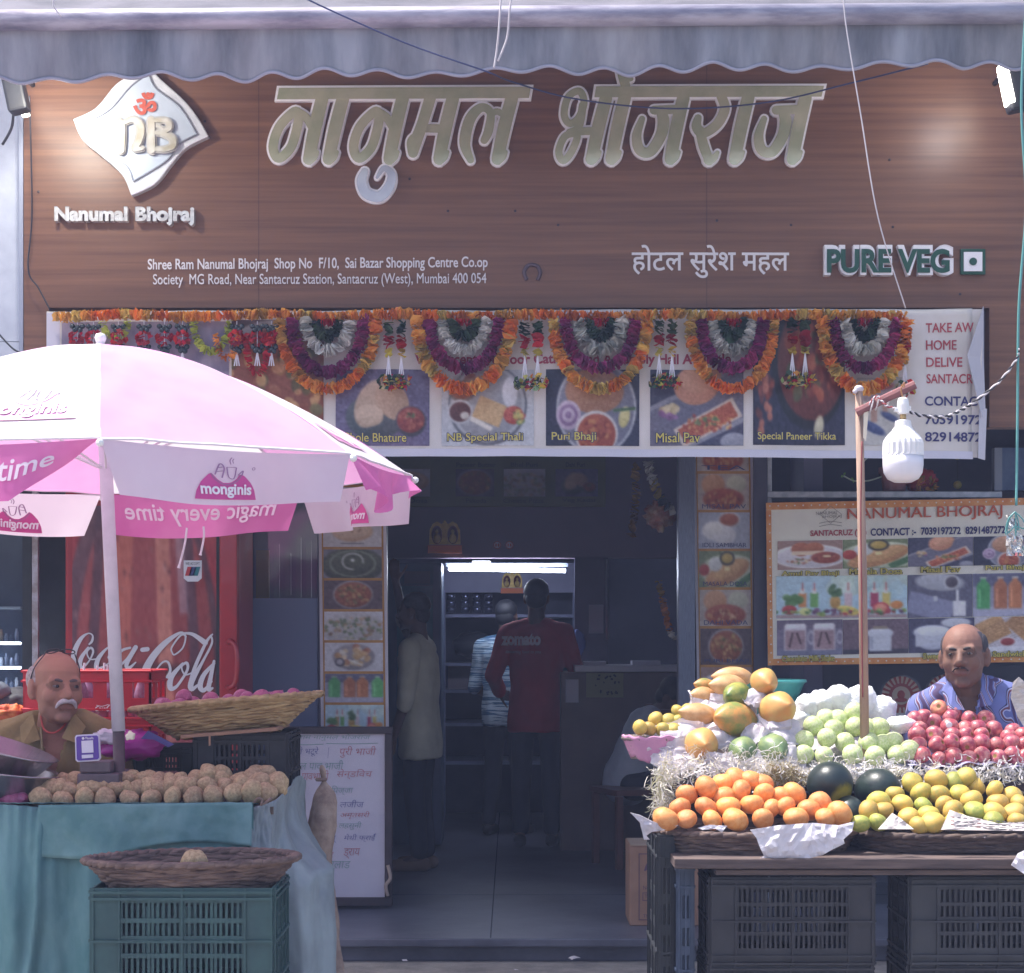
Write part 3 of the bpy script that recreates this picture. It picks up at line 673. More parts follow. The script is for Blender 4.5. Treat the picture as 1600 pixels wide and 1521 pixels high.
MIRR = mat('mirror_gold_letter', (226, 220, 190), (198, 202, 170), 7, .18, .5, bump=.05, bscale=14)
OUTL = mat('letter_outline', (238, 234, 240), None, rough=.4)
SILV = mat('mirror_silver_letter', (206, 202, 206), (190, 186, 196), 12, .25, .5)
H1 = lambda x, y: (400 + x / 3.5556, 100 + y / 3.5556)
H2 = lambda x, y: (850 + x / 3.5556, 100 + y / 3.5556)
def hook(x, y): return ([(x, y), (x + 28, y - 12), (x + 46, y - 40)], [66, 40, 22])
def stem(x, y0, y1, lean): return ([(x, y0), (x - lean * .55, (y0 + y1) / 2), (x - lean, y1)], [70, 72, 66])
def n_letter(dx): return [([(215 + dx, 265), (130 + dx, 350), (95 + dx, 460), (125 + dx, 525), (190 + dx, 470), (222 + dx, 380), (236 + dx, 300)], 52, True),
                          ([(222 + dx, 262), (276 + dx, 296), (312 + dx, 360)], [44, 46, 40]), stem(370 + dx, 180, 528, 76), hook(294 + dx, 530)]
def j_letter(dx): return [([(545 + dx, 305), (515 + dx, 400), (532 + dx, 478), (590 + dx, 488), (648 + dx, 400), (664 + dx, 320), (650 + dx, 262)], [34, 52, 58, 58, 62, 66, 56]),
                          ([(612 + dx, 258), (770 + dx, 252)], 50), stem(775 + dx, 186, 528, 72), hook(703 + dx, 530)]
word1 = n_letter(0) + [stem(486, 180, 528, 82), hook(404, 530)] + n_letter(447) + [
    ([(968, 186), (925, 330), (885, 440), (872, 495)], [64, 62, 66, 56]), ([(905, 390), (868, 430), (868, 490)], [40, 56, 50]), ([(915, 358), (1045, 360)], 46), stem(1096, 180, 528, 78), hook(1018, 530),
    ([(1192, 535), (1160, 440), (1188, 310), (1250, 244), (1302, 272), (1292, 370), (1268, 425)], [38, 60, 60, 50, 44, 50, 42]), ([(1300, 282), (1340, 266), (1385, 290)], 36), stem(1424, 180, 528, 82), hook(1342, 530)]
u_sign = [([(672, 632), (712, 580), (752, 616), (738, 686), (684, 738), (612, 718), (586, 652), (604, 598)], [16, 32, 44, 54, 58, 58, 54, 40])]
word2 = [([(196, 152), (134, 186), (112, 280), (142, 332), (192, 300), (222, 214)], 40, True), ([(216, 230), (192, 350), (140, 380)], [44, 44, 36]), ([(184, 396), (118, 402), (82, 486), (106, 538), (152, 490)], 40, True), ([(185, 376), (300, 372)], 44),
         stem(345, 186, 528, 80), hook(263, 530), stem(455, 160, 528, 80), hook(375, 530), ([(428, 10), (436, 60), (452, 120)], 54), ([(455, 92), (484, 84)], 26)] + j_letter(0) + [
    ([(985, 180), (1004, 250), (962, 336), (884, 386), (848, 350), (856, 300)], [54, 56, 54, 52, 56, 40]), ([(866, 370), (888, 460), (916, 532)], [52, 56, 52]), hook(918, 532), stem(1136, 180, 528, 76), hook(1060, 530)] + j_letter(678)
fc = MB(); ol = MB(); sv = MB()
def draw(strokes, H, target, s0):
    for q, st in enumerate(strokes):
        pts = [H(*p) for p in st[0]]; w = st[1]; cl = len(st) > 2
        w = w if isinstance(w, (list, tuple)) else [w] * len(pts)
        ribbon(ol, pts, [(x + 22) / 3.5556 for x in w], SY - .022, step=(q % 12) * .0005, closed=cl, depth=.02, k=7)
        ribbon(target, pts, [x / 3.5556 for x in w], SY - .031, step=(q % 12) * .0005, closed=cl, k=7)
draw(word1, H1, fc, 0); draw(word2, H2, fc, 3); draw(u_sign, H1, sv, 0)
for H, q in ((H1, [(128, 134), (1526, 128), (1516, 190), (116, 197)]), (H2, [(290, 126), (1556, 122), (1542, 182), (280, 186)])):
    fc.prism([P(*H(*p), SY - .038) for p in q], (0, .001, 0))
    cx = [(-12, -12), (16, -12), (12, 12), (-14, 12)]
    ol.prism([P(*H(p[0] + c[0], p[1] + c[1]), SY - .029) for p, c in zip(q, cx)], (0, .024, 0))
fc.build('headline_lettering', MIRR, SIGN); ol.build('headline_outline', OUTL, SIGN); sv.build('vowel_sign', SILV, SIGN)

EM = lambda x, y: (80 + x / 5.635, 100 + y / 5.635)
def smooth_outline(cs, k=6):
    out = []
    for seg in cs: out += spline([(x, y, 0) for x, y in seg], k)[:-1]
    return [P(*EM(p.x, p.y), SY - .0) for p in out]
outer = [[(210, 510), (410, 410), (580, 210), (720, 120), (885, 20)], [(885, 20), (950, 130), (1190, 350), (1320, 520), (1400, 662)], [(1400, 662), (1200, 765), (1070, 910), (930, 1080), (722, 1182)], [(722, 1182), (640, 1000), (440, 820), (290, 690), (210, 510)]]
inner = [[(340, 540), (540, 430), (720, 230), (880, 115)], [(880, 115), (935, 240), (1150, 410), (1300, 648)], [(1300, 648), (1140, 735), (1030, 880), (742, 1058)], [(742, 1058), (690, 930), (520, 790), (340, 540)]]
E_ = bpy.data.objects  # emblem is a part of the sign with its own sub-parts
b = MB(); po = smooth_outline(outer); b.prism([p + Vector((0, -.045, 0)) for p in po], (0, .044, 0)); emb = b.build('emblem', mat('emblem_white', (222, 224, 230), (206, 208, 216), 9, .3, .25), SIGN, bevel=.006); ORG[emb.name] = origin_of(SIGN)
b = MB(); pi_ = smooth_outline(inner); b.prism([p + Vector((0, -.05, 0)) for p in pi_], (0, .004, 0)); b.build('emblem_face', mat('emblem_face', (196, 206, 220), None, rough=.3, metal=.3), emb)
b = MB(); k = len(pi_); b.tube([p + Vector((0, -.051, 0)) for p in pi_], .004, 6, closed=True); b.build('inner_rim', mat('rim_grey', (150, 154, 166), None, rough=.3, metal=.6), emb)
b = MB(); put_text(b, 'ॐ', *[EM(720, 0)[0], EM(930, 0)[0], EM(0, 452)[1], EM(0, 250)[1]], SY - .056, bold=.03); b.build('om_symbol', mat('om_red', (186, 84, 66), None, rough=.4), emb)
mo = MB(); mf = MB()
NS = [([(600, 500), (620, 560), (612, 760)], [40, 60, 62]), ([(640, 520), (730, 490), (790, 560), (770, 680), (735, 745), (800, 745)], [30, 44, 62, 56, 40, 30]),
      ([(880, 500), (885, 760)], 60), ([(880, 500), (1010, 500), (1040, 560), (960, 605), (900, 605)], [30, 40, 48, 36, 30]), ([(960, 610), (1060, 650), (1070, 720), (1000, 752), (890, 750)], [34, 52, 52, 40, 30]), ([(930, 540), (980, 570)], 20)]
for q, (pts, w) in enumerate(NS):
    pts = [EM(*p) for p in pts]; w = w if isinstance(w, list) else [w] * len(pts)
    ribbon(mo, pts, [(x + 30) / 5.635 for x in w], SY - .064, step=q * .0005, depth=.012); ribbon(mf, pts, [x / 5.635 for x in w], SY - .07, step=q * .0005, depth=.004)
mo.build('monogram_outline', mat('mono_outline', (170, 168, 166), None, rough=.4), emb); mf.build('monogram', mat('mono_gold', (230, 228, 220), (200, 192, 168), 14, .2, .5), emb)

for s_, a_, c_, yb_ in (('Nanumal', 87, 201, 348), ('Bhojraj', 213, 305, 355)): b = MB(); put_text(b, s_, a_, c_, yb_, 325, SY - .012, bold=.048, extr=.05); b.build('name_lettering', mat('acrylic_white', (226, 224, 222), (196, 190, 186), 30, .2, .3), SIGN)
LW = mat('vinyl_white', (222, 216, 220), None, rough=.5)
b = MB(); put_text(b, 'Shree Ram Nanumal Bhojraj  Shop No  F/10,  Sai Bazar Shopping Centre Co.op', 231, 762, 427, 405, SY - .003, bold=.016, slope=-4); b.build('address_lettering', LW, SIGN); b = MB(); put_text(b, 'Society  MG Road, Near Santacruz Station, Santacruz (West), Mumbai 400 054', 239, 760, 450, 429, SY - .003, bold=.016, slope=-2); b.build('address_lettering', LW, SIGN)
b = MB(); put_text(b, 'होटल सुरेश महल', 987, 1233, 435, 383, SY - .003, bold=.012); b.build('hotel_lettering', LW, SIGN)
b = MB(); put_text(b, 'PURE VEG', 1287, 1488, 432, 384, SY - .022, bold=.055, extr=.04); b.build('pure_veg_outline', OUTL, SIGN)
b = MB(); put_text(b, 'PURE VEG', 1292, 1484, 427, 389, SY - .048, bold=.034); b.build('pure_veg_lettering', mat('veg_green', (24, 76, 58), None, rough=.4), SIGN)
b = MB(); b.pxbox(1501, 389, 1540, 429, SY - .02, SY - .002); vm = b.build('veg_mark', MATS['veg_green'], SIGN, bevel=.003); ORG[vm.name] = origin_of(SIGN)
b = MB(); b.pxbox(1506, 394, 1535, 424, SY - .024, SY - .021); b.build('mark_face', OUTL, vm)
b = MB(); b.lathe([(.017, 0), (.017, .003)], P(1520.5, 409, SY - .025), 16, rot=Matrix.Rotation(R(90), 3, 'X')); b.build('mark_dot', MATS['veg_green'], vm)
hs = MB(); hs.tube(spline([P(823, 438, SY - .006), P(819, 426, SY - .006), P(824, 416, SY - .006), P(832, 414, SY - .006), P(840, 417, SY - .006), P(844, 427, SY - .006), P(840, 438, SY - .006)], 5), .0085, 6)
tag(hs.build('horseshoe', mat('old_iron', (96, 82, 92), None, rough=.6, metal=.4), smooth=True), 'dark iron horseshoe nailed to the wood grain sign', 'horseshoe')

for px, py in ((60, 300), (320, 190), (700, 330), (805, 330), (872, 352), (1120, 345), (1260, 150), (1236, 352), (640, 280), (1390, 250), (1395, 355), (1500, 460)):
    b = MB(); b.lathe([(.0001, 0), (.006, .0), (.006, .002), (.0001, .003)], P(px, py, SY - .002), 10, rot=Matrix.Rotation(R(90), 3, 'X')); b.build('screw', mat('screw_dark', (58, 44, 48), None, rough=.4), SIGN)
for px in (404, 1104):
    b = MB(); b.pxbox(px, 60, px + .7, 480, SY - .001, SY - .0005); b.build('panel_joint', mat('joint_dark', (62, 42, 42), None), SIGN)
# floodlights that wash the sign (the photo shows both lit)
def flood(cx, cy, label, colr, power):
    F = thing('floodlight', P(cx, cy, 8.2), label, 'floodlight')
    s = P(cx, cy, 8.2)
    b = MB(); b.box(s + Vector((0, -.01, 0)), (.085, .09, .22), Matrix.Rotation(R(-12), 3, 'Y')); b.build('housing', BLACK, F, bevel=.012)
    b = MB(); b.box(s + (Vector((-.036, -.03, .0)) if cx > 800 else Vector((.012, .04, -.02))), (.03, .075, .17), Matrix.Rotation(R(-12), 3, 'Y')); b.build('lamp_face', mat('lamp_glow', (255, 250, 235), emit=12), F, bevel=.004)
    b = MB(); b.tube([s + Vector((0, .03, .05)), s + Vector((0, .2, .1)), s + Vector((0, .3, .1))], .012, 6); b.build('bracket', BLACK, F)
    L = bpy.data.lights.new('floodlight_bulb', 'POINT'); L.energy = power; L.color = colr; L.shadow_soft_size = .06
    o = bpy.data.objects.new('floodlight_bulb', L); COL.objects.link(o); o.parent = F; o.location = (.13 if cx < 800 else -.16, -.28 if cx < 800 else -.1, -.06)
flood(24, 138, 'black floodlight at the upper left end of the sign', (1, .96, .84), 12)
flood(1582, 136, 'black floodlight lit white at the upper right end of the sign', (.96, .97, 1), 2.4)

# ------------------------------------------------------------------ awning
AY = 7.72
AW = thing('awning', P(800, 110, AY), 'grey blue awning with scalloped valance across the top of the shop', 'awning')
m_aw = mat('valance_fabric', (84, 88, 100), (156, 158, 168), 1.4, .66, stretch=(2.6, 1, .55), bump=.16, bscale=9, detail=11, lo=.34, hi=.62)
def val(u, v):
    px = -90 + 1790 * u
    base = 124 - (px / 1600) * 25; base += 5.5 * math.cos((px - 120) / 86.5 * 2 * math.pi)
    top = 40 - (px / 1600) * 14
    py = top + (base - top) * v
    q = P(px, py, AY); q.y += .03 * math.sin(px * .021) * v + .012 * math.sin(px * .083 + 1) * v + .02 * v * v
    return q
b = MB(); b.grid(val, 220, 12); b.build('valance', m_aw, AW, smooth=True, solid=.004)
b = MB(); b.tube([val(u / 60, .97) + Vector((0, -.005, 0)) for u in range(0)] or [val(k / 400, .985) + Vector((0, -.005, 0)) for k in range(401)], .007, 6); b.build('valance_hem', mat('hem_pale', (160, 160, 178), None, rough=.7), AW, smooth=True)
b = MB(); b.tube([P(-120, 33, AY - .02), P(400, 29, AY - .02), P(800, 26, AY - .02), P(1730, 20, AY - .02)], .042, 14); b.build('front_tube', mat('awning_tube', (124, 120, 140), (176, 172, 188), 5, .45, .2, stretch=(.6, 1, 3), bump=.2, bscale=20), AW, smooth=True)
def can(u, v):
    a = P(-120 + 1850 * u, 24 - 12 * u, AY - .01); a.y += v * 1.0; a.z += v * .58 + .01 * math.sin(u * 40) - .05 * math.sin(v * math.pi)
    return a
b = MB(); b.grid(can, 60, 8); b.build('canopy', mat('canopy_fabric', (112, 110, 122), (86, 86, 98), 3, .8, bump=.15), AW, smooth=True, solid=.004)

# ------------------------------------------------------------------ banner with dish pictures
BY = 8.42
BAN = thing('menu_banner', P(805, 718, BY), 'long cream banner of dish pictures hanging under the wood sign', 'banner')
def wav(px, py): return .008 * math.sin(px * .02 + py * .01) + .006 * math.sin(px * .047 - py * .02)
def bp(px, py, d=0.0): q = P(px, py, BY); q.y += wav(px, py) - d; return q
def ban(u, v):
    px = 73 + (1518 - 73) * u; return bp(px, (487 - 4 * u) + (713 - 487 + 6 * u - 3 * math.sin(u * 3.1)) * v)
b = MB(); b.grid(ban, 150, 24); b.build('sheet', mat('banner_vinyl', (206, 198, 192), (214, 206, 206), 4, .35, bump=.03, bscale=20), BAN, smooth=True, solid=.002)
b = MB(); b.grid(lambda u, v: bp(73 + 1447 * u, 703 + 3 * u + 12 * v - 3 * math.sin(u * 3.1), .003), 150, 2); b.build('bottom_hem', mat('hem_white', (200, 198, 214), None, rough=.5), BAN, smooth=True)
b = MB(); b.grid(lambda u, v: bp(73 + 20 * u, 489 + 60 * v, .003), 3, 8); b.build('side_hem', MATS['hem_white'], BAN)
b = MB(); b.add([bp(1534, 481, .02), bp(1505, 560, .07), bp(1532, 655, .03), bp(1540, 640, -.01), bp(1537, 560, -.02)], [(0, 1, 4), (1, 2, 3, 4)])
b.add([bp(1528, 640, .02), bp(1540, 640, .02), bp(1537, 720, .03), bp(1526, 717, .03)], [(0, 1, 2, 3)]); b.build('folded_corner', mat('banner_back', (190, 188, 200), None, rough=.6), BAN, solid=.003)
b = MB(); b.grid(lambda u, v: bp(1516 + (20 - 8 * v) * u, 484 + 231 * v, -.002), 3, 12); b.build('end_flap', MATS['banner_vinyl'], BAN)
for k, (kd, a, c, t, bt) in enumerate((('curry', 362, 506, 500, 697), ('bhature', 525, 671, 578, 697), ('thali', 690, 834, 578, 697), ('puri', 853, 999, 578, 697), ('misal', 1016, 1161, 578, 697), ('tikka', 1176, 1320, 492, 696))):
    picture('dish_picture', food(kd, 80, 66 if k else 100, k + 21), (lambda a, c, t, bt: lambda u, v: bp(a + (c - a) * u, t + (bt - t) * v, .004))(a, c, t, bt), BAN)
YEL = mat('caption_yellow', (206, 190, 96), None, rough=.5); NVY = mat('ink_navy', (50, 54, 100), None)
def bfx(px0, px1, pb, pt, d):
    return lambda u, w, z: bp(px0 + (px1 - px0) * u, pb + (pt - pb) * w, d + z * .15)
for s, a, c, pb, pt in (('Chole Bhature', 536, 635, 691, 677), ('NB Special Thali', 699, 817, 693, 677), ('Puri Bhaji', 862, 931, 692, 676), ('Misal Pav', 1025, 1093, 692, 677), ('Special Paneer Tikka', 1183, 1306, 691, 676)):
    ob = MB(); put_text(ob, s, a - 1.2, c + 1.2, pb + 1.2, pt - 1.2, BY, bold=.06, fx=bfx(a - 1.2, c + 1.2, pb + 1.2, pt - 1.2, .006)); ob.build('caption_outline', NVY, BAN)
    ob = MB(); put_text(ob, s, a, c, pb, pt, BY, bold=.006, fx=bfx(a, c, pb, pt, .010)); ob.build('caption', YEL, BAN)
b = MB(); put_text(b, 'We Accept Outdoor Catring And Assembly Hall Available', 648, 1142, 576, 553, BY, bold=.03, fx=bfx(648, 1142, 574, 553, .004)); b.build('slogan_lettering', mat('slogan_red', (160, 62, 88), None), BAN)
for s, c, y in (('TAKE AW', 1520, 520), ('HOME', 1494, 547), ('DELIVE', 1503, 574), ('SANTACR', 1519, 600)): b = MB(); put_text(b, s, 1447, c, y, y - 15, BY, bold=.014, fx=bfx(1447, c, y, y - 15, .004)); b.build('service_lettering', mat('service_red', (170, 66, 76), None), BAN)
for s, c, y in (('CONTAC', 1527, 635), ('70391972', 1534, 664), ('82914872', 1534, 691)): b = MB(); put_text(b, s, 1444, c, y, y - 15, BY, bold=.02, fx=bfx(1444, c, y, y - 15, .004)); b.build('contact_lettering', mat('contact_navy', (52, 50, 104), None), BAN)
im = Img(90, 50, (156, 140, 168), 8).nz(3, 2)
for k in range(4): im.e(.95, .75, .5 - k * .09, .7 - k * .12, (118, 104, 140) if k % 2 == 0 else (164, 150, 176), .3, .8)
im.e(.3, .3, .3, .3, (176, 164, 186), 0, .6)
picture('dish_picture', im, lambda u, v: bp(96 + 262 * u, 503 + 196 * v, .004), BAN)
# print of a walking waiter's shoes near the right end
im = Img(36, 56, (206, 198, 192), 8); im.e(.35, .2, .3, .16, (196, 176, 190)); im.e(.5, .12, .2, .06, (206, 90, 90)); im.rect(.3, .4, .44, .66, (200, 150, 130)); im.rect(.56, .34, .68, .56, (200, 150, 130)); im.e(.34, .74, .2, .07, (70, 80, 140), .5); im.e(.72, .58, .14, .05, (70, 80, 140), .5)
picture('courier_picture', im, lambda u, v: bp(1340 + 70 * u, 590 + 106 * v, .004), BAN)

# ------------------------------------------------------------------ flower garlands
PET = mat_attr('petal_cloth', .75, .2, transl=.3)
def frill(mb, pts, r, gap, cols, rng, wob=.35, seg=9):
    "threaded ruffled discs, the way cloth marigold garlands are strung"
    pts = [Vector(p) for p in pts]; acc = 0.0; c = rng.choice(cols); run = 0
    for i in range(len(pts) - 1):
        d = pts[i + 1] - pts[i]; L = d.length
        if L < 1e-6: continue
        t0 = d.normalized(); pos = -acc
        while pos + gap < L:
            pos += gap
            c0 = pts[i] + t0 * pos
            t = (t0 + Vector((rng.gauss(0, wob), rng.gauss(0, wob), rng.gauss(0, wob)))).normalized()
            a = t.orthogonal().normalized(); bb = t.cross(a)
            run -= 1
            if run <= 0: c = rng.choice(cols); run = rng.randint(3, 12)
            k = rng.uniform(.85, 1.12); ph = rng.uniform(0, 6)
            vs = [c0]
            for j in range(seg):
                an = 2 * math.pi * j / seg + ph; rr = r * k * rng.uniform(.8, 1.15)
                vs.append(c0 + (a * math.cos(an) + bb * math.sin(an)) * rr + t * (rng.uniform(-1, 1) * r * .28))
            f = rng.uniform(.8, 1.15)
            mb.add(vs, [(0, 1 + j, 1 + (j + 1) % seg) for j in range(seg)], 0, tuple(min(250, x * f) for x in c))
        acc = L - pos if pos > 0 else acc + L
ORA = [(244, 168, 84), (240, 150, 78), (246, 182, 96), (230, 184, 104), (240, 142, 72), (222, 194, 116)]
MAG = [(150, 56, 116), (166, 66, 126), (132, 46, 104), (178, 70, 124)]
WHI = [(222, 220, 216), (230, 228, 224), (206, 206, 200)]
GRN = [(66, 90, 72), (54, 76, 66), (80, 100, 74)]
RED = [(186, 44, 56), (170, 40, 60), (200, 60, 70)]
YLW = [(206, 176, 80), (196, 186, 96), (214, 160, 70)]
GY = 8.365
rng = random.Random(11)
b = MB(); pts = [P(x, 495 - 4 * math.sin((x - 95) / 212 * math.pi) ** 2 + rng.gauss(0, .6), GY) for x in range(84, 1420, 12)]
frill(b, pts, .026, .006, ORA, rng); tag(b.build('marigold_rope', PET), 'straight orange cloth marigold rope along the top edge of the banner', 'garland', 'cloth garlands on the banner')
def uc(cx, hw, yb, y0=500, n=22):
    return [P(cx + hw * (1 - abs(2 * t - 1) ** 2.2 * 0 ) * (2 * t - 1) if False else cx - hw * math.cos(math.pi * t) * (1 - .10 * math.sin(math.pi * t)), y0 + (yb - y0) * math.sin(math.pi * t) ** .8, GY - .012) for t in [k / n for k in range(n + 1)]]
sw = [(512, 76, 'above the white side of the parasol'), (725, 74, 'above the thali picture'), (938, 74, 'above the puri picture'), (1144, 66, 'above the misal picture'), (1351, 66, 'at the right end of the rope')]
for q, (cx, hw, where) in enumerate(sw):
    T = thing('swag_garland', P(cx, 615, GY), 'layered orange, purple and white cloth swag %s' % where, 'garland', 'cloth garlands on the banner')
    for nm, k, yb, cols, r in (('orange_strand', .99, 608, ORA, .029), ('purple_strand', .74, 576 if q else 582, MAG, .029), ('white_strand', .46, 548, WHI, .028), ('leaf_strand', .24, 526, GRN, .027)):
        b = MB(); frill(b, uc(cx, hw * k, yb), r * rng.uniform(.98, 1.16), .0058, cols, rng); b.build(nm, PET, T)
    b = MB(); frill(b, [P(cx - 12, 504, GY - .02), P(cx + 12, 504, GY - .02)], .02, .008, RED, rng); b.build('red_knot', PET, T)
BEAD = mat('dark_beads', (44, 54, 60), None, rough=.25); STRG = mat('silver_thread', (214, 210, 220), None, rough=.4)
def ball(mb, c, r, cols, n=26):
    for _ in range(n):
        d = Vector((rng.gauss(0, 1), rng.gauss(0, 1), rng.gauss(0, 1))).normalized(); p = c + d * r * .7; a = d.orthogonal().normalized(); e = d.cross(a)
        s_ = r * rng.uniform(.5, .8); mb.add([p, p + a * s_ + d * s_ * .5, p + (a + e) * s_ * .6 + d * s_ * .8, p + e * s_ + d * s_ * .4], [(0, 1, 2), (0, 2, 3)], 0, tuple(min(250, x * rng.uniform(.8, 1.15)) for x in rng.choice(cols)))
def tassel(cx, yt, full, label, twin=True):
    T = thing('tassel', P(cx, yt + 110, GY), label, 'tassel', 'hanging tassels on the banner')
    xs = (cx - 10, cx + 10) if twin else (cx,)
    if full:
        b = MB()
        for x in xs:
            frill(b, [P(x, yt + 2, GY - .01), P(x, yt + 24, GY - .01)], .026, .009, GRN, rng)
        b.build('leaf_tuft', PET, T)
        b = MB()
        for x in xs: frill(b, [P(x, yt + 24, GY - .015), P(x, yt + 42, GY - .015)], .026, .009, RED, rng)
        b.build('red_flower', PET, T)
        b = MB()
        for x in xs: frill(b, [P(x, yt + 44, GY - .015), P(x, yt + 58, GY - .015)], .02, .008, YLW, rng)
        b.build('yellow_flower', PET, T)
        b = MB()
        for x in xs:
            for d in (-4, 0, 4): b.tube([P(x, yt + 56, GY - .012), P(x + d, yt + 92, GY - .012)], .003, 5)
        b.build('thread', STRG, T)
        b = MB()
        for x in xs: ball(b, P(x - 5, yt + 98, GY - .015), .03, GRN + [(190, 186, 130)]); ball(b, P(x + 5, yt + 98, GY - .015), .03, YLW + RED)
        b.build('flower_bunch', PET, T)
    else:
        b = MB()
        for d, y in ((-8, 8), (0, 10), (8, 8), (-4, 14), (4, 14), (-7, 40), (0, 44), (7, 40), (-3, 46), (4, 47)): b.ell(P(cx + d, yt + y, GY - .015), .012, None, 8, 6)
        b.build('bead', BEAD, T, smooth=True)
        b = MB(); ball(b, P(cx, yt + 27, GY - .015), .03, RED, 40); b.build('red_flower', PET, T)
        b = MB(); b.tube([P(cx, yt, GY), P(cx, yt + 56, GY - .01)], .002, 5)
        for d in (-4, 0, 4): b.tube([P(cx, yt + 48, GY - .012), P(cx + d, yt + 70, GY - .012)], .003, 5)
        b.build('thread', STRG, T)
tassel(617, 500, True, 'green, red and yellow tassel between the two leftmost orange swags'); tassel(830, 500, True, 'green, red and yellow tassel left of the puri picture'); tassel(1040, 498, True, 'green, red and yellow tassel over the left of the misal picture'); tassel(1248, 496, True, 'green, red and yellow tassel over the paneer picture')
tassel(1414, 510, True, 'short tassel hanging behind the bamboo arm of the bulb', False)
for k, x in enumerate((121, 146, 185, 225, 257, 285, 370, 402, 424)): tassel(x, 502, False, 'red flower tassel with dark beads, %s from the left end of the rope' % ORD[k], False)
LIM = [(186, 196, 90), (170, 180, 84), (200, 206, 110)]
for cx, hw, yb, w in ((330, 28, 550, 'right'), (180, 20, 528, 'left')):
    b = MB(); frill(b, uc(cx, hw, yb), .02, .0085, LIM, rng); tag(b.build('lime_swag', PET), 'small lime green cloth swag %s among the beaded tassels' % ('farther right' if w == 'right' else 'farther left'), 'garland', 'cloth garlands on the banner')
for cx, w in ((402, 'left of the first orange swag'), (355, 'behind the lime swag')):
    b = MB(); frill(b, uc(cx, 18, 585 if cx == 402 else 560, 520), .018, .009, RED if cx == 402 else ORA, rng); tag(b.build('small_swag', PET), 'small %s cloth swag %s' % ('red' if cx == 402 else 'orange', w), 'garland', 'cloth garlands on the banner')

# ------------------------------------------------------------------ wires and strings
def wire(name, pts, r, m, label, cat='wire', k=8):
    b = MB(); b.tube(spline([P(*p) for p in pts], k), r, 6); return tag(b.build(name, m, smooth=True), label, cat)
WBL = mat('wire_blue', (56, 66, 110), None, rough=.5); WWH = mat('wire_white', (206, 200, 206), None, rough=.6); WGR = mat('wire_green', (90, 150, 150), None, rough=.5); WBK = mat('wire_black', (40, 40, 50), None, rough=.5)
wire('wire', [(420, -30, 7.4), (520, 18, 7.5), (640, 70, 7.55), (760, 112, 7.6), (800, 128, 8.1), (900, 155, 8.2), (1050, 170, 8.25), (1200, 160, 8.25), (1330, 130, 8.1), (1450, 100, 7.9)], .0035, WBL, 'blue wire drooping across the awning and big letters')
wire('wire', [(1316, -30, 7.2), (1322, 40, 7.2), (1345, 180, 7.2), (1372, 340, 7.2), (1415, 482, 7.3)], .0025, WWH, 'thin pale string slanting down from the awning to the rope', 'string')
wire('wire', [(1605, -20, 7.0), (1596, 160, 7.0), (1603, 320, 7.0), (1592, 480, 7.0), (1590, 640, 7.0), (1588, 790, 6.95)], .005, WGR, 'green wire hanging down at the right edge')
wire('wire', [(46, 150, 8.3), (50, 330, 8.42), (44, 420, 8.44), (60, 450, 8.44), (78, 484, 8.42)], .0035, WBK, 'dark cable running down the left edge of the sign')
wire('wire', [(30, 130, 8.2), (22, 170, 8.25), (18, 200, 8.3), (4, 226, 8.35)], .006, WBK, 'black cable looping below the left floodlight')
wire('wire', [(-20, 500, 8.5), (20, 545, 8.45), (50, 556, 8.4), (60, 566, 8.4)], .004, WBK, 'black cable tied beside the left banner corner')
wire('wire', [(783, -10, 7.6), (780, 40, 7.6), (776, 80, 7.62), (772, 106, 7.62)], .004, WWH, 'kinked white wire hanging over the middle of the awning')
wire('wire', [(800, -10, 7.6), (796, 20, 7.6), (792, 60, 7.62), (778, 96, 7.62)], .004, WWH, 'second white wire beside the kinked one over the awning')
wire('wire', [(85, -10, 7.6), (84, 10, 7.6), (96, 26, 7.6)], .003, WWH, 'short white wire tied at the left of the awning tube')
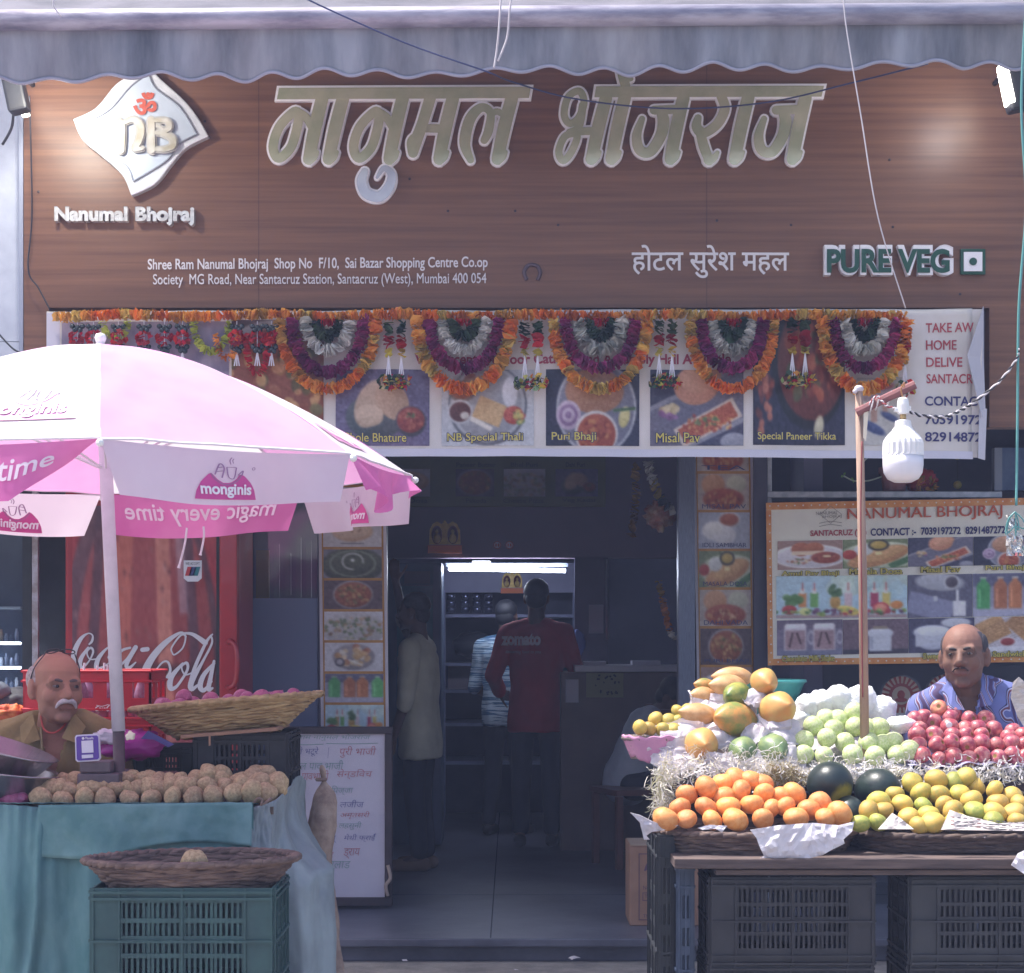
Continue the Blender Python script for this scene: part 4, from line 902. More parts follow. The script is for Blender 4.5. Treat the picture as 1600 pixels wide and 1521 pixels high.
# ------------------------------------------------------------------ shared builders: crates, baskets, paper, fruit
def crate(name, label, c, d, rotz, m, rows=4, groups=4, group=None, cat='crate', slots=5):
    "slotted plastic crate: c = centre of its bottom, d = (width, depth, height)"
    T = thing(name, c, label, cat, group)
    w, dp, h = d; rot = Matrix.Rotation(rotz, 3, 'Z'); cc = Vector(c)
    def wall(L, off, ang, nm, ng):
        mb = MB(); r2 = rot @ Matrix.Rotation(ang, 3, 'Z')
        def bx(x0, x1, z0, z1, y0=0.0, t=.006): mb.box(cc + r2 @ Vector(((x0 + x1) / 2, -off + y0 + t / 2, (z0 + z1) / 2)), (x1 - x0, t, z1 - z0), r2)
        e = L * (.155 if ng > 2 else .2); zt, zb_ = h * .86, h * .2
        bx(-L / 2, -L / 2 + e, 0.0, h); bx(L / 2 - e, L / 2, 0.0, h); bx(-L / 2 + e, L / 2 - e, zt, h); bx(-L / 2 + e, L / 2 - e, h * .05, zb_)
        gw = (L - 2 * e) / ng
        for g_ in range(ng):
            x = -L / 2 + e + g_ * gw; sw_ = gw / (slots * 2 + 1.0)
            n_ = slots
            for k in range(n_ + 1):
                wd = sw_ * (1.35 if k in (0, n_) else .95); xx = x + (gw - sw_) * k / n_ + sw_ / 2
                bx(xx - wd / 2, xx + wd / 2, zb_, zt, .001, .004)
        for k in range(1, rows): z = zb_ + (zt - zb_) * k / rows; bx(-L / 2 + e, L / 2 - e, z - h * .022, z + h * .022, -.0015, .006)
        for z in (h - .012, h * .9, h * .5, h * .11, .008): bx(-L / 2 + .002, L / 2 - .002, z - .004, z + .004, -.009, .009)
        for x in (-L / 2 + .006, -L / 2 + e, 0, L / 2 - e, L / 2 - .006): bx(x - .003, x + .003, .0, h - .001, -.006, .0055)
        mb.build(nm, m, T)
    wall(w, dp / 2, 0, 'long_wall', groups); wall(w, dp / 2, math.pi, 'long_wall', groups)
    wall(dp - .014, w / 2, math.pi / 2, 'end_wall', 2); wall(dp - .014, w / 2, -math.pi / 2, 'end_wall', 2)
    mb = MB(); mb.box(cc + Vector((0, 0, .012)), (w - .02, dp - .02, .012), rot); mb.build('base', m, T)
    return T
def basket(name, label, c, rx, ry, h, flare, m, rot=None, rings=9, rope=.008, m2=None, seed=1, cat='basket', group=None, sq=2.0):
    T = thing(name, c, label, cat, group); rg = random.Random(seed); cc = Vector(c)
    def pt(a, k, extra=0.0):
        f = flare + (1 - flare) * k
        ca, sa = math.cos(a), math.sin(a); e = 2.0 / sq
        x = math.copysign(abs(ca) ** e, ca) * rx * f; y = math.copysign(abs(sa) ** e, sa) * ry * f
        p = Vector((x * (1 + extra), y * (1 + extra), h * k))
        return cc + (rot @ p if rot is not None else p)
    b = MB(); N = 72
    for q in range(rings):
        k = q / rings; ph = rg.uniform(0, 6)
        b.tube([pt(2 * math.pi * j / N, k + .02 * math.sin(j * .9 + ph) + rg.gauss(0, .012), rg.gauss(.004, .006) + .008 * math.sin(j * math.pi * .5 + q * math.pi)) for j in range(N)], [rope * rg.uniform(.6, 1.2) for _ in range(N)], 6, closed=True)
    b.build('woven_wall', m, T, smooth=True)
    b = MB(); vs = [pt(2 * math.pi * j / N, k, -.02) for k in (0, .5, .97) for j in range(N)]
    b.add(vs, [(i * N + j, i * N + (j + 1) % N, (i + 1) * N + (j + 1) % N, (i + 1) * N + j) for i in range(2) for j in range(N)] + [tuple(range(N - 1, -1, -1))]); b.build('lining', m2 or m, T)
    b = MB()
    for ph in (0, 1):
        pts = []
        for j in range(N * 2):
            a = 2 * math.pi * j / (N * 2); tw = a * 26 + ph * math.pi
            pts.append(pt(a, 1.0 + .07 * math.sin(tw) * rope / .008 * .01 / h * 10 * .4, .012 + rope * 1.0 * math.cos(tw) / rx))
        b.tube(pts, rope * 1.15, 6, closed=True)
    b.build('rim', m, T, smooth=True)
    return T
def crumple(name, label, c, sx, sy, amp, rot, m, seed, group=None, cat='paper', n=16, stuff=None, curl=0.0, freq=9.0):
    "creased sheet of paper"
    b = MB(); cc = Vector(c); rg = random.Random(seed); o = Vector((rg.uniform(0, 50), rg.uniform(0, 50), 0))
    def f(u, v):
        x, y = (u - .5) * sx, (v - .5) * sy
        e = 1 + .25 * mnoise.noise(Vector((math.atan2(y, x) * 1.5, seed, 0)))
        q = Vector((x * freq, y * freq, 0)) + o
        z = amp * (abs(mnoise.noise(q)) * 2.2 - .6 + .6 * abs(mnoise.noise(q * 2.3)) + .4 * mnoise.cell(q * 1.6)) + curl * ((u - .5) ** 2 + (v - .5) ** 2)
        p = Vector((x * e + amp * .7 * mnoise.noise(q + Vector((7, 3, 1))), y * e + amp * .7 * mnoise.noise(q + Vector((1, 9, 4))), z))
        return cc + rot @ p
    b.grid(f, n, n)
    o_ = b.build(name, m, None)
    return tag(o_, label, cat, group)
def euler(x=0, y=0, z=0): return Euler((R(x), R(y), R(z))).to_matrix()
FRUIT = {}
def fruit_proto(kind, fn, mats, stem=0.08, nu=22, nv=14, seed=0, stem_mat=True):
    me = bpy.data.meshes.new(kind); b = MB(); b.ell((0, 0, 0), 1.0, None, nu, nv)
    vs = [fn(v.copy()) for v in b.v]
    me.from_pydata([tuple(v) for v in vs], [], b.f)
    for m in mats: me.materials.append(m)
    if len(mats) > 1:
        for p in me.polygons:
            z = sum(b.v[i].z for i in p.vertices) / len(p.vertices)
            if z > 1 - stem: p.material_index = 1
    me.polygons.foreach_set('use_smooth', [True] * len(me.polygons)); me.update()
    return me
def put_fruit(kind, me, loc, rot, sc, label, cat, group):
    o = bpy.data.objects.new(kind, me); COL.objects.link(o); o.location = loc; o.rotation_euler = rot
    o.scale = (sc, sc, sc) if not isinstance(sc, tuple) else sc
    return tag(o, label, cat, group)
def rowlab(rows, fmt, rownames):
    "give every fruit a label from its row and its order in it"
    for ri, row in enumerate(rows):
        row = sorted(row, key=lambda q: q[0])
        for k, q in enumerate(row): yield ri, q, fmt % (ORD[k], rownames[ri])
rf = random.Random(21)
def lump(v, amp, fr, o): return v * (1 + amp * mnoise.noise(v * fr + Vector((o, o * 2, 0))))

# ------------------------------------------------------------------ right stall: crates, planks, baskets
RS = lambda Y: Y / FPX
CRK = mat('crate_charcoal', (46, 46, 52), (36, 36, 44), 10, .55, bump=.04, bscale=60)
CRB = mat('crate_bluegrey', (70, 84, 108), (58, 72, 96), 10, .5)
CRD = mat('crate_black', (36, 40, 46), (44, 48, 54), 10, .5)
def crate_at(px0, px1, pytop, Y, h, dp, label, m, grp, rows=4, groups=4):
    a = P(px0, pytop, Y); b_ = P(px1, pytop, Y)
    return crate('plastic_crate', label, ((a.x + b_.x) / 2, Y + dp / 2, a.z - h), (b_.x - a.x, dp, h), 0, m, rows, groups, grp)
G_CR = 'plastic crates under the fruit stall'
crate_at(1110, 1366, 1371, 6.38, .295, .36, 'charcoal slotted crate under the fruit planks, nearest the shop doorway', CRK, G_CR)
crate_at(1108, 1364, 1509, 6.38, .30, .36, 'charcoal crate at the bottom of the left stack under the fruit planks', CRK, G_CR)
crate_at(1422, 1700, 1371, 6.42, .295, .36, 'charcoal slotted crate under the fruit planks at the right edge', mat('crate_grey', (52, 54, 60), (42, 44, 52), 10, .55), G_CR)
crate_at(1420, 1698, 1509, 6.42, .30, .36, 'charcoal crate at the bottom of the right stack under the planks', CRK, G_CR)
# two crates stood on end at the left flank, seen edge on
def on_end(px, Y, label, m, z0, tall, dp):
    q = P(px, 0, Y); crate('plastic_crate', label, (q.x + .02, Y + dp / 2, z0), (.05, dp, tall), 0, m, 5, 1, G_CR)
on_end(1062, 6.44, 'blue grey crate panel stood on end against the left stack', CRB, .0, .70, .42)
on_end(1032, 6.5, 'black crate panel stood on end at the outer left flank of the fruit stall', CRD, .0, .80, .5)
PLK = mat('grey_plank', (104, 88, 84), (74, 62, 62), 3, .8, stretch=(1.2, 6, 14), bump=.25, bscale=10, detail=8)
TB = thing('fruit_stall', P(1350, 1370, 6.7), 'plank fruit stall table on crates at the right', 'stall')
def plank(x0, x1, y0, y1, Y, dp, t0=None):
    b = MB(); b.pxbox(x0, y0, x1, y1, Y, Y + dp); return b
plank(1054, 1720, 1342, 1358, 6.33, .5).build('plank', PLK, TB, bevel=.004)
plank(1118, 1720, 1359, 1368, 6.36, .14).build('plank', PLK, TB, bevel=.004)
plank(1054, 1206, 1356, 1368, 6.36, .10).build('plank', PLK, TB, bevel=.004) if False else None
plank(1040, 1720, 1224, 1236, 6.86, .75).build('upper_shelf', mat('shelf_dark', (64, 52, 56), (50, 42, 48), 5, .8), TB)
for px in (1050, 1400, 1690):
    b = MB(); b.pxbox(px, 1236.5, px + 18, 1344, 6.95, 7.0); b.build('shelf_post', MATS['shelf_dark'], TB)
    b = MB(); b.pxbox(px, 1236.5, px + 18, 2100, 7.4, 7.46); b.build('leg', MATS['shelf_dark'], TB)
b = MB(); b.pxbox(1046, 1240, 1720, 1338, 7.02, 7.04); b.build('riser_board', MATS['shelf_dark'], TB)
WKR = mat('wicker_greybrown', (128, 108, 98), (84, 68, 66), 14, .8, stretch=(1, 1, 5), bump=.3, bscale=40)
WKD = mat('wicker_dark', (104, 88, 82), (66, 54, 54), 14, .8, stretch=(1, 1, 5), bump=.3, bscale=40)
q = P(1177, 1341, 6.68); basket('wicker_basket', 'flat grey brown wicker basket holding the orange heap', q, .345, .26, .105, .84, WKR, None, 11, .0085, mat('basket_lining', (70, 58, 54), None, rough=.9), 3, 'basket', 'flat baskets on the fruit stall', 2.6)
q = P(1490, 1341, 6.70); basket('wicker_basket', 'flat dark wicker basket holding the yellow green citrus heap', q, .37, .26, .10, .86, WKD, None, 11, .0085, MATS['basket_lining'], 4, 'basket', 'flat baskets on the fruit stall', 2.6)

# ---- fruit meshes
def f_orange(s):
    def f(v):
        d = math.exp(-((1 - v.z) / .05)) * .10 + math.exp(-((1 + v.z) / .04)) * .05
        v = lump(v, .05, 1.3, s); v.z *= .82; return v * (1 - d) 
    return f
def peel(name, a, b_, sc=3.0, lo=.35, hi=.65, rnd=.16, rough=.46, bs=40): return mat(name, a, b_, sc, rough, rnd=rnd, bump=.2, bscale=bs, lo=lo, hi=hi, detail=3, sub=.0)
STEM = mat('fruit_stalk', (96, 104, 52), None, rough=.8)
OR_ = [fruit_proto('orange', f_orange(k), [peel('orange_peel', (222, 140, 74), (230, 162, 100)), STEM], .012) for k in range(3)]
def lime_set(name, cols): return [fruit_proto('sweet_lime', f_orange(k + 5), [peel(name, *cols), STEM], .012) for k in range(2)]
LY = lime_set('citrus_yellow', ((204, 164, 80), (188, 166, 86))); LG = lime_set('citrus_green', ((144, 158, 78), (176, 172, 86))); LM = lime_set('citrus_mixed', ((200, 168, 80), (168, 164, 80)))
def f_apple(s):
    def f(v):
        r = math.hypot(v.x, v.y); w = 1 + .10 * v.z
        d = math.exp(-(r / .28) ** 2)
        v = lump(v, .04, 1.5, s); z = v.z * .94 - (d * .26 if v.z > 0 else -d * .14)
        a = math.atan2(v.y, v.x); k = 1 + .02 * math.cos(5 * a) * (1 if v.z < 0 else .4)
        return Vector((v.x * w * k, v.y * w * k, z))
    return f
def mat_apple():
    m = mat('apple_skin', (162, 64, 86), (206, 138, 134), 1.7, .36, rnd=.16, bump=.0, lo=.4, hi=.66, detail=4, coat=.15, stretch=(1, 1, .6))
    return m
AP = [fruit_proto('apple', f_apple(k), [mat_apple(), mat('apple_eye', (120, 96, 52), (150, 120, 70), 6, .8)], .03) for k in range(3)]
APY = [fruit_proto('apple', f_apple(k + 3), [mat('apple_blush', (220, 160, 122), (190, 96, 96), 1.5, .32, rnd=.1, lo=.38, hi=.62, coat=.15), MATS['apple_eye']], .03) for k in range(2)]
GU = [fruit_proto('guava', (lambda s: lambda v: Vector(((w := lump(v, .05, 1.4, s)).x * (1 - .06 * w.z), w.y * (1 - .06 * w.z), w.z * .96)))(k + 9), [peel('guava_skin', (178, 196, 128), (206, 212, 168), 5, .4, .6, .1, .5, 30), STEM], .008) for k in range(3)]
def f_pap(s):
    def f(v):
        t = v.z
        r = 1 - .22 * max(0, t) ** 2 + .03 * math.cos(5 * math.atan2(v.y, v.x)) * .6
        z = t * 1.38 + (.16 * math.exp(-(math.hypot(v.x, v.y) / .2) ** 2) * (1 if t > 0 else 0))
        w = lump(v, .06, 1.2, s); return Vector((w.x * r, w.y * r, z))
    return f
PAP = {k: fruit_proto('papaya', f_pap(i), [mat('papaya_' + k, c[0], c[1], c[2], .42, bump=.1, bscale=30, lo=c[3], hi=c[4], detail=6), mat('papaya_tip', (84, 84, 48), None, rough=.8)], .006, 26, 18)
       for i, (k, c) in enumerate({'orange': ((202, 142, 82), (192, 164, 96), 1.1, .35, .65), 'mixed': ((200, 144, 78), (128, 138, 74), 1.0, .42, .62), 'green': ((96, 120, 62), (176, 168, 84), .9, .42, .7), 'pale': ((214, 172, 124), (196, 150, 100), 1.4, .4, .6), 'dark': ((98, 124, 88), (132, 146, 96), 1.6, .4, .62)}.items())}
WM = fruit_proto('watermelon', lambda v: Vector((lump(v, .03, 1, 3).x * .86, v.y * .86, v.z * 1.05)), [mat('watermelon_rind', (30, 42, 44), (44, 58, 56), 3, .38, bump=.06, bscale=12), STEM], .004, 30, 20)

def heap(kind, rows, Y0, dY, size, meshes, fmt, rn, cat, group, jit=.12, tilt=None):
    for ri, q, lab in rowlab(rows, fmt, rn):
        Y = Y0 + dY * ri + rf.uniform(-.008, .008)
        pick = meshes(q) if callable(meshes) else rf.choice(meshes)
        rot = tilt() if tilt else (rf.uniform(0, 6.28), rf.uniform(0, 6.28), rf.uniform(0, 6.28))
        sz = size * rf.uniform(1 - jit, 1 + jit * .6)
        put_fruit(kind, pick, P(q[0], q[1], Y), rot, sz, lab, cat, group)
def up_t(): return (R(rf.gauss(0, 32)), R(rf.gauss(0, 32)), rf.uniform(0, 6.28))
heap('orange', [[(1040, 1280), (1073, 1280), (1113, 1282), (1149, 1281), (1192, 1280), (1244, 1278), (1291, 1277), (1312, 1271)], [(1062, 1263), (1103, 1261), (1138, 1261), (1175, 1257), (1204, 1264), (1227, 1260), (1264, 1266), (1281, 1256)],
     [(1073, 1242), (1104, 1231), (1131, 1244), (1158, 1236), (1194, 1240), (1222, 1246), (1241, 1240)], [(1130, 1224), (1150, 1218), (1173, 1219), (1192, 1224)]], 6.47, .07, .0425, OR_, 'shiny orange, %s from left in the %s of the orange heap', ['front row', 'second row', 'third row', 'top row'], 'orange', 'oranges heaped in the flat basket', .17, up_t)
GREENS = {(1344, 1287), (1372, 1285), (1443, 1260), (1523, 1268), (1493, 1222), (1553, 1283), (1398, 1242)}
heap('sweet_lime', [[(1344, 1287), (1372, 1285), (1436, 1291), (1458, 1286), (1493, 1284), (1553, 1283), (1590, 1284)], [(1358, 1268), (1381, 1266), (1420, 1277), (1451, 1274), (1489, 1268), (1523, 1268), (1553, 1271), (1584, 1271)],
     [(1373, 1255), (1410, 1256), (1443, 1260), (1476, 1258), (1518, 1250), (1559, 1255), (1594, 1256)], [(1398, 1241), (1439, 1238), (1467, 1242), (1500, 1240), (1554, 1234), (1583, 1245)], [(1426, 1224), (1463, 1218), (1493, 1222), (1525, 1229), (1509, 1214)]],
     6.47, .065, .0405, lambda q: rf.choice(LG) if q in GREENS else (rf.choice(LY) if rf.random() < .62 else rf.choice(LM)), 'yellow green citrus, %s from left in the %s of its heap', ['front row', 'second row', 'third row', 'fourth row', 'top row'], 'citrus fruit', 'citrus heaped in the right basket', .17, up_t)
heap('guava', [[(1256, 1179), (1287, 1181), (1332, 1179), (1367, 1182), (1403, 1180), (1421, 1172)], [(1257, 1157), (1292, 1153), (1320, 1160), (1357, 1161), (1380, 1163), (1396, 1159)], [(1271, 1135), (1302, 1141), (1336, 1136), (1355, 1138), (1373, 1138)], [(1291, 1124), (1309, 1126), (1335, 1112)]],
     6.95, .06, .0385, GU, 'pale green guava, %s from left in the %s of the guava pile', ['front row', 'second row', 'third row', 'top row'], 'guava', 'guavas piled on the straw', .12)
def ap_t(): return (R(rf.uniform(60, 150)), R(rf.uniform(-30, 30)), R(rf.uniform(-60, 60)))
APB = {(1436, 1142), (1458, 1128), (1467, 1107), (1582, 1145)}
heap('apple', [[(1440, 1179), (1466, 1187), (1489, 1181), (1514, 1187), (1535, 1180), (1560, 1185), (1583, 1180), (1603, 1185)], [(1434, 1165), (1464, 1165), (1487, 1160), (1511, 1164), (1534, 1160), (1557, 1164), (1580, 1161), (1600, 1164)], [(1433, 1148), (1460, 1149), (1487, 1149), (1509, 1149), (1533, 1150), (1575, 1152), (1598, 1150)],
     [(1436, 1141), (1483, 1136), (1509, 1140), (1528, 1138), (1553, 1140), (1582, 1143)], [(1431, 1124), (1443, 1121), (1458, 1129), (1485, 1121), (1514, 1124), (1540, 1124)], [(1467, 1107), (1489, 1115)]],
     6.93, .048, .0335, lambda q: rf.choice(APY) if q in APB else rf.choice(AP), 'red apple, %s from left in the %s of the apple pile', ['front row', 'second row', 'third row', 'fourth row', 'fifth row', 'top row'], 'apple', 'apples piled at the right', .08, ap_t)
o = bpy.data.objects.get('apple.010')
st = MB(); q = P(1483, 1133, 7.02); st.ell(q, (.012, .003, .012), None, 12, 6); tag(st.build('fruit_sticker', mat('sticker_white', (226, 224, 230), None, rough=.4)), 'small round white sticker on a red apple', 'sticker')
def papaya(px, py, Y, kind, wpx, yaw, pitch, label, ln=1.0, roll=0):
    r = wpx / 2 * Y / FPX; rot = (Matrix.Rotation(R(yaw), 3, 'Z') @ Matrix.Rotation(R(pitch), 3, 'X')).to_euler()
    put_fruit('papaya', PAP[kind], P(px, py, Y), rot, (r, r, r * ln), label, 'papaya', 'papayas stacked on crumpled paper')
papaya(1096, 1164, 6.98, 'orange', 53, 5, 88, 'round orange papaya at the front left with its tip facing out')
papaya(1161, 1173, 6.98, 'dark', 46, -10, 96, 'green papaya in the bottom middle half wrapped in paper')
papaya(1208, 1171, 6.98, 'dark', 51, 14, 96, 'green papaya at the bottom right next to the guavas')
papaya(1148, 1125, 7.06, 'mixed', 56, -48, 82, 'largest papaya, orange with green, in the middle of the stack', 1.1)
papaya(1092, 1118, 7.08, 'pale', 38, -72, 78, 'pale orange papaya lying on its side at the left of the stack', 1.25)
papaya(1215, 1109, 7.06, 'orange', 56, 20, 78, 'orange papaya at the right of the stack beside the guavas')
papaya(1152, 1087, 7.12, 'green', 42, -35, 88, 'dark green papaya below the top of the stack', 1.05)
papaya(1138, 1073, 7.18, 'pale', 38, -70, 84, 'pale papaya lying sideways under the topmost one', 1.2)
papaya(1194, 1066, 7.12, 'orange', 43, 8, 96, 'rounded yellow orange papaya at the upper right of the stack')
papaya(1145, 1058, 7.26, 'pale', 32, -82, 88, 'topmost papaya of the stack lying sideways', 1.45)
papaya(1102, 1072, 7.22, 'mixed', 24, -65, 80, 'small greenish papaya at the upper left of the stack', 1.2)
papaya(1100, 1090, 7.2, 'pale', 34, -50, 80, 'pale papaya behind crumpled paper at the left of the stack', 1.2)
put_fruit('watermelon', WM, P(1297, 1226, 6.78), (R(70), R(40), R(-15)), .095, 'large dark watermelon between the oranges and citrus with a yellow patch', 'watermelon', 'watermelons between the baskets')
put_fruit('watermelon', WM, P(1371, 1234, 6.82), (R(80), R(15), R(25)), .088, 'large dark watermelon on the right half behind the citrus heap', 'watermelon', 'watermelons between the baskets')
put_fruit('watermelon', WM, P(1325, 1270, 6.72), (R(80), R(95), R(0)), .07, 'smaller dark watermelon low between the orange and citrus baskets', 'watermelon', 'watermelons between the baskets')
wq = bpy.data.objects['watermelon']; wm_ = WM.copy(); wq.data = wm_; ld = wq.rotation_euler.to_matrix().inverted() @ Vector((.42, -.72, -.5)).normalized()
at = wm_.color_attributes.new('Col', 'FLOAT_COLOR', 'POINT')
for i_, v_ in enumerate(wm_.vertices):
    d_ = v_.co.normalized().dot(ld); t_ = min(1, max(0, (d_ - .80) / .08)); c1_, c2_ = lin((34, 46, 48)), lin((150, 142, 58)); at.data[i_].color = [c1_[q] * (1 - t_) + c2_[q] * t_ for q in range(3)] + [1]
wm_.materials.clear(); wm_.materials.append(mat_attr('watermelon_patched', .36, .5, bump=.05, bscale=12))
for p_ in wm_.polygons: p_.material_index = 0
# ---- limes in the pink lined tray at the far left
q = P(1030, 1183, 7.1); T = basket('lime_tray', 'small tray lined with pink cloth holding pale limes beside the papayas', q, .125, .10, .07, .78, mat('tray_brown', (150, 136, 130), (110, 98, 96), 12, .8), None, 6, .007, None, 8, 'tray')
b = MB()
def pk(u, v):
    a = math.pi * (1.02 + .62 * u); k = 1 - .25 * v
    return q + Vector((math.cos(a) * (.137 * k), math.sin(a) * (.115 * k), .080 - .085 * v + .008 * math.sin(u * 9) * (.3 + v) + .003 * math.sin(u * 31)))
b.grid(pk, 40, 8); b.build('pink_cloth', mat('pink_cloth', (206, 150, 184), (190, 132, 172), 7, .8, bump=.1), T, smooth=True, solid=.006)
heap('lime', [[(1000, 1137), (1014, 1139), (1036, 1141), (1052, 1141)], [(1024, 1123), (1045, 1126), (1060, 1128)], [(1059, 1112), (1074, 1110)]], 7.03, .05, .0285, lambda q: rf.choice(LY) if q[0] < 1030 else rf.choice(LM), 'pale lime, %s from left in the %s of the pink tray', ['front row', 'second row', 'top row'], 'lime', 'limes in the pink lined tray', .06)

# ---- papers, straw, bags
PAPW = mat('tissue_paper', (222, 216, 224), (200, 194, 206), 12, .7, transl=.25)
G_P = 'crumpled wrapping papers among the papayas'
for k, (px, py, Y, sx, sy, rx, rz, lab) in enumerate(((1064, 1150, 7.0, .15, .13, 60, -10, 'crumpled white paper left of the round front papaya'), (1085, 1193, 6.93, .18, .07, 55, 5, 'crumpled white paper sticking out below the front left papaya'), (1126, 1190, 6.91, .12, .08, 65, 0, 'pointed white paper between the front left and middle papayas'),
        (1125, 1148, 7.02, .14, .11, 50, 10, 'crumpled paper behind the two lower front papayas'), (1183, 1190, 6.92, .16, .08, 60, 0, 'torn white paper under the two green papayas'), (1235, 1188, 6.93, .13, .09, 60, 8, 'white paper between the green papaya and guavas'), (1222, 1143, 6.99, .17, .11, 62, 12, 'large crumpled grey white paper below the right papaya'),
        (1180, 1146, 7.0, .11, .09, 60, -20, 'grey paper under the largest papaya'), (1180, 1090, 7.08, .12, .08, 50, 25, 'folded paper under the upper right papaya'), (1102, 1100, 7.14, .14, .08, 50, -12, 'shredded paper under the upper left papayas'), (1040, 1168, 7.0, .12, .15, 65, -5, 'loose white paper beside the pink tray'),
        (1075, 1128, 7.06, .12, .07, 55, 0, 'small paper under the pale papaya at the left'), (1205, 1128, 7.04, .12, .08, 50, 0, 'paper under the right orange papaya'), (1160, 1112, 7.14, .12, .09, 55, 0, 'paper behind the largest papaya'))):
    crumple('wrapping_paper', lab, P(px, py, Y), sx, sy, .026, euler(rx, 0, rz), PAPW, 30 + k, G_P, n=18)
STR_ = mat_attr('straw_strands', .7, .3, transl=.25)
b = MB(); rs = random.Random(9)
def strand(p, L, dirv, curl, wd, col):
    pts = []; d = Vector(dirv).normalized(); p = Vector(p)
    for k in range(7):
        pts.append(p.copy()); d = (d + Vector((rs.gauss(0, curl), rs.gauss(0, curl * .6), rs.gauss(0, curl) - .06))).normalized(); p = p + d * (L / 6)
    side = Vector((rs.gauss(0, 1), rs.gauss(0, .6), rs.gauss(0, 1))).normalized() * wd
    vs = []; 
    for q in pts: vs += [q - side, q + side]
    b.add(vs, [(2 * k, 2 * k + 1, 2 * k + 3, 2 * k + 2) for k in range(6)], 0, col)
def scol(): return rs.choice(((226, 222, 220), (232, 228, 230), (222, 216, 204), (210, 202, 176), (234, 232, 236)))
for _ in range(1900):
    px = rs.uniform(1035, 1620); py = rs.gauss(1209, 9); Y = 6.86 + rs.uniform(-.05, .1)
    strand(P(px, py, Y), rs.uniform(.03, .08), (rs.gauss(0, 1), rs.gauss(0, .4), rs.gauss(0, .5)), .85, .0023, scol())
for _ in range(380):
    px = rs.gauss(1038, 7); py = rs.uniform(1195, 1265); Y = 6.86 + rs.uniform(-.06, .1)
    strand(P(px, py, Y), rs.uniform(.04, .09), (rs.gauss(0, .4), 0, -1), .5, .0017, rs.choice(((206, 204, 190), (186, 182, 150), (220, 216, 214))))
for _ in range(420):
    px = rs.uniform(1040, 1240); py = rs.gauss(1193, 8); strand(P(px, py, 6.9), rs.uniform(.03, .08), (rs.gauss(0, 1), 0, rs.gauss(0, .5)), .7, .0013, scol())
for _ in range(420):
    px = rs.gauss(1222, 14); py = rs.gauss(1213, 8); strand(P(px, py, 6.83), rs.uniform(.03, .07), (rs.gauss(0, 1), 0, rs.gauss(0, .7)), .7, .0013, rs.choice(((176, 160, 120), (150, 132, 96), (196, 184, 150))))
tag(b.build('straw', STR_), 'white and straw coloured packing shreds fringing the upper fruit shelf', 'packing straw', kind='stuff')
# bed under the upper piles
for (x0, x1, lab) in ((1036, 1240, 'white paper bed under the papayas'), (1238, 1428, 'pale paper bed under the guavas')):
    b = MB(); b.grid(lambda u, v: (lambda a: a + Vector((0, .5 * v, .16 * v + .012 * mnoise.noise(Vector((u * 14, v * 9, x0))))))(P(x0 + (x1 - x0) * u, 1206 + 4 * math.sin(u * 19), 6.9)), 40, 14); tag(b.build('paper_bed', PAPW, smooth=False), lab, 'paper')
b = MB(); b.grid(lambda u, v: (lambda a: a + Vector((0, .5 * v - .03, .015 * v + .006 * math.sin(u * 33) * (1 - v))))(P(1420 + 210 * u, 1196 + 4 * math.sin(u * 9), 6.9)), 40, 6); tag(b.build('paper_bed', mat('lilac_paper', (186, 180, 212), None, rough=.6), solid=.002), 'lilac paper sheet under the apple pile', 'paper')
for k, (px, py, rx_, rz_) in enumerate(((1262, 1104, .045, .045), (1282, 1098, .05, .045), (1310, 1092, .05, .05), (1345, 1094, .06, .055), (1378, 1110, .05, .055), (1252, 1122, .04, .04), (1330, 1106, .06, .05), (1408, 1132, .05, .03))):
    b = MB(); b.ell((0, 0, 0), (rx_, .05, rz_), None, 26, 18); c = P(px, py, 7.26 if k != 7 else 7.1)
    b.v = [c + v * (1 + .22 * abs(mnoise.noise(v * 30 + Vector((k * 7, 0, 0)))) + .12 * mnoise.noise(v * 60)) for v in b.v]
    tag(b.build('net_sleeve', mat('foam_net', (236, 236, 240), (224, 226, 230), 60, .7, bump=.5, bscale=120), smooth=True), 'white foam net sleeve behind the guavas, %s from the left' % (ORD[[1, 2, 3, 5, 6, 0, 4, 7][k]]), 'foam sleeve', 'foam net sleeves behind the guavas')
b = MB(); b.lathe([(.10, 0), (.165, .15), (.175, .155), (.172, .165), (.155, .155)], P(1190, 1128, 7.48), 40); tag(b.build('plastic_tub', mat('tub_teal', (76, 160, 156), (64, 146, 144), 5, .35), smooth=True), 'teal plastic tub behind the papaya stack', 'tub')
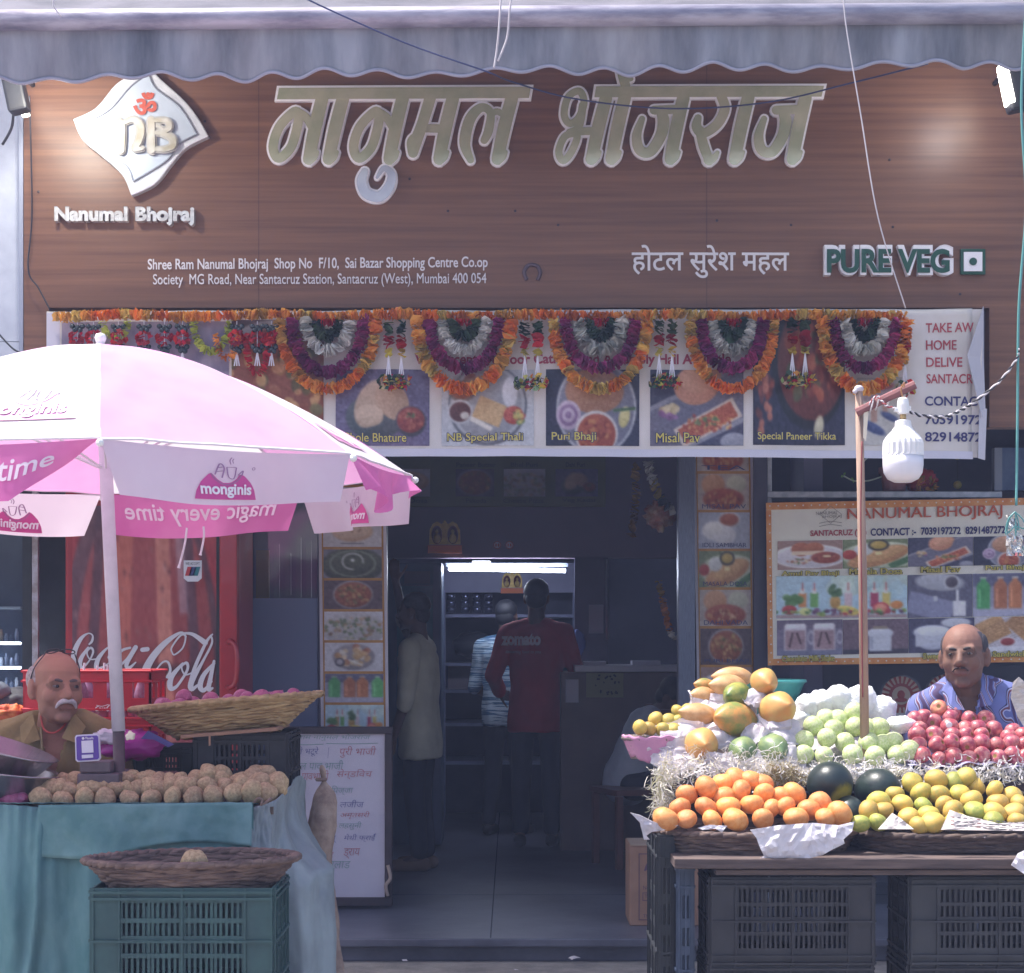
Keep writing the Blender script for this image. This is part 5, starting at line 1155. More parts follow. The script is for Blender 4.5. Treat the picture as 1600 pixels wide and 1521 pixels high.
# torn white sheet hanging over the orange basket
def sheet(name, outline, Y, bulge, m, label, depth=.0, thick=.0018, cat='paper', nz_=.012, top=None):
    bm = bmesh.new(); vs = [bm.verts.new((x, y, 0)) for x, y in outline]; f = bm.faces.new(vs)
    bmesh.ops.triangulate(bm, faces=[f]); 
    bmesh.ops.subdivide_edges(bm, edges=bm.edges[:], cuts=3, use_grid_fill=True); bmesh.ops.triangulate(bm, faces=bm.faces[:])
    bmesh.ops.subdivide_edges(bm, edges=[e for e in bm.edges if e.calc_length() > 9], cuts=1)
    bmesh.ops.triangulate(bm, faces=bm.faces[:])
    bm.verts.index_update(); b = MB(); ys = [y for _, y in outline]; y0 = min(ys); y1 = max(ys)
    pts = []
    for v in bm.verts:
        x, y = v.co.x, v.co.y; t = (y - y0) / (y1 - y0)
        pts.append(P(x, y, Y + bulge(t) + nz_ * mnoise.noise(Vector((x * .06, y * .06, 3))) + nz_ * .6 * mnoise.noise(Vector((x * .15, y * .15, 7)))))
    b.add(pts, [[v.index for v in f.verts] for f in bm.faces]); bm.free()
    return tag(b.build(name, m, smooth=False, solid=thick), label, cat)
LIN = mat('white_sheet', (226, 222, 230), (208, 204, 216), 4, .7, transl=.2)
sheet('torn_sheet', [(1172, 1297), (1215, 1290), (1270, 1286), (1310, 1290), (1335, 1284), (1331, 1300), (1318, 1312), (1320, 1318), (1300, 1328), (1286, 1336), (1262, 1342), (1230, 1343), (1208, 1344), (1190, 1352), (1173, 1353), (1180, 1344), (1194, 1338), (1188, 1326), (1200, 1312), (1182, 1310)], 6.36, lambda t: -.02 * math.sin(t * 3.1), LIN, 'torn white sheet hanging over the front of the orange basket')
sheet('paper_scrap', [(985, 1270), (1000, 1274), (1020, 1284), (1044, 1292), (1060, 1290), (1040, 1297), (1018, 1300), (1010, 1306), (1015, 1312), (1006, 1312), (1004, 1303), (1016, 1296), (1000, 1286)], 6.42, lambda t: .04 * t, LIN, 'pointed white paper sticking out left of the orange basket')
sheet('paper_scrap', [(1090, 1294), (1108, 1289), (1136, 1291), (1132, 1296), (1128, 1301), (1118, 1295), (1098, 1297)], 6.36, lambda t: 0, LIN, 'small white paper corner on the rim of the orange basket')
NEWS = mat('newsprint', (206, 196, 192), (186, 178, 178), 26, .8, stretch=(1, 1, 4))
sheet('newspaper', [(1372, 1296), (1394, 1271), (1406, 1278), (1428, 1296)], 6.36, lambda t: .05 * (1 - t), NEWS, 'folded grey newspaper piece at the left front of the citrus heap')
NP = sheet('newspaper', [(1470, 1297), (1484, 1266), (1510, 1275), (1560, 1287), (1640, 1282), (1640, 1299)], 6.36, lambda t: .05 * (1 - t), NEWS, 'printed newspaper strip along the right front of the citrus heap')
nb = MB()
for k in range(34):
    x = 1486 + (k % 12) * 10 + rs.uniform(-1, 1); y = 1276 + (k // 12) * 6 + (x - 1486) * .09
    nb.add([P(x, y, 6.33), P(x + 6, y + .8, 6.33), P(x + 6, y + 2.2, 6.33), P(x, y + 1.4, 6.33)], [(0, 1, 2, 3)], 1 if k % 12 in (0, 4) else 0)
ORG[NP.name] = ORG.get(NP.name, NP.location.copy()); nb.build('print_lines', [mat('print_grey', (130, 124, 130), None), mat('print_red', (176, 96, 84), None)], NP)
sheet('newspaper', [(1579, 1090), (1583, 1066), (1592, 1058), (1640, 1100), (1640, 1180), (1606, 1146), (1590, 1120)], 6.85, lambda t: .02 * t, NEWS, 'newspaper cone standing at the right edge beside the apples')
sheet('torn_sheet', [(1580, 1352), (1590, 1334), (1640, 1310), (1640, 1372), (1600, 1366)], 6.3, lambda t: -.02 * t, LIN, 'white cloth corner hanging at the right edge of the planks')

# bulb on its wooden stand
POL = mat('weathered_wood', (170, 142, 126), (140, 116, 106), 3, .75, stretch=(8, 8, 1), bump=.2)
ST = thing('lamp_stand', P(1350, 1240, 7.0), 'slim wooden pole with a short arm holding a bulb above the guavas', 'lamp stand')
b = MB(); b.tube([P(1342, 612, 7.0), P(1348, 900, 7.0), P(1352, 1240, 7.0)], [.014, .016, .017], 8); b.build('pole', POL, ST, smooth=True)
b = MB(); b.tube([P(1338, 645, 6.97), P(1385, 622, 6.95), P(1430, 601, 6.93)], .016, 8); b.build('arm', mat('arm_reddish', (134, 84, 86), (112, 70, 74), 9, .7), ST)
b = MB(); b.ell(P(1342, 608, 7.0), (.018, .018, .014), None, 10, 6); b.ell(P(1336, 612, 6.99), .009); b.build('knotted_rag', LIN, ST, smooth=True)
b = MB()
for x, y in ((1362, 634), (1371, 630), (1390, 622)): b.tube([P(x, y, 6.96) + Vector((.006 * math.sin(a), -.022 * math.cos(a), .024 * math.sin(a + .4))) for a in [k * .7 for k in range(10)]], .003, 5)
b.build('white_tie', WWH, ST)
b = MB(); b.add([P(1350, 630, 6.96), P(1358, 632, 6.96), P(1353, 690, 6.96), P(1349, 684, 6.96)], [(0, 1, 2, 3)]); b.build('cloth_strip', mat('strip_cream', (216, 206, 190), None), ST, solid=.002)
BU = thing('light_bulb', P(1411, 755, 6.9), 'big white bulb hanging from the wooden stand', 'bulb')
S_ = 6.9 / FPX; c = P(1411, 755, 6.9); pr = lambda L: [(max(r * S_, 1e-7), h * S_) for r, h in L]
b = MB(); b.lathe(pr([(0, 0), (14, 1), (24, 6), (30, 16), (31.5, 28), (31.5, 42)]), c, 40); b.build('diffuser', mat('bulb_white', (224, 222, 232), None, rough=.3), BU, smooth=True)
b = MB()
N = 44; vs = []; fs = []
prof = [(31.7, 42), (32, 46), (31.6, 62), (30, 67), (25, 74), (18, 81), (13.5, 88), (12, 97), (6, 99)]
for i, (r, h) in enumerate(prof):
    for j in range(N):
        k = r * (1 - (.07 if (j % 2 and 1 <= i <= 4) else 0)); a = 2 * math.pi * j / N; vs.append(c + Vector((k * math.cos(a), k * math.sin(a), h)) * S_)
for i in range(len(prof) - 1):
    for j in range(N): fs.append((i * N + j, i * N + (j + 1) % N, (i + 1) * N + (j + 1) % N, (i + 1) * N + j))
b.add(vs, fs); b.build('ribbed_body', mat('bulb_body', (232, 230, 232), None, rough=.4), BU, smooth=False)
b = MB(); b.lathe(pr([(5, 98.5), (5, 108)]), c, 14); b.build('cap', mat('brass', (190, 160, 110), None, rough=.35, metal=.6), BU, smooth=True)
b = MB(); b.lathe(pr([(6, 107), (9, 108), (9.5, 122), (8, 132), (3, 134)]), c, 16); b.box(c + Vector((-10, 0, 114)) * S_, Vector((8, 8, 7)) * S_); b.box(c + Vector((9, 0, 116)) * S_, Vector((6, 8, 8)) * S_); b.build('holder', WHITEP, BU, bevel=.003)
b = MB(); b.tube(spline([c + Vector((0, 0, 133)) * S_, c + Vector((-3, 0, 146)) * S_, c + Vector((1, -6, 156)) * S_, c + Vector((2, 3, 150)) * S_], 5), .003, 5); b.build('hanging_wire', mat('copper_wire', (180, 130, 90), None, rough=.4), BU)
def twisted(pts, r, label, m1, m2, turns=60):
    sp = spline([P(*p) for p in pts], 24); T = thing('twisted_flex', sp[-1], label, 'wire')
    for ph, mm in ((0, m1), (math.pi, m2)):
        b = MB(); out = []
        for k, p in enumerate(sp):
            a = k / len(sp) * turns + ph; out.append(p + Vector((0, math.cos(a), math.sin(a))) * r)
        b.tube(out, r * .95, 5); b.build('strand', mm, T, smooth=True)
twisted([(1418, 642, 6.9), (1440, 650, 6.92), (1475, 652, 6.95), (1500, 642, 7), (1520, 630, 7.0), (1560, 598, 7.0), (1588, 562, 7.0), (1592, 545, 7.0)], .0038, 'black and white twisted flex running from the bulb to the right', WBK, WWH, 90)
twisted([(1404, 640, 6.9), (1385, 634, 6.9), (1370, 620, 6.93), (1358, 632, 6.95)], .003, 'red and white twisted flex between bulb holder and pole', mat('wire_red', (160, 70, 74), None), WWH, 40)
wire('wire', [(1347, 690, 6.97), (1345, 800, 6.97), (1346, 900, 6.97), (1347, 1000, 6.97), (1348, 1090, 6.97)], .0028, mat('wire_darkred', (130, 60, 64), None), 'thin dark red wire running down the left side of the pole')
tg = thing('plastic_bag', P(1585, 860, 6.9), 'clear plastic bag tied with teal string at the right edge', 'bag')
b = MB()
for k in range(5): a = k * 1.2; b.tube(spline([P(1586, 800, 6.9), P(1586 + 12 * math.cos(a), 812, 6.9), P(1586 + 16 * math.cos(a), 826 + 3 * k, 6.9), P(1586, 822, 6.9)], 5), .0025, 5)
b.build('teal_string', WGR, tg)
crum = MB(); crum.grid(lambda u, v: P(1572 + 34 * u * (.4 + .6 * v), 805 + 64 * v, 6.92) + Vector((0, .03 * mnoise.noise(Vector((u * 5, v * 5, 2))), 0)), 10, 12); crum.build('film', thin_glass('bag_film', (206, 214, 222), .45, .12), tg)
# cardboard box on the step
CB = thing('cardboard_box', P(1008, 1447, 9.05), 'brown cardboard box with small print standing on the step', 'box')
b = MB(); x0 = P(984, 0, 9.05).x; zt = P(0, 1322, 9.05).z; b.bb(x0, x0 + .36, 9.05, 9.4, FZ + .002, zt); b.build('carton', mat('cardboard', (160, 124, 104), (146, 112, 94), 7, .85, bump=.05), CB, bevel=.004)
b = MB(); bx = lambda a, c_, t, w_: b.add([P(a, t, 9.046), P(c_, t, 9.046), P(c_, w_, 9.046), P(a, w_, 9.046)], [(0, 1, 2, 3)])
bx(998, 1060, 1334, 1335.2); bx(998, 999.2, 1335.2, 1437); bx(998, 1060, 1437, 1438.2); bx(1004, 1040, 1395, 1396); bx(1004, 1040, 1407, 1408); bx(1004, 1005, 1396, 1407)
ribbon(b, [(1008, 1360), (1014, 1352), (1020, 1354)], [3, 8, 2], 9.046); ribbon(b, [(1014, 1418), (1022, 1424), (1034, 1440)], 3, 9.046); put_text(b, 'Not For Sale', 1005, 1042, 1390, 1384, 9.046); put_text(b, 'Top Food', 1007, 1040, 1405, 1398, 9.046); put_text(b, 'TM', 1005, 1014, 1434, 1429, 9.046); b.build('box_print', mat('print_purple', (92, 70, 92), None), CB)
b = MB(); b.bb(x0 + .004, x0 + .30, 9.044, 9.36, zt + .001, zt + .006); b.build('flap', mat('cardboard_flap', (174, 150, 132), None, rough=.8), CB)
# ------------------------------------------------------------------ left stall
VS = thing('vegetable_stall', P(200, 1260, 6.3), 'cloth draped vegetable stall table at the left', 'stall')
b = MB(); b.bb(P(-160, 0, 6).x, P(428, 0, 5.9).x, 5.88, 6.75, .925, .948); b.build('table_top', mat('table_ply', (110, 92, 84), (90, 76, 70), 5, .8), VS)
for x in (-1.5, -.78):
    for y in (5.95, 6.65): b = MB(); b.bb(x, x + .05, y, y + .05, 0, .924); b.build('leg', MATS['table_ply'], VS)
TEAL = mat('teal_tarp', (66, 112, 118), (124, 158, 164), 2.2, .8, bump=.22, bscale=26, detail=9, lo=.36, hi=.72, stretch=(1.4, 1, .7))
BLUT = mat('bluegrey_tarp', (120, 130, 138), (146, 158, 164), 4, .6, bump=.1, bscale=18, detail=8)
def teal(u, v):
    px = -130 + 526 * u; top = 1262 - 6 * u + 3 * math.sin(u * 19)
    py = top + 470 * v
    f = (.020 * math.sin(px * .045 + v * 1.2) + .010 * math.sin(px * .11 - v * 3)) * min(1, v * 3)
    fold = math.exp(-((px - (62 + 10 * math.sin(v * 4) - 34 * v)) / 7) ** 2) * .035 * min(1, v * 4)
    gather = .012 * math.sin((px - 62) * .35) * math.exp(-abs(px - 62) / 50) * math.exp(-v * 6)
    q = P(px, py, 5.85); q.y -= f + fold + gather + .05 * v + .012 * mnoise.noise(Vector((px * .03, v * 6, 2))) + .005 * mnoise.noise(Vector((px * .08, v * 22, 6))) + .007 * abs(mnoise.noise(Vector((px * .022 + v * 3, v * 9, 11)))); return q
b = MB(); b.grid(teal, 130, 60)
b.grid(lambda u, v: Vector((teal(u, 0).x, teal(u, 0).y + .12 * v, .951 + (.012) * (1 - v))), 130, 2)
tag(b.build('tarp_cloth', TEAL, smooth=True, solid=.002), 'faded teal tarp hanging over the front of the vegetable stall', 'tarp')
# hem flap of a second layer (upper band with its own edge)
b = MB()
def band(u, v):
    px = 60 + 334 * u; bot = 1338 - 18 * u + 8 * math.sin(u * 7); py = 1258 - 4 * u + (bot - 1258) * v
    q = P(px, py, 5.832); q.y -= .010 * math.sin(px * .05) * v + .012 * v + .006 * mnoise.noise(Vector((px * .05, v * 3, 5))); return q
b.grid(band, 80, 14); tag(b.build('tarp_cloth', mat('teal_band', (80, 122, 126), (122, 156, 160), 2.6, .7, bump=.18, bscale=30, detail=9), smooth=True, solid=.003), 'shorter teal cloth band over the tarp just below the potatoes', 'tarp')
top = spline([P(392, 1262, 5.86), P(418, 1256, 5.87), P(436, 1246, 5.95), P(452, 1228, 6.2), P(468, 1212, 6.5), P(478, 1222, 6.75)], 8)
mid = spline([P(396, 1390, 5.85), P(424, 1395, 5.84), P(448, 1400, 5.9), P(500, 1366, 5.98), P(520, 1352, 6.2), P(500, 1330, 6.6)], 8)
bot = spline([P(398, 1620, 5.85), P(428, 1620, 5.84), P(470, 1620, 5.86), P(515, 1615, 5.92), P(519, 1600, 6.2), P(512, 1560, 6.6)], 8)
def drape(u, v):
    i = u * (len(top) - 1); k = min(int(i), len(top) - 2); t = i - k
    a, m_, c = (L[k].lerp(L[k + 1], t) for L in (top, mid, bot))
    p = a.lerp(m_, v * 2) if v < .5 else m_.lerp(c, v * 2 - 1)
    if v < .5: p.x = a.x + (m_.x - a.x) * (v * 2) ** 2.6
    w = 4 * v * (.5 - v) if v < .5 else 0
    n = .022 * math.sin(u * 26 + v * 3) * min(1, v * 2.5) + .014 * mnoise.noise(Vector((u * 9, v * 5, 1))) + .006 * mnoise.noise(Vector((u * 30, v * 16, 4)))
    return p + Vector((n * .6 - w * .03, -n, 0))
b = MB(); b.grid(drape, 90, 60); tag(b.build('tarp_cloth', BLUT, smooth=True, solid=.003), 'pale blue grey tarp bulging over the right end of the vegetable stall', 'tarp')
b = MB(); b.tube(spline([P(397, 1254, 5.84), P(403, 1248, 5.83), P(410, 1251, 5.83), P(408, 1258, 5.83), P(416, 1254, 5.83), P(424, 1247, 5.84)], 5), .004, 5); tag(b.build('clip', mat('rope_brown', (120, 100, 92), None)), 'brown twine knot between the teal and grey tarps', 'twine')

# potatoes
def f_pot(s):
    def f(v):
        w = lump(v, .22, .9, s * 3.1); w = w * (1 + .05 * mnoise.noise(v * 3 + Vector((s, 0, 0))))
        for d in POTD[s]:
            dd = (v - d).length; w = w * (1 - .10 * math.exp(-(dd / .16) ** 2))
        return Vector((w.x * 1.12, w.y * .95, w.z * .86))
    return f
rp = random.Random(5); POTD = [[Vector((rp.gauss(0, 1), rp.gauss(0, 1), rp.gauss(0, 1))).normalized() for _ in range(7)] for _ in range(5)]
m_pot = mat('potato_skin', (190, 164, 130), (156, 130, 100), 4, .85, rnd=.1, bump=.18, bscale=26, detail=8)
POT = [fruit_proto('potato', f_pot(k), [m_pot], 0, 26, 18) for k in range(5)]
prow = [[(64, 1248), (98, 1250), (131, 1248), (165, 1248), (202, 1248), (236, 1249), (270, 1246), (302, 1245), (334, 1245), (366, 1240), (394, 1238), (418, 1238)],
        [(55, 1236), (80, 1234), (107, 1237), (132, 1238), (162, 1232), (196, 1236), (232, 1232), (268, 1231), (297, 1233), (325, 1229), (352, 1229), (378, 1228), (404, 1224), (431, 1228), (92, 1233), (147, 1234), (180, 1233), (214, 1233), (250, 1233), (283, 1231)],
        [(117, 1222), (150, 1222), (172, 1220), (195, 1219), (222, 1220), (247, 1222), (283, 1222), (324, 1214), (346, 1218), (372, 1222), (395, 1216), (436, 1220), (100, 1224), (133, 1221), (208, 1218), (235, 1219), (265, 1221), (304, 1219)], [(402, 1208), (418, 1211), (345, 1210), (326, 1208)]]
ip = iter([])
heap('potato', prow, 5.97, .07, .0335, POT, 'dusty brown potato, %s from left in the %s of the potato bed', ['front row', 'second row', 'back row', 'top layer'], 'potato', 'potatoes laid out on the stall', .12)
# extra size for the big ones at the right end
for o in bpy.data.objects:
    if o.name.startswith('potato') and o.location.x > P(395, 0, 6).x and o.type == 'MESH': o.scale = tuple(s * 1.12 for s in o.scale)
m_on = mat('onion_skin', (150, 62, 104), (182, 104, 140), 3.2, .35, rnd=.14, stretch=(4, 4, 1), lo=.35, hi=.7, bump=.05, bscale=20)
ON = [fruit_proto('onion', (lambda s: lambda v: (lambda w, r: Vector((w.x, w.y, w.z * .86 + (.34 * math.exp(-(r / .22) ** 2) * (1 if v.z > 0 else -.3)))))(lump(v, .07, 1.2, s), math.hypot(v.x, v.y)))(k + 2), [m_on, mat('onion_tip', (190, 150, 120), None, rough=.8)], .012) for k in range(3)]
heap('onion', [[(-8, 1250), (14, 1250), (34, 1250), (24, 1252)], [(4, 1236), (31, 1238), (45, 1240)], [(-10, 1226), (14, 1226)]], 5.98, .06, .026, ON, 'purple onion, %s from left in the %s of the left corner pile', ['front row', 'second row', 'top row'], 'onion', 'purple onions at the left corner')
# onion basket on crate
WKY = mat('wicker_straw', (186, 158, 118), (146, 118, 84), 16, .7, stretch=(1, 1, 6), bump=.3, bscale=40)
ob = P(358, 1146, 6.42); orot = Matrix.Rotation(R(-5.0), 3, 'Y') @ Matrix.Rotation(R(-2), 3, 'X')
basket('wicker_basket', 'tilted straw coloured basket of purple onions standing on a dark crate', ob, .308, .24, .105, .56, WKY, orot, 12, .0085, mat('straw_lining', (150, 124, 92), None, rough=.9), 12)
ro = random.Random(17); on_rows = [[], [], []]
for ri, (y, sx, n) in enumerate(((-.12, .22, 8), (.0, .25, 9), (.12, .22, 8))):
    for k in range(n):
        x = -sx + 2 * sx * (k + .5) / n + ro.uniform(-.006, .006); on_rows[ri].append((x, y + ro.uniform(-.02, .02), .088 + ro.uniform(-.004, .02) + (.012 if ri == 1 else 0) - .012 * (1 - abs(x) / .25) * 0))
for ri, row in enumerate(on_rows):
    for k, q in enumerate(row):
        put_fruit('onion', ro.choice(ON), ob + orot @ Vector(q), (ro.uniform(0, 6), ro.uniform(0, 6), ro.uniform(0, 6)), .029 * ro.uniform(.85, 1.15), 'purple onion in the tilted basket, %s from left in its %s' % (ORD[k], ['front row', 'middle row', 'back row'][ri]), 'onion', 'onions in the tilted basket')
put_fruit('onion', ON[0], P(287, 1090, 6.36), (1, 2, 0), .028, 'purple onion sitting proud of the rim in the middle of the tilted basket', 'onion', 'onions in the tilted basket')
crate_at(304, 448, 1146, 6.28, .27, .36, 'dark crate carrying the tilted onion basket', CRK, 'dark crates behind the potatoes', 4, 2)
crate_at(208, 302, 1168, 6.45, .24, .30, 'black crate beside the umbrella pole behind the potatoes', CRD, 'dark crates behind the potatoes', 4, 2)
b = MB(); b.prism([P(282, 1149, 6.22), P(432, 1137, 6.22), P(434, 1142, 6.22), P(283, 1154, 6.22)], (0, .34, 0)); b.prism([P(326, 1146, 6.215), P(329, 1145, 6.215), P(329, 1165, 6.215), P(326, 1166, 6.215)], (0, .003, 0)); tag(b.build('cardboard_sheet', MATS['cardboard']), 'flat cardboard sheet under the tilted onion basket', 'cardboard')
# green crate and shallow wicker basket in front
crate_at(142, 427, 1388, 5.40, .30, .34, 'teal green slotted crate in front of the vegetable stall', mat('crate_teal', (52, 86, 88), (44, 74, 78), 9, .5, bump=.04, bscale=60), None, 4, 4)
crate_at(142, 427, 1549, 5.40, .30, .34, 'teal green crate at the bottom of the stack in front of the stall', MATS['crate_teal'], None, 4, 4)
WKB = mat('wicker_brown', (122, 100, 92), (84, 66, 64), 16, .75, stretch=(1, 1, 5), bump=.3, bscale=40)
q = P(300, 1389, 5.57); basket('wicker_basket', 'shallow brown wicker basket with one potato on the teal crate', q, .30, .19, .088, .74, WKB, Matrix.Rotation(R(-.8), 3, 'Y'), 10, .0085, mat('wicker_inside', (96, 78, 72), (70, 56, 54), 20, .9), 14)
put_fruit('potato', POT[1], P(304, 1345, 5.66), (0, 0, 0), .036, 'single pale potato in the shallow basket on the teal crate', 'potato', None)
# payment plaque, weighing scale, bags, steel bowl
b_ = thing('payment_plaque', P(136, 1192, 6.0), 'small purple payment plaque with white border standing on the scale', 'plaque')
b = MB(); b.prism([P(*p, 6.0) for p in ((117, 1152), (119, 1149), (152, 1147), (155, 1150), (157, 1185), (154, 1189), (121, 1191), (118, 1188))], (0, .012, 0)); b.build('plate', mat('plaque_white', (214, 206, 226), None, rough=.4), b_)
b = MB(); b.prism([P(*p, 5.996) for p in ((119, 1153), (121, 1151), (151, 1149.5), (153, 1151.5), (154.5, 1184.5), (152, 1187), (122.5, 1189), (120, 1186.5))], (0, .003, 0)); b.build('purple_face', mat('plaque_purple', (90, 56, 156), None, rough=.4), b_)
b = MB(); b.prism([P(*p, 5.992) for p in ((127, 1158), (145, 1157), (146, 1176), (128, 1177))], (0, .003, 0)); b.prism([P(*p, 5.992) for p in ((127.5, 1180), (145, 1179), (145.5, 1184), (128, 1185.5))], (0, .003, 0)); b.build('white_panel', MATS['plaque_white'], b_)
b = MB(); b.lathe([(.004, 0), (.004, .002)], P(130, 1154, 5.993), 12, rot=Matrix.Rotation(R(90), 3, 'X')); put_text(b, 'PhonePe', 133.5, 146, 1155.5, 1151.5, 5.993, bold=.02); b.build('lettering', LW, b_)
sc_ = thing('weighing_scale', P(140, 1228, 6.05), 'brown grey weighing scale under the purple plaque', 'scale')
SCB = mat('scale_brown', (106, 88, 96), (86, 72, 82), 9, .5)
b = MB(); b.pxbox(124, 1190, 172, 1208, 6.02, 6.12); b.build('display', SCB, sc_, bevel=.005); b = MB(); b.pxbox(120, 1209, 186, 1230, 6.02, 6.25); b.build('body', SCB, sc_, bevel=.006)
b = MB(); b.pxbox(206, 1211, 264, 1228, 6.12, 6.3); tag(b.build('wood_block', mat('brick_brown', (130, 92, 92), (112, 80, 82), 9, .8), bevel=.005), 'reddish brown block behind the potatoes right of the umbrella pole', 'block')
def blobby(c, r, amp, fr, o, n=(30, 20)):
    b = MB(); b.ell((0, 0, 0), 1, None, *n); b.v = [Vector(c) + Vector((v.x * r[0], v.y * r[1], v.z * r[2])) * (1 + amp * (abs(mnoise.noise(v * fr + Vector((o, 0, 0)))) * 2 - .5) + amp * .5 * mnoise.noise(v * fr * 2.4)) for v in b.v]; return b
BGm = mat('magenta_plastic', (196, 60, 170), (170, 44, 150), 5, .35, transl=.25)
bg = thing('plastic_bag', P(205, 1186, 6.3), 'magenta and white plastic bag beside the umbrella pole', 'bag')
blobby(P(205, 1164, 6.3), (.115, .07, .05), .22, 2.2, 3).build('magenta_film', BGm, bg, smooth=True); blobby(P(172, 1152, 6.27), (.055, .05, .026), .3, 2.5, 8).build('white_film', mat('film_white', (220, 210, 226), None, rough=.4, transl=.2), bg, smooth=True)
b = MB()
pts = [(194, 1150), (199, 1146), (201, 1141), (205, 1146), (210, 1147), (208, 1152), (208, 1157), (202, 1156), (196, 1158), (196, 1153)]
b.prism([P(x, y, 5.98) for x, y in pts], (0, .03, 0)); tag(b.build('tissue_knot', mat('cream_cloth', (226, 216, 196), None, rough=.8), bevel=.006), 'small cream tissue knot stuck on the umbrella rod', 'knot')
b = MB(); b.prism([P(*p, 6.22) for p in ((220, 1155), (231, 1142), (272, 1163), (263, 1168), (240, 1156))], (0, .006, 0)); tag(b.build('card', mat('card_navy', (72, 60, 130), None, rough=.4)), 'second navy purple card leaning against the magenta bag', 'card')
bw = thing('steel_bowl', P(10, 1232, 6.05), 'dented steel bowl standing at the left end of the stall', 'bowl')
rot = Matrix.Rotation(R(9), 3, 'Y'); c = P(-14, 1250, 6.1)
STL = mat('bowl_steel', (186, 180, 186), (166, 158, 166), 8, .25, .75, bump=.08, bscale=8)
b = MB(); b.lathe([(.001, .0), (.12, .004), (.165, .04), (.198, .10), (.207, .104), (.205, .108), (.192, .102), (.16, .045), (.118, .012), (.001, .008)], c, 40, rot=rot); b.build('bowl', STL, bw, smooth=True)
b = MB(); b.lathe([(.15, .0), (.205, .08), (.214, .084), (.203, .088), (.146, .006)], c + Vector((-.02, .0, .10)), 40, rot=Matrix.Rotation(R(17), 3, 'Y')); tag(b.build('steel_plate', STL, smooth=True), 'tilted steel pan lying on top of the steel bowl', 'pan')
# jute sacks between stall and whiteboard
JUT = mat('jute', (166, 146, 134), (136, 116, 108), 18, .85, bump=.3, bscale=60, stretch=(1, 1, 1))
def sack(label, cx, ytop, ybot, w, Y, tie=True, o=0):
    T = thing('jute_sack', P(cx, ybot, Y), label, 'sack', 'jute sacks beside the stall'); b = MB(); N = 30; S2 = Y / FPX
    prof = [(.10, ytop), (.22, ytop + 8), (.16, ytop + 22), (.22, ytop + 28), (.72, ytop + 46), (.95, ytop + 80), (1, ytop + 120), (.92, ytop + 165), (1.0, ytop + 215), (1.02, (ytop + ybot) / 2 + 60), (.98, ybot - 20), (.8, ybot)] if tie else [(.3, ytop), (.8, ytop + 10), (1, ytop + 50), (1, ybot - 12), (.85, ybot)]
    pts = spline([(r, y, 0) for r, y in prof], 5); vs = []
    for p in pts:
        for j in range(N):
            a = 2 * math.pi * j / N; k = w / 2 * p.x * (1 + .12 * mnoise.noise(Vector((math.cos(a) * 1.6, math.sin(a) * 1.6, p.y * .03 + o))) + .05 * mnoise.noise(Vector((math.cos(a) * 5, math.sin(a) * 5, p.y * .08))))
            q = P(cx + (506 - cx) * 0, p.y, Y); vs.append(q + Vector((math.cos(a) * k * S2 + .012 * math.sin(p.y * .03 + o), math.sin(a) * k * S2, 0)))
    b.add(vs, [(i * N + j, i * N + (j + 1) % N, (i + 1) * N + (j + 1) % N, (i + 1) * N + j) for i in range(len(pts) - 1) for j in range(N)]); b.build('body', JUT, T, smooth=True)
    if tie: b = MB(); b.lathe([(.018, 0), (.022, .006), (.018, .012)], P(cx, ytop + 25, Y), 12); b.build('tie_cord', MATS['rope_brown'], T)
sack('tall tied jute sack standing between the grey tarp and whiteboard', 502, 1196, 1548, 46, 6.7, True, 2)
sack('low jute sack at the bottom edge beside the grey tarp', 512, 1436, 1640, 40, 6.3, False, 6)
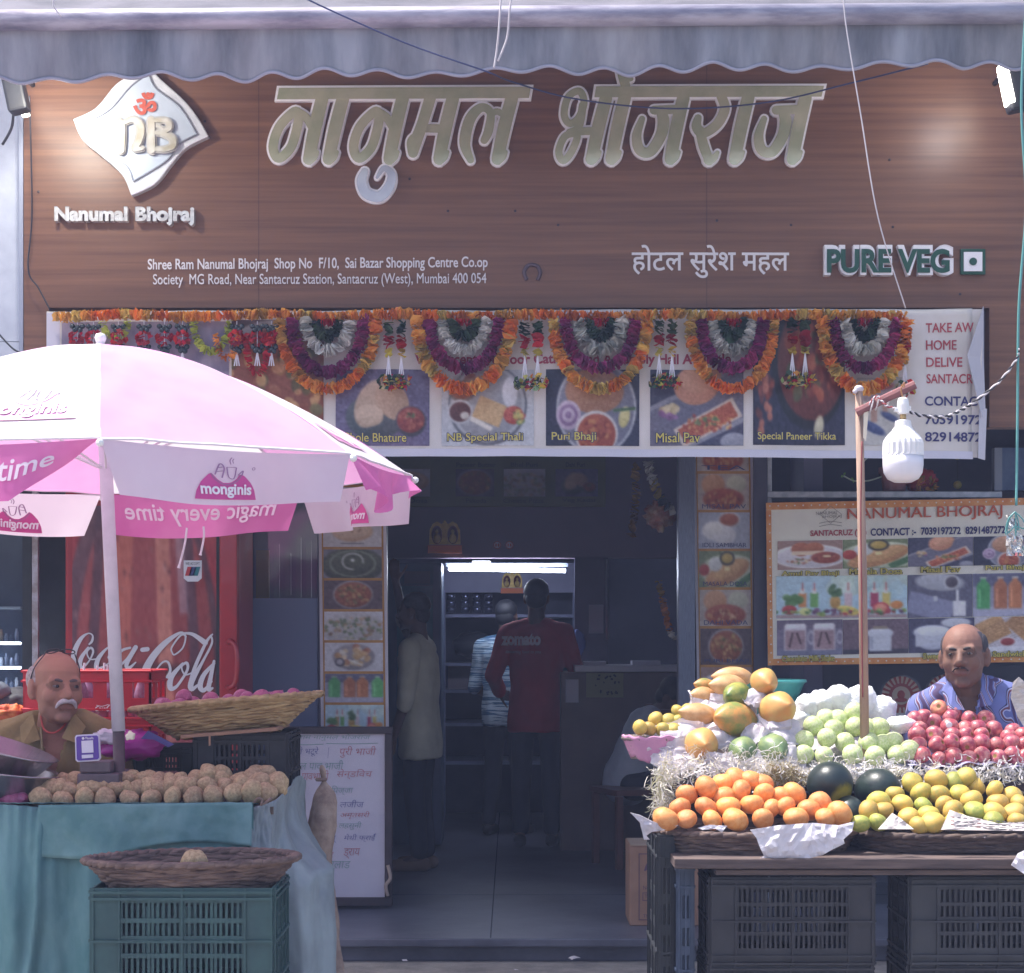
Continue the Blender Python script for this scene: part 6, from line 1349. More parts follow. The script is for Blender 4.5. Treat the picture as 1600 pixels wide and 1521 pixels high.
# red bottle crates behind the seller
RC = mat('crate_red', (186, 40, 52), (170, 32, 46), 6, .4)
def cola_crate(px0, px1, ytop, ybot, Y, label, logo):
    a = P(px0, ytop, Y); d = P(px1, ybot, Y); T = thing('bottle_crate', ((a.x + d.x) / 2, Y + .15, d.z), label, 'crate', 'red bottle crates behind the seller')
    w = d.x - a.x; h = a.z - d.z; dp = .30
    def wall(p0, du, L, nm, nn):
        b = MB(); dn = Vector((-du.y, du.x, 0)) * -1
        def q(x0, x1, z0, z1, o=0, t=.008):
            P0 = p0 + du * x0 - dn * o; b.prism([P0 + Vector((0, 0, z0)), P0 + du * (x1 - x0) + Vector((0, 0, z0)), P0 + du * (x1 - x0) + Vector((0, 0, z1)), P0 + Vector((0, 0, z1))], -dn * t)
        q(0, L, h * .80, h); q(0, L, h * .26, h * .48); q(0, L, 0, h * .08)
        for k in range(nn + 1):
            x = L * k / nn; wd = L / nn * .26; q(max(0, x - wd), min(L, x + wd), h * .48, h * .8)
        q(0, L * .10, h * .08, h * .26); q(L * .9, L, h * .08, h * .26)
        for z in (h * .985, h * .80, h * .27, h * .10): b.tube([p0 + Vector((0, 0, z)) + dn * .004, p0 + du * L + Vector((0, 0, z)) + dn * .004], .005, 6)
        b.build(nm, RC, T)
    wall(Vector((a.x, Y, d.z)), Vector((1, 0, 0)), w, 'front_wall', 5); wall(Vector((a.x + w, Y, d.z)), Vector((0, 1, 0)), dp, 'end_wall', 3); wall(Vector((a.x, Y + dp, d.z)), Vector((0, -1, 0)), dp, 'end_wall', 3)
    wall(Vector((a.x + w, Y + dp, d.z)), Vector((-1, 0, 0)), w, 'back_wall', 5)
    b = MB(); b.bb(a.x + .01, a.x + w - .01, Y + .01, Y + dp - .01, d.z + .004, d.z + .014); b.build('base', RC, T)
    if logo:
        b = MB(); S_0 = 26
        def z2(x, y): return (149 + (x - 280) / 5.9, 960 + y / 5.714 - 0)
        for pts, w_ in (([(310, 820), (285, 835), (285, 860), (310, 855)], 9), ([(320, 835), (318, 855), (330, 850), (326, 836)], 7), ([(345, 836), (336, 852), (348, 858)], 7), ([(362, 836), (354, 855), (366, 850), (370, 836), (370, 856)], 7), ([(410, 812), (388, 835), (390, 862), (412, 852)], 10), ([(418, 840), (416, 856), (428, 852), (426, 840)], 7), ([(440, 815), (434, 856)], 7), ([(455, 838), (447, 855), (459, 850), (463, 838), (463, 856)], 7), ([(290, 812), (340, 822), (400, 806)], 5)):
            ribbon(b, [z2(*p) for p in pts], w_ / 5.7, Y - .006)
        b.build('script_lettering', mat('crate_white', (216, 206, 212), None), T)
    return T, a, d
T, a, d = cola_crate(36, 236, 1048, 1131, 7.05, 'red bottle crate with white script behind the bald seller', True)
cola_crate(36, 236, 1133, 1216, 7.05, 'red bottle crate at the bottom of the stack behind the bald seller', False)
BOT = mat('bottle_dark', (120, 60, 90), (150, 120, 150), 20, .15, coat=.3)
for k in range(6):
    for r_ in range(2):
        x = a.x + .05 + k * (d.x - a.x - .1) / 5; b = MB(); b.lathe([(.026, 0), (.027, .01), (.027, .09), (.02, .115), (.011, .14), (.011, .168), (.013, .17), (.013, .178), (.001, .178)], (x, 7.12 + .12 * r_, d.z + .016), 14)
        tag(b.build('glass_bottle', BOT, smooth=True), 'glass bottle in the red crate, %s from left in the %s row' % (ORD[k], ['front', 'back'][r_]), 'bottle', 'bottles in the red crate')
for k, (x, c) in enumerate(((115, (150, 190, 220)), (119, (216, 210, 220)), (131, (216, 206, 220)), (153, (220, 214, 222)), (163, (216, 220, 216)), (167, (190, 200, 196)))):
    b = MB(); b.tube([P(x, 1052, 7.08), P(x - 1 + (k % 3), 1036 + (k % 2) * 4, 7.08)], .004, 6); tag(b.build('straw_stick', mat('stick%d' % k if False else ('stick_blue' if k == 0 else 'stick_white'), c, None, rough=.4)), 'drinking straw above the red crate, %s from the left' % ORD[k], 'drinking straw', 'straws above the red crate')
# bundle behind the seller's shoulder
bd = thing('cloth_bundle', P(20, 1150, 7.2), 'black and red orange cloth bundle at the left edge behind the seller', 'bundle')
blobby(P(20, 1105, 7.25), (.13, .1, .07), .2, 1.8, 4).build('black_cloth', mat('bundle_black', (46, 48, 58), (36, 38, 48), 7, .7), bd, smooth=True)
blobby(P(12, 1118, 7.12), (.075, .06, .045), .4, 3.2, 9).build('red_cloth', mat('bundle_red', (190, 72, 52), (206, 126, 66), 22, .7), bd, smooth=True)
blobby(P(-4, 1082, 7.2), (.05, .06, .04), .1, 1.5, 2).build('grey_cap', mat('bundle_grey', (90, 100, 112), None, rough=.7), bd, smooth=True)

# ------------------------------------------------------------------ parasol
UM = thing('parasol', P(190, 1260, 6.1), 'pink and white street parasol with sweet shop lettering over the vegetable stall', 'parasol')
UX, UY = P(157, 0, 6.1).x, 6.1; UR = 1.0
APZ = P(0, 541, 6.1).z; EZ = P(0, 736, 6.1).z
def rib(k, t):
    a = R(-78 + 45 * k); return Vector((UX + UR * t * math.cos(a), UY + UR * t * math.sin(a), APZ - (APZ - EZ) * t ** 1.72))
def pan(k, u, t):
    p = rib(k, t).lerp(rib(k + 1, t), u); p.z -= .022 * math.sin(math.pi * u) * t ** 2 * (1 - t) * 2; p += Vector((0, 0, .004 * math.sin(u * 21 + t * 17) * t * (1 - u) ** 3)); return p
PW = mat('parasol_white', (232, 226, 234), (226, 218, 230), 5, .6, transl=.35); PK = mat('parasol_pink', (228, 172, 217), (220, 156, 208), 2.2, .65, transl=.3, bump=.05, bscale=6)
PKD = mat('valance_pink', (222, 128, 188), (214, 110, 178), 4, .65, transl=.35); PWV = mat('valance_white', (226, 212, 226), (220, 204, 220), 5, .6, transl=.4)
VH = .148
ru = random.Random(31); VPH = [ru.uniform(0, 6) for _ in range(8)]
def val_(k, u, v):
    p = rib(k, 1).lerp(rib(k + 1, 1), u); kk = k % 8
    am = R(-78 + 45 * k + 22.5); out = Vector((math.cos(am), math.sin(am), 0))
    p.z -= VH * v * (1 + .05 * math.sin(u * 5 + VPH[kk])) + .012 * math.sin(math.pi * u) 
    fold = .020 * math.sin(u * 7 + VPH[kk]) + .010 * math.sin(u * 15 + VPH[kk] * 2)
    if kk in (7, 2, 5): fold *= 1.7
    tang = Vector((-math.sin(am), math.cos(am), 0))
    p += out * (fold * v + .012 * v) - tang * ((u - .5) * .10 * v)
    if kk == 7 and u > .70: q = (u - .70) / .30; p.z += VH * v * q * .86
    if kk == 1: p.z += VH * v * (.35 + .25 * math.sin(u * 9)); p += out * .03 * v * math.sin(u * 23)
    return p
for k in range(8):
    b = MB(); b.grid(lambda u, v: pan(k, u, .012 + .988 * v), 18, 26); b.build('canopy_panel', PK if k % 2 == 0 else PW, UM, smooth=True)
    b = MB(); b.grid(lambda u, v: val_(k, u, v), 30, 10); b.build('valance_flap', PWV if k % 2 == 0 else PKD, UM, smooth=True)
    b = MB(); b.tube([rib(k, t / 20) + Vector((0, 0, -.006)) for t in range(1, 21)] + [rib(k, 1.012)], .0045, 6); b.build('rib', mat('rib_white', (216, 208, 220), None, rough=.5), UM)
    b = MB(); b.ell(rib(k, 1.012) + Vector((0, 0, -.004)), .011, None, 8, 6); b.build('rib_tip', WHITEP, UM)
    b = MB(); b.tube([pan(k, u / 14, 1.0) + Vector((0, 0, .003)) for u in range(15)], .004, 5); b.build('edge_piping', mat('piping', (230, 220, 232), None, rough=.6), UM)
b = MB(); b.lathe([(.026, -.022), (.024, 0), (.012, .006), (.016, .014), (.019, .024), (.014, .036), (.001, .04)], (UX, UY, APZ + .002), 18); b.build('finial', WHITEP, UM, smooth=True)
pt_ = Vector((UX, UY, APZ - .02)); pb_ = P(191, 1262, 6.1)
pj = pt_.lerp(pb_, (1141 - 541) / (1262 - 541))
b = MB(); b.tube([pt_, pj], .0215, 14); b.build('pole', mat('pole_white', (214, 208, 222), (196, 190, 206), 6, .4), UM, smooth=True)
b = MB(); b.tube([pj, pb_ + Vector((.008, 0, -.9))], .019, 12); b.build('lower_rod', mat('rod_brown', (84, 68, 74), (64, 52, 60), 9, .5), UM, smooth=True)
for k in range(8):
    b = MB(); b.tube([pt_.lerp(pb_, .26), rib(k, .55) + Vector((0, 0, -.012))], .004, 6); b.build('strut', MATS['rib_white'], UM)
def vfx(k, u0, u1, v0, v1, d, fn=val_):
    def f(u, w, z):
        uu = u0 + (u1 - u0) * u; vv = v0 + (v1 - v0) * w; p = fn(k, uu, vv); e = .004
        n = (fn(k, uu + e, vv) - fn(k, uu - e, vv)).cross(fn(k, uu, vv + e) - fn(k, uu, vv - e)).normalized()
        am = R(-78 + 45 * k + 22.5); o = Vector((math.cos(am), math.sin(am), .3))
        if n.dot(o) < 0: n = -n
        return p + n * (d + abs(z) * .15 * (1 if d > 0 else -1))
    return f
LGP = mat('logo_pink', (200, 72, 146), None, rough=.6); LGW = mat('logo_white', (232, 222, 234), None, rough=.6); LGL = mat('logo_line', (150, 110, 150), None, rough=.6)
def emblem(k, u0, u1, v0, v1, d, fn=val_, mats=(LGP, LGW, LGL), steps=10):
    "domed badge with a cup drawing and the sweet shop's name; v grows downwards"
    dome = [(0, 1), (.03, .86), (.12, .66), (.24, .5), (.30, .46), (.36, .58), (.46, .66), (.56, .66), (.66, .58), (.72, .46), (.78, .5), (.9, .66), (.98, .86), (1, 1)]
    b = MB(); f = vfx(k, u0, u1, v0, v1, d, fn); n = 24
    def topy(x):
        for (a, ya), (c_, yc) in zip(dome, dome[1:]):
            if a <= x <= c_: return ya + (yc - ya) * ((x - a) / (c_ - a) if c_ > a else 0)
        return 1
    b.grid(lambda u, v: f(u, topy(u) + (1.0 - topy(u)) * v, 0), n, 5); b.build('badge', mats[0], UM)
    b = MB(); g_ = vfx(k, u0 + (u1 - u0) * .1, u0 + (u1 - u0) * .9, v0 + (v1 - v0) * .97, v0 + (v1 - v0) * .68, d * 1.8, fn); put_text(b, 'monginis', 0, 1, 0, 1, 6, bold=.03, fx=g_); b.build('lettering', mats[1], UM)
    b = MB(); f2 = vfx(k, u0, u1, v0, v1, d * 1.5, fn)
    def ln(pts, w):
        sp = spline([(x, y, 0) for x, y in pts], 5)
        for p, q in zip(sp, sp[1:]):
            dx, dy = q.x - p.x, q.y - p.y; L = math.hypot(dx, dy) or 1; nx, ny = -dy / L * w, dx / L * w * .7
            b.add([f2(p.x + nx, p.y + ny, 0), f2(q.x + nx, q.y + ny, 0), f2(q.x - nx, q.y - ny, 0), f2(p.x - nx, p.y - ny, 0)], [(0, 1, 2, 3)])
    ln([(.28, .48), (.36, .62), (.5, .7), (.66, .62), (.74, .48)], .010); ln([(.34, .5), (.42, .28), (.48, .36), (.44, .56)], .012); ln([(.36, .44), (.46, .42)], .01); ln([(.38, .36), (.47, .34)], .01); ln([(.52, .34), (.54, .54), (.62, .56), (.66, .34)], .010); ln([(.52, .34), (.66, .34)], .008); ln([(.68, .5), (.76, .4), (.74, .5)], .01); ln([(.58, .28), (.57, .2), (.6, .14)], .008); ln([(.62, .26), (.61, .2), (.63, .16)], .006)
    ln([(.90, .34), (.93, .32), (.94, .36), (.91, .38), (.90, .34)], .006); b.build('cup_drawing', mats[2], UM)
emblem(0, .33, .62, .0, .90, .003)
emblem(2, .30, .60, .0, .92, -.003)
emblem(4, .26, .56, .0, .92, -.003)
FADP = mat('logo_faded', (206, 150, 190), None, rough=.6)
emblem(7, .42, .90, .62, .90, .004, pan, (FADP, LGW, mat('logo_faint', (200, 180, 200), None)))
emblem(1, .16, .62, .70, .92, .004, pan, (FADP, LGW, MATS['logo_faint']))
for k, d in ((7, .003), (3, -.003)):
    b = MB(); put_text(b, 'magic every time', 0, 1, 0, 1, 6, bold=.012, fx=vfx(k, .10 if k == 3 else .03, .90 if k == 3 else .85, .72 if k == 3 else .78, .27 if k == 7 else .20, d)); b.build('slogan_lettering', mat('slogan_white', (226, 206, 224), None, rough=.6), UM)
# ------------------------------------------------------------------ people
def remeshed(name, mbs, voxel, mats, parent, smooth_it=4, wrinkle=0.0, wfreq=14.0, cut=None, paint=None, seed=0, stretch=(1, 1, 1), dec=None):
    "one continuous surface grown round overlapping closed volumes"
    me = bpy.data.meshes.new('tmp'); v = []; f = []
    for mb in mbs:
        o_ = len(v); v += [tuple(p) for p in mb.v]; f += [[i + o_ for i in q] for q in mb.f]
    me.from_pydata(v, [], f); me.update()
    o = bpy.data.objects.new('tmp', me); COL.objects.link(o)
    r = o.modifiers.new('r', 'REMESH'); r.mode = 'VOXEL'; r.voxel_size = voxel; r.use_smooth_shade = True
    s = o.modifiers.new('s', 'SMOOTH'); s.factor = .5; s.iterations = smooth_it
    bpy.context.view_layer.update()
    ev = bpy.data.meshes.new_from_object(o.evaluated_get(bpy.context.evaluated_depsgraph_get()))
    bpy.data.objects.remove(o); bpy.data.meshes.remove(me)
    b = MB(); nrm = [vv.normal.copy() for vv in ev.vertices]; pts = [vv.co.copy() for vv in ev.vertices]
    if wrinkle:
        for i, p in enumerate(pts):
            q = Vector((p.x * stretch[0], p.y * stretch[1], p.z * stretch[2])) * wfreq + Vector((seed, seed * 2, 0))
            pts[i] = p + nrm[i] * wrinkle * (mnoise.noise(q) + .5 * mnoise.noise(q * 2.1))
    fs = [list(p.vertices) for p in ev.polygons]
    if cut: fs = [q for q in fs if not cut(sum((pts[i] for i in q), Vector()) / len(q))]
    b.add(pts, fs)
    if paint: b.c = [lin(paint(p)) for p in pts]
    bpy.data.meshes.remove(ev)
    return b.build(name, mats, parent, smooth=True)
def skin_mat(name, rough=.5): 
    m = mat_attr(name, .6, .28, bump=.14, bscale=70); return m
def head_parts(mb, M, nose=1.0, wide=1.0, jaw=1.0):
    "head volumes in head space (face towards -y), mapped by matrix M"
    S3 = M.to_scale().x; R3 = M.to_quaternion().to_matrix()
    def e(c, r): mb.ell(M @ Vector(c), [q * S3 for q in r], R3, 20, 14)
    def k(a, b_, ra, rb): mb.cap(M @ Vector(a), M @ Vector(b_), ra * S3, rb * S3, 12)
    e((0, .012, .034), (.075 * wide, .094, .084)); e((0, -.020, -.018), (.068 * wide, .070, .088)); e((0, -.026, -.066 * jaw), (.053 * wide, .052, .050))
    e((0, -.064, -.098 * jaw), (.027, .020, .018))
    k((-.042, -.072, .020), (.042, -.072, .020), .0125, .0125); k((0, -.080, .014), (0, -.104, -.028), .0085, .0140 * nose)
    for s in (-1, 1):
        e((s * .013 * nose, -.094, -.034), (.0095 * nose, .012, .008)); e((s * .038, -.056, -.028), (.028, .027, .032)); e((s * .045 * wide, -.018, -.056), (.017, .036, .036))
        e((s * .078 * wide, .014, -.004), (.010, .020, .033)); e((s * .074 * wide, .008, -.030), (.009, .012, .012))
        k((s * .018, -.0835, .0092), (s * .045, -.075, .0072), .0066, .0066)     # upper lid
        k((s * .019, -.0805, -.0075), (s * .044, -.074, -.0065), .0056, .0056)   # lower lid
    e((0, -.074, -.052), (.034, .016, .024)); k((-.025, -.0855, -.0580), (.025, -.0855, -.0580), .0046, .0046); k((0, -.0885, -.0575), (0, -.0885, -.0570), .0065, .0065); k((-.021, -.0860, -.0675), (.021, -.0860, -.0675), .0054, .0054)
def eyes(M, parent, look=(0, 0)):
    S3 = M.to_scale().x; R3 = M.to_quaternion().to_matrix()
    for s in (-1, 1):
        b = MB(); b.ell(M @ Vector((s * .032, -.0765, .002)), (.0120 * S3, .010 * S3, .0056 * S3), R3, 14, 10); e = b.build('eyeball', mat('eye_white', (112, 102, 102), None, rough=.35), parent, smooth=True); ORG[e.name] = origin_of(parent)
        b = MB(); b.ell(M @ Vector((s * .032 + look[0], -.0842, .002 + look[1])), (.0064 * S3, .0034 * S3, .0056 * S3), R3, 12, 8); b.build('iris', mat('iris_dark', (34, 26, 26), None, rough=.15), e, smooth=True)
def brows(M, parent, m, w=.007):
    S3 = M.to_scale().x
    for s in (-1, 1):
        b = MB(); b.tube([M @ Vector(p) for p in spline([(s * .012, -.0842, .0170), (s * .030, -.0828, .0215), (s * .051, -.0712, .0165)], 5)], [q * S3 for q in (.004, .0045, .005, .0055, .0055, .005, .005, .004, .003, .002, .001)], 6); b.build('eyebrow', m, parent, smooth=True)
def hand_caps(mb, wrist, fwd, side, S=1.0, curl=.5, thumb=1):
    "palm, four bent fingers of unequal length and a thumb leaving the side of the palm"
    wrist = Vector(wrist); f = Vector(fwd).normalized(); s = (Vector(side) - f * Vector(side).dot(f)).normalized(); n = f.cross(s)
    p0 = wrist + f * .03 * S
    for k in range(4): mb.cap(wrist + s * (k - 1.5) * .010 * S + f * .008, wrist + s * (k - 1.5) * .0195 * S + f * .088 * S, .013 * S, .0115 * S, 8)
    for k, L in enumerate((.068, .078, .072, .056)):
        b0 = wrist + s * (k - 1.5) * .0205 * S + f * .088 * S; d = f; L *= S
        for q in range(3):
            d = (d + n * curl * .6).normalized(); b1 = b0 + d * L * (.45, .32, .26)[q]; mb.cap(b0, b1, (.0095, .0085, .0078)[q] * S, (.0085, .0078, .0068)[q] * S, 8); b0 = b1
    t0 = wrist + s * -thumb * .024 * S + f * .028 * S; d = (f * .8 - s * thumb * .75 + n * .25).normalized()
    for q, L in enumerate((.042, .034, .028)): t1 = t0 + d * L * S; mb.cap(t0, t1, (.0125, .0105, .0095)[q] * S, (.0105, .0095, .0078)[q] * S, 8); t0 = t1; d = (d + f * .25 + n * curl * .2).normalized()
def headM(c, yaw, pitch=0, roll=0, s=1.0): return Matrix.Translation(c) @ Euler((R(pitch), R(roll), R(yaw))).to_matrix().to_4x4() @ Matrix.Scale(s, 4)

# --- bald seller with white moustache, left
PL = P(88, 1075, 6.42); ML = headM(PL, 34, -3, 2, 1.04)
P1 = thing('person', (PL.x, PL.y, 0), 'bald man with white moustache and glasses pushed up, in an olive shirt behind the stall', 'person')
def V1(x, y, z): return PL + Vector((x, y, z + (.07 if z < -.10 else 0)))
mb = MB(); head_parts(mb, ML, 1.08, 1.02, 1.0)
mb.cap(V1(.0, .03, -.06), V1(-.015, .05, -.20), .058, .066); mb.ell(V1(-.02, .06, -.33), (.17, .105, .15)); mb.ell(V1(-.02, .07, -.52), (.165, .12, .2)); mb.ell(V1(-.02, .06, -.62), (.17, .13, .14))
SHL, SHR = V1(-.19, .06, -.25), V1(.16, .06, -.25)
EL, ER = V1(-.27, .0, -.50), V1(.24, .0, -.48); WL, WR = V1(-.10, -.22, -.50), V1(.08, -.20, -.50)
for a, e, w in ((SHL, EL, WL), (SHR, ER, WR)): mb.cap(a, e, .052, .042); mb.cap(e, w, .042, .028)
hand_caps(mb, WL, (.8, -.3, -.1), (0, -.6, .6), .95, .5, 1); hand_caps(mb, WR, (-.5, -.6, -.15), (0, -.5, .7), .95, .5, 1)
for s in (-1, 1): mb.cap(V1(-.02 + s * .09, .06, -.68), V1(-.02 + s * .12, -.10, -.72), .085, .065); mb.cap(V1(-.02 + s * .12, -.10, -.72), V1(-.02 + s * .12, -.04, -1.02), .06, .045)
Mi1 = ML.inverted()
def paint1(p):
    q = Mi1 @ p; c = np.array((158, 116, 98.0))
    if q.z > -.12:
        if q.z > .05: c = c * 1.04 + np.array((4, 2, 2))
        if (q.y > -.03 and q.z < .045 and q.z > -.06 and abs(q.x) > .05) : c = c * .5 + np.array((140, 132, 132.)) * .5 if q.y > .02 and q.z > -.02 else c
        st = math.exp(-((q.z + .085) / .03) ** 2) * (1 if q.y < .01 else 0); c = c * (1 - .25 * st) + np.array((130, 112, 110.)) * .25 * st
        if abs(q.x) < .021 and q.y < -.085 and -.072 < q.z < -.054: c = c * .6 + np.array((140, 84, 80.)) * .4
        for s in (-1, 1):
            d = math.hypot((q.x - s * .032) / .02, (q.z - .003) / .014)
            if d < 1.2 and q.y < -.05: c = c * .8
    else:
        c = c * .97 + np.array((4, 0, 0))
    return tuple(c)
body1 = remeshed('body', [mb], .0052, skin_mat('skin'), P1, 3, paint=paint1)
eyes(ML, P1, (.004, 0)); brows(ML, P1, mat('brow_grey', (92, 78, 78), None, rough=.8))
WHH = mat('hair_white', (206, 198, 202), (176, 168, 174), 60, .8, bump=.3)
for s in (-1, 1):
    b = MB(); b.tube([ML @ Vector(p) for p in spline([(0, -.101, -.0455), (s * .014, -.102, -.046), (s * .027, -.094, -.054), (s * .034, -.086, -.068)], 5)], [.0075, .008, .0085, .009, .009, .009, .0088, .0085, .008, .007, .0065, .006, .005, .004, .0035, .002], 8); b.build('moustache', WHH, P1, smooth=True)
b = MB()
for s in (-1, 1):
    b.ell(ML @ Vector((s * .0665, .034, .030)), (.0155, .052, .042), ML.to_quaternion().to_matrix(), 14, 10)
b.ell(ML @ Vector((0, .08, .0)), (.06, .03, .05), ML.to_quaternion().to_matrix(), 16, 10)
b.build('hair_fringe', mat('hair_stubble', (178, 168, 170), (140, 126, 126), 80, .9, bump=.4), P1, smooth=True)
gl = MB()
for s in (-1, 1):
    gl.tube([ML @ Vector((s * .027 + .022 * math.cos(a), -.030 - .012 * math.sin(a), .116 + .006 * math.sin(a) - .003 * s * math.cos(a))) for a in [k * math.pi / 8 for k in range(16)]], .0022, 6, closed=True)
    gl.tube([ML @ Vector(p) for p in spline([(s * .049, -.030, .108), (s * .074, -.006, .066), (s * .082, .01, .028)], 5)], .002, 6)
gl.tube([ML @ Vector((-.006, -.034, .118)), ML @ Vector((.006, -.034, .118))], .002, 6)
gl.build('eyeglasses', mat('glasses_frame', (52, 44, 50), None, rough=.3), P1, smooth=True)
mb = MB(); mb.ell(V1(-.02, .06, -.335), (.186, .122, .155)); mb.ell(V1(-.02, .07, -.52), (.182, .138, .2)); mb.ell(V1(-.02, .06, -.62), (.186, .145, .13)); mb.cap(V1(-.09, .07, -.20), SHL, .06, .07); mb.cap(V1(.06, .07, -.20), SHR, .06, .07)
for a, e, w in ((SHL, EL, WL), (SHR, ER, WR)): mb.cap(a, e, .070, .060); mb.cap(e, e.lerp(w, .25), .060, .055)
OLV = mat('olive_shirt', (146, 126, 86), (118, 100, 64), 5, .85, bump=.12, bscale=60)
def vcut(c0, wtop, ztop, zbot):
    def f(p):
        q = p - c0
        return q.y < -.005 and zbot < q.z < ztop + .1 and abs(q.x - .0) < wtop * (q.z - zbot) / (ztop - zbot)
    return f
c0 = V1(.0, .03, 0)
remeshed('shirt', [mb], .009, OLV, P1, 3, .010, 11, vcut(c0, .060, -.10, -.31), seed=3, stretch=(1, 1, .5)).modifiers.new('t', 'SOLIDIFY').thickness = .004
b = MB()
def collar(cx, pts, parent, m): 
    b = MB(); b.prism([V1(*p) for p in pts], (0, .007, 0)); b.build('collar', m, parent, bevel=.002)
collar(0, [(-.075, -.015, -.150), (-.060, -.045, -.185), (-.035, -.075, -.240), (-.095, -.085, -.262), (-.115, -.03, -.20)], P1, OLV); collar(0, [(.060, -.015, -.150), (.052, -.045, -.185), (.035, -.075, -.235), (.085, -.085, -.250), (.105, -.03, -.20)], P1, OLV)
b = MB(); b.tube([V1(-.04, -.048, -.20), V1(-.03, -.074, -.27), V1(-.005, -.074, -.36), V1(-.004, -.09, -.50)], .004, 6); b.build('placket', mat('placket_pale', (146, 130, 94), None), P1)
b = MB(); b.tube(spline([V1(-.052, .0, -.165), V1(-.03, -.050, -.205), V1(.0, -.062, -.218), V1(.028, -.052, -.205), V1(.05, -.0, -.165)], 6), .0035, 6); b.build('red_thread', mat('thread_red', (176, 66, 58), None), P1)
mb = MB()
for s in (-1, 1): mb.cap(V1(-.02 + s * .09, .06, -.68), V1(-.02 + s * .12, -.12, -.72), .10, .08); mb.cap(V1(-.02 + s * .12, -.12, -.72), V1(-.02 + s * .12, -.05, -1.03), .075, .06)
mb.ell(V1(-.02, .07, -.70), (.17, .14, .10)); remeshed('trousers', [mb], .014, mat('trouser_dark', (60, 58, 66), (50, 48, 58), 6, .9), P1, 3, .006, 9)
st_ = thing('stool', (PL.x - .02, PL.y + .06, 0), 'plain wooden stool under the bald seller', 'stool')
b = MB(); b.lathe([(.17, 0), (.17, .03)], (PL.x - .02, PL.y + .08, .60), 20); b.build('seat', MATS['shelf_dark'], st_)
for dx in (-.12, .12):
    for dy in (-.1, .1): b = MB(); b.box((PL.x - .02 + dx, PL.y + .08 + dy, .3), (.035, .035, .6)); b.build('leg', MATS['shelf_dark'], st_)

# --- seller in the patterned blue shirt, right
PR = P(1506, 1026, 7.22); MR = headM(PR, -22, -5, -3, 1.06)
P2 = thing('person', (PR.x, PR.y, 0), 'balding man with thin moustache in a patterned blue shirt behind the apples', 'person')
def V2(x, y, z): return PR + Vector((x, y, z + (.07 if z < -.10 else 0)))
mb = MB(); head_parts(mb, MR, 1.05, 1.06, 1.0)
mb.cap(V2(.0, .03, -.06), V2(.025, .05, -.20), .06, .068); mb.ell(V2(.05, .06, -.33), (.17, .105, .15)); mb.ell(V2(.05, .07, -.55), (.165, .12, .2)); mb.ell(V2(.05, .06, -.74), (.165, .13, .14))
S2L, S2R = V2(-.13, .06, -.27), V2(.23, .06, -.25); E2L, E2R = V2(-.19, .02, -.52), V2(.29, .02, -.51); W2L, W2R = V2(-.06, -.14, -.60), V2(.18, -.14, -.60)
for a, e, w in ((S2L, E2L, W2L), (S2R, E2R, W2R)): mb.cap(a, e, .052, .042); mb.cap(e, w, .042, .028)
hand_caps(mb, W2L, (.6, -.5, -.1), (0, -.5, .6), .95, .5, 1); hand_caps(mb, W2R, (-.6, -.5, -.1), (0, -.5, .6), .95, .5, 1)
for s in (-1, 1): mb.cap(V2(.05 + s * .09, .06, -.80), V2(.05 + s * .10, .05, -1.12), .085, .06); mb.cap(V2(.05 + s * .10, .05, -1.12), V2(.05 + s * .10, .07, -1.42), .056, .04); mb.cap(V2(.05 + s * .10, .07, -1.42), V2(.05 + s * .11, -.08, -1.43), .035, .03)
Mi2 = MR.inverted()
def paint2(p):
    q = Mi2 @ p; c = np.array((116, 86, 76.0))
    if q.z > -.13:
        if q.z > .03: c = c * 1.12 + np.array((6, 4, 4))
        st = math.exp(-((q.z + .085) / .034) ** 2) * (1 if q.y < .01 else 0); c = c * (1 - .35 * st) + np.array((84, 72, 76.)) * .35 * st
        hair = abs(q.x) > .052 and q.y > -.028 and .01 < q.z < .085 - max(0, -q.y) * 0
        if q.y > .0 and (q.z > -.04 and q.z < .07) and (abs(q.x) > .045 or q.y > .06): hair = True
        tp = min(1, max(0, (q.z - .055) / .05)) * min(1, max(0, (q.y + .035) / .06)); c = c * (1 - .6 * tp) + np.array((66, 60, 66.)) * .6 * tp
        if hair and abs(q.x) < .078: c = np.array((72, 68, 76.))
        if abs(q.x) < .021 and q.y < -.085 and -.072 < q.z < -.054: c = c * .6 + np.array((112, 70, 72.)) * .4
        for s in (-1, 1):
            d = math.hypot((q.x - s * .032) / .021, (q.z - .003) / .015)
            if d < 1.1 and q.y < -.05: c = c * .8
    return tuple(c)
remeshed('body', [mb], .0052, skin_mat('skin'), P2, 3, paint=paint2)
eyes(MR, P2, (-.001, 0)); brows(MR, P2, mat('brow_black', (40, 34, 38), None, rough=.8))
b = MB()
for s in (-1, 1): b.tube([MR @ Vector(p) for p in spline([(s * .003, -.1, -.048), (s * .016, -.098, -.050), (s * .028, -.088, -.060)], 5)], [.0035, .0038, .004, .004, .004, .0038, .0035, .003, .0028, .0024, .0015], 6)
b.build('moustache', mat('moustache_dark', (52, 44, 48), None, rough=.85), P2, smooth=True)
b = MB()
R3 = MR.to_quaternion().to_matrix()
for s in (-1, 1): b.ell(MR @ Vector((s * .066, .022, .038)), (.0175, .058, .044), R3, 16, 12)
b.ell(MR @ Vector((0, .085, .03)), (.066, .03, .065), R3, 16, 12); b.build('hair_fringe', mat('hair_dark', (64, 60, 68), (48, 44, 52), 90, .9, bump=.4), P2, smooth=True)
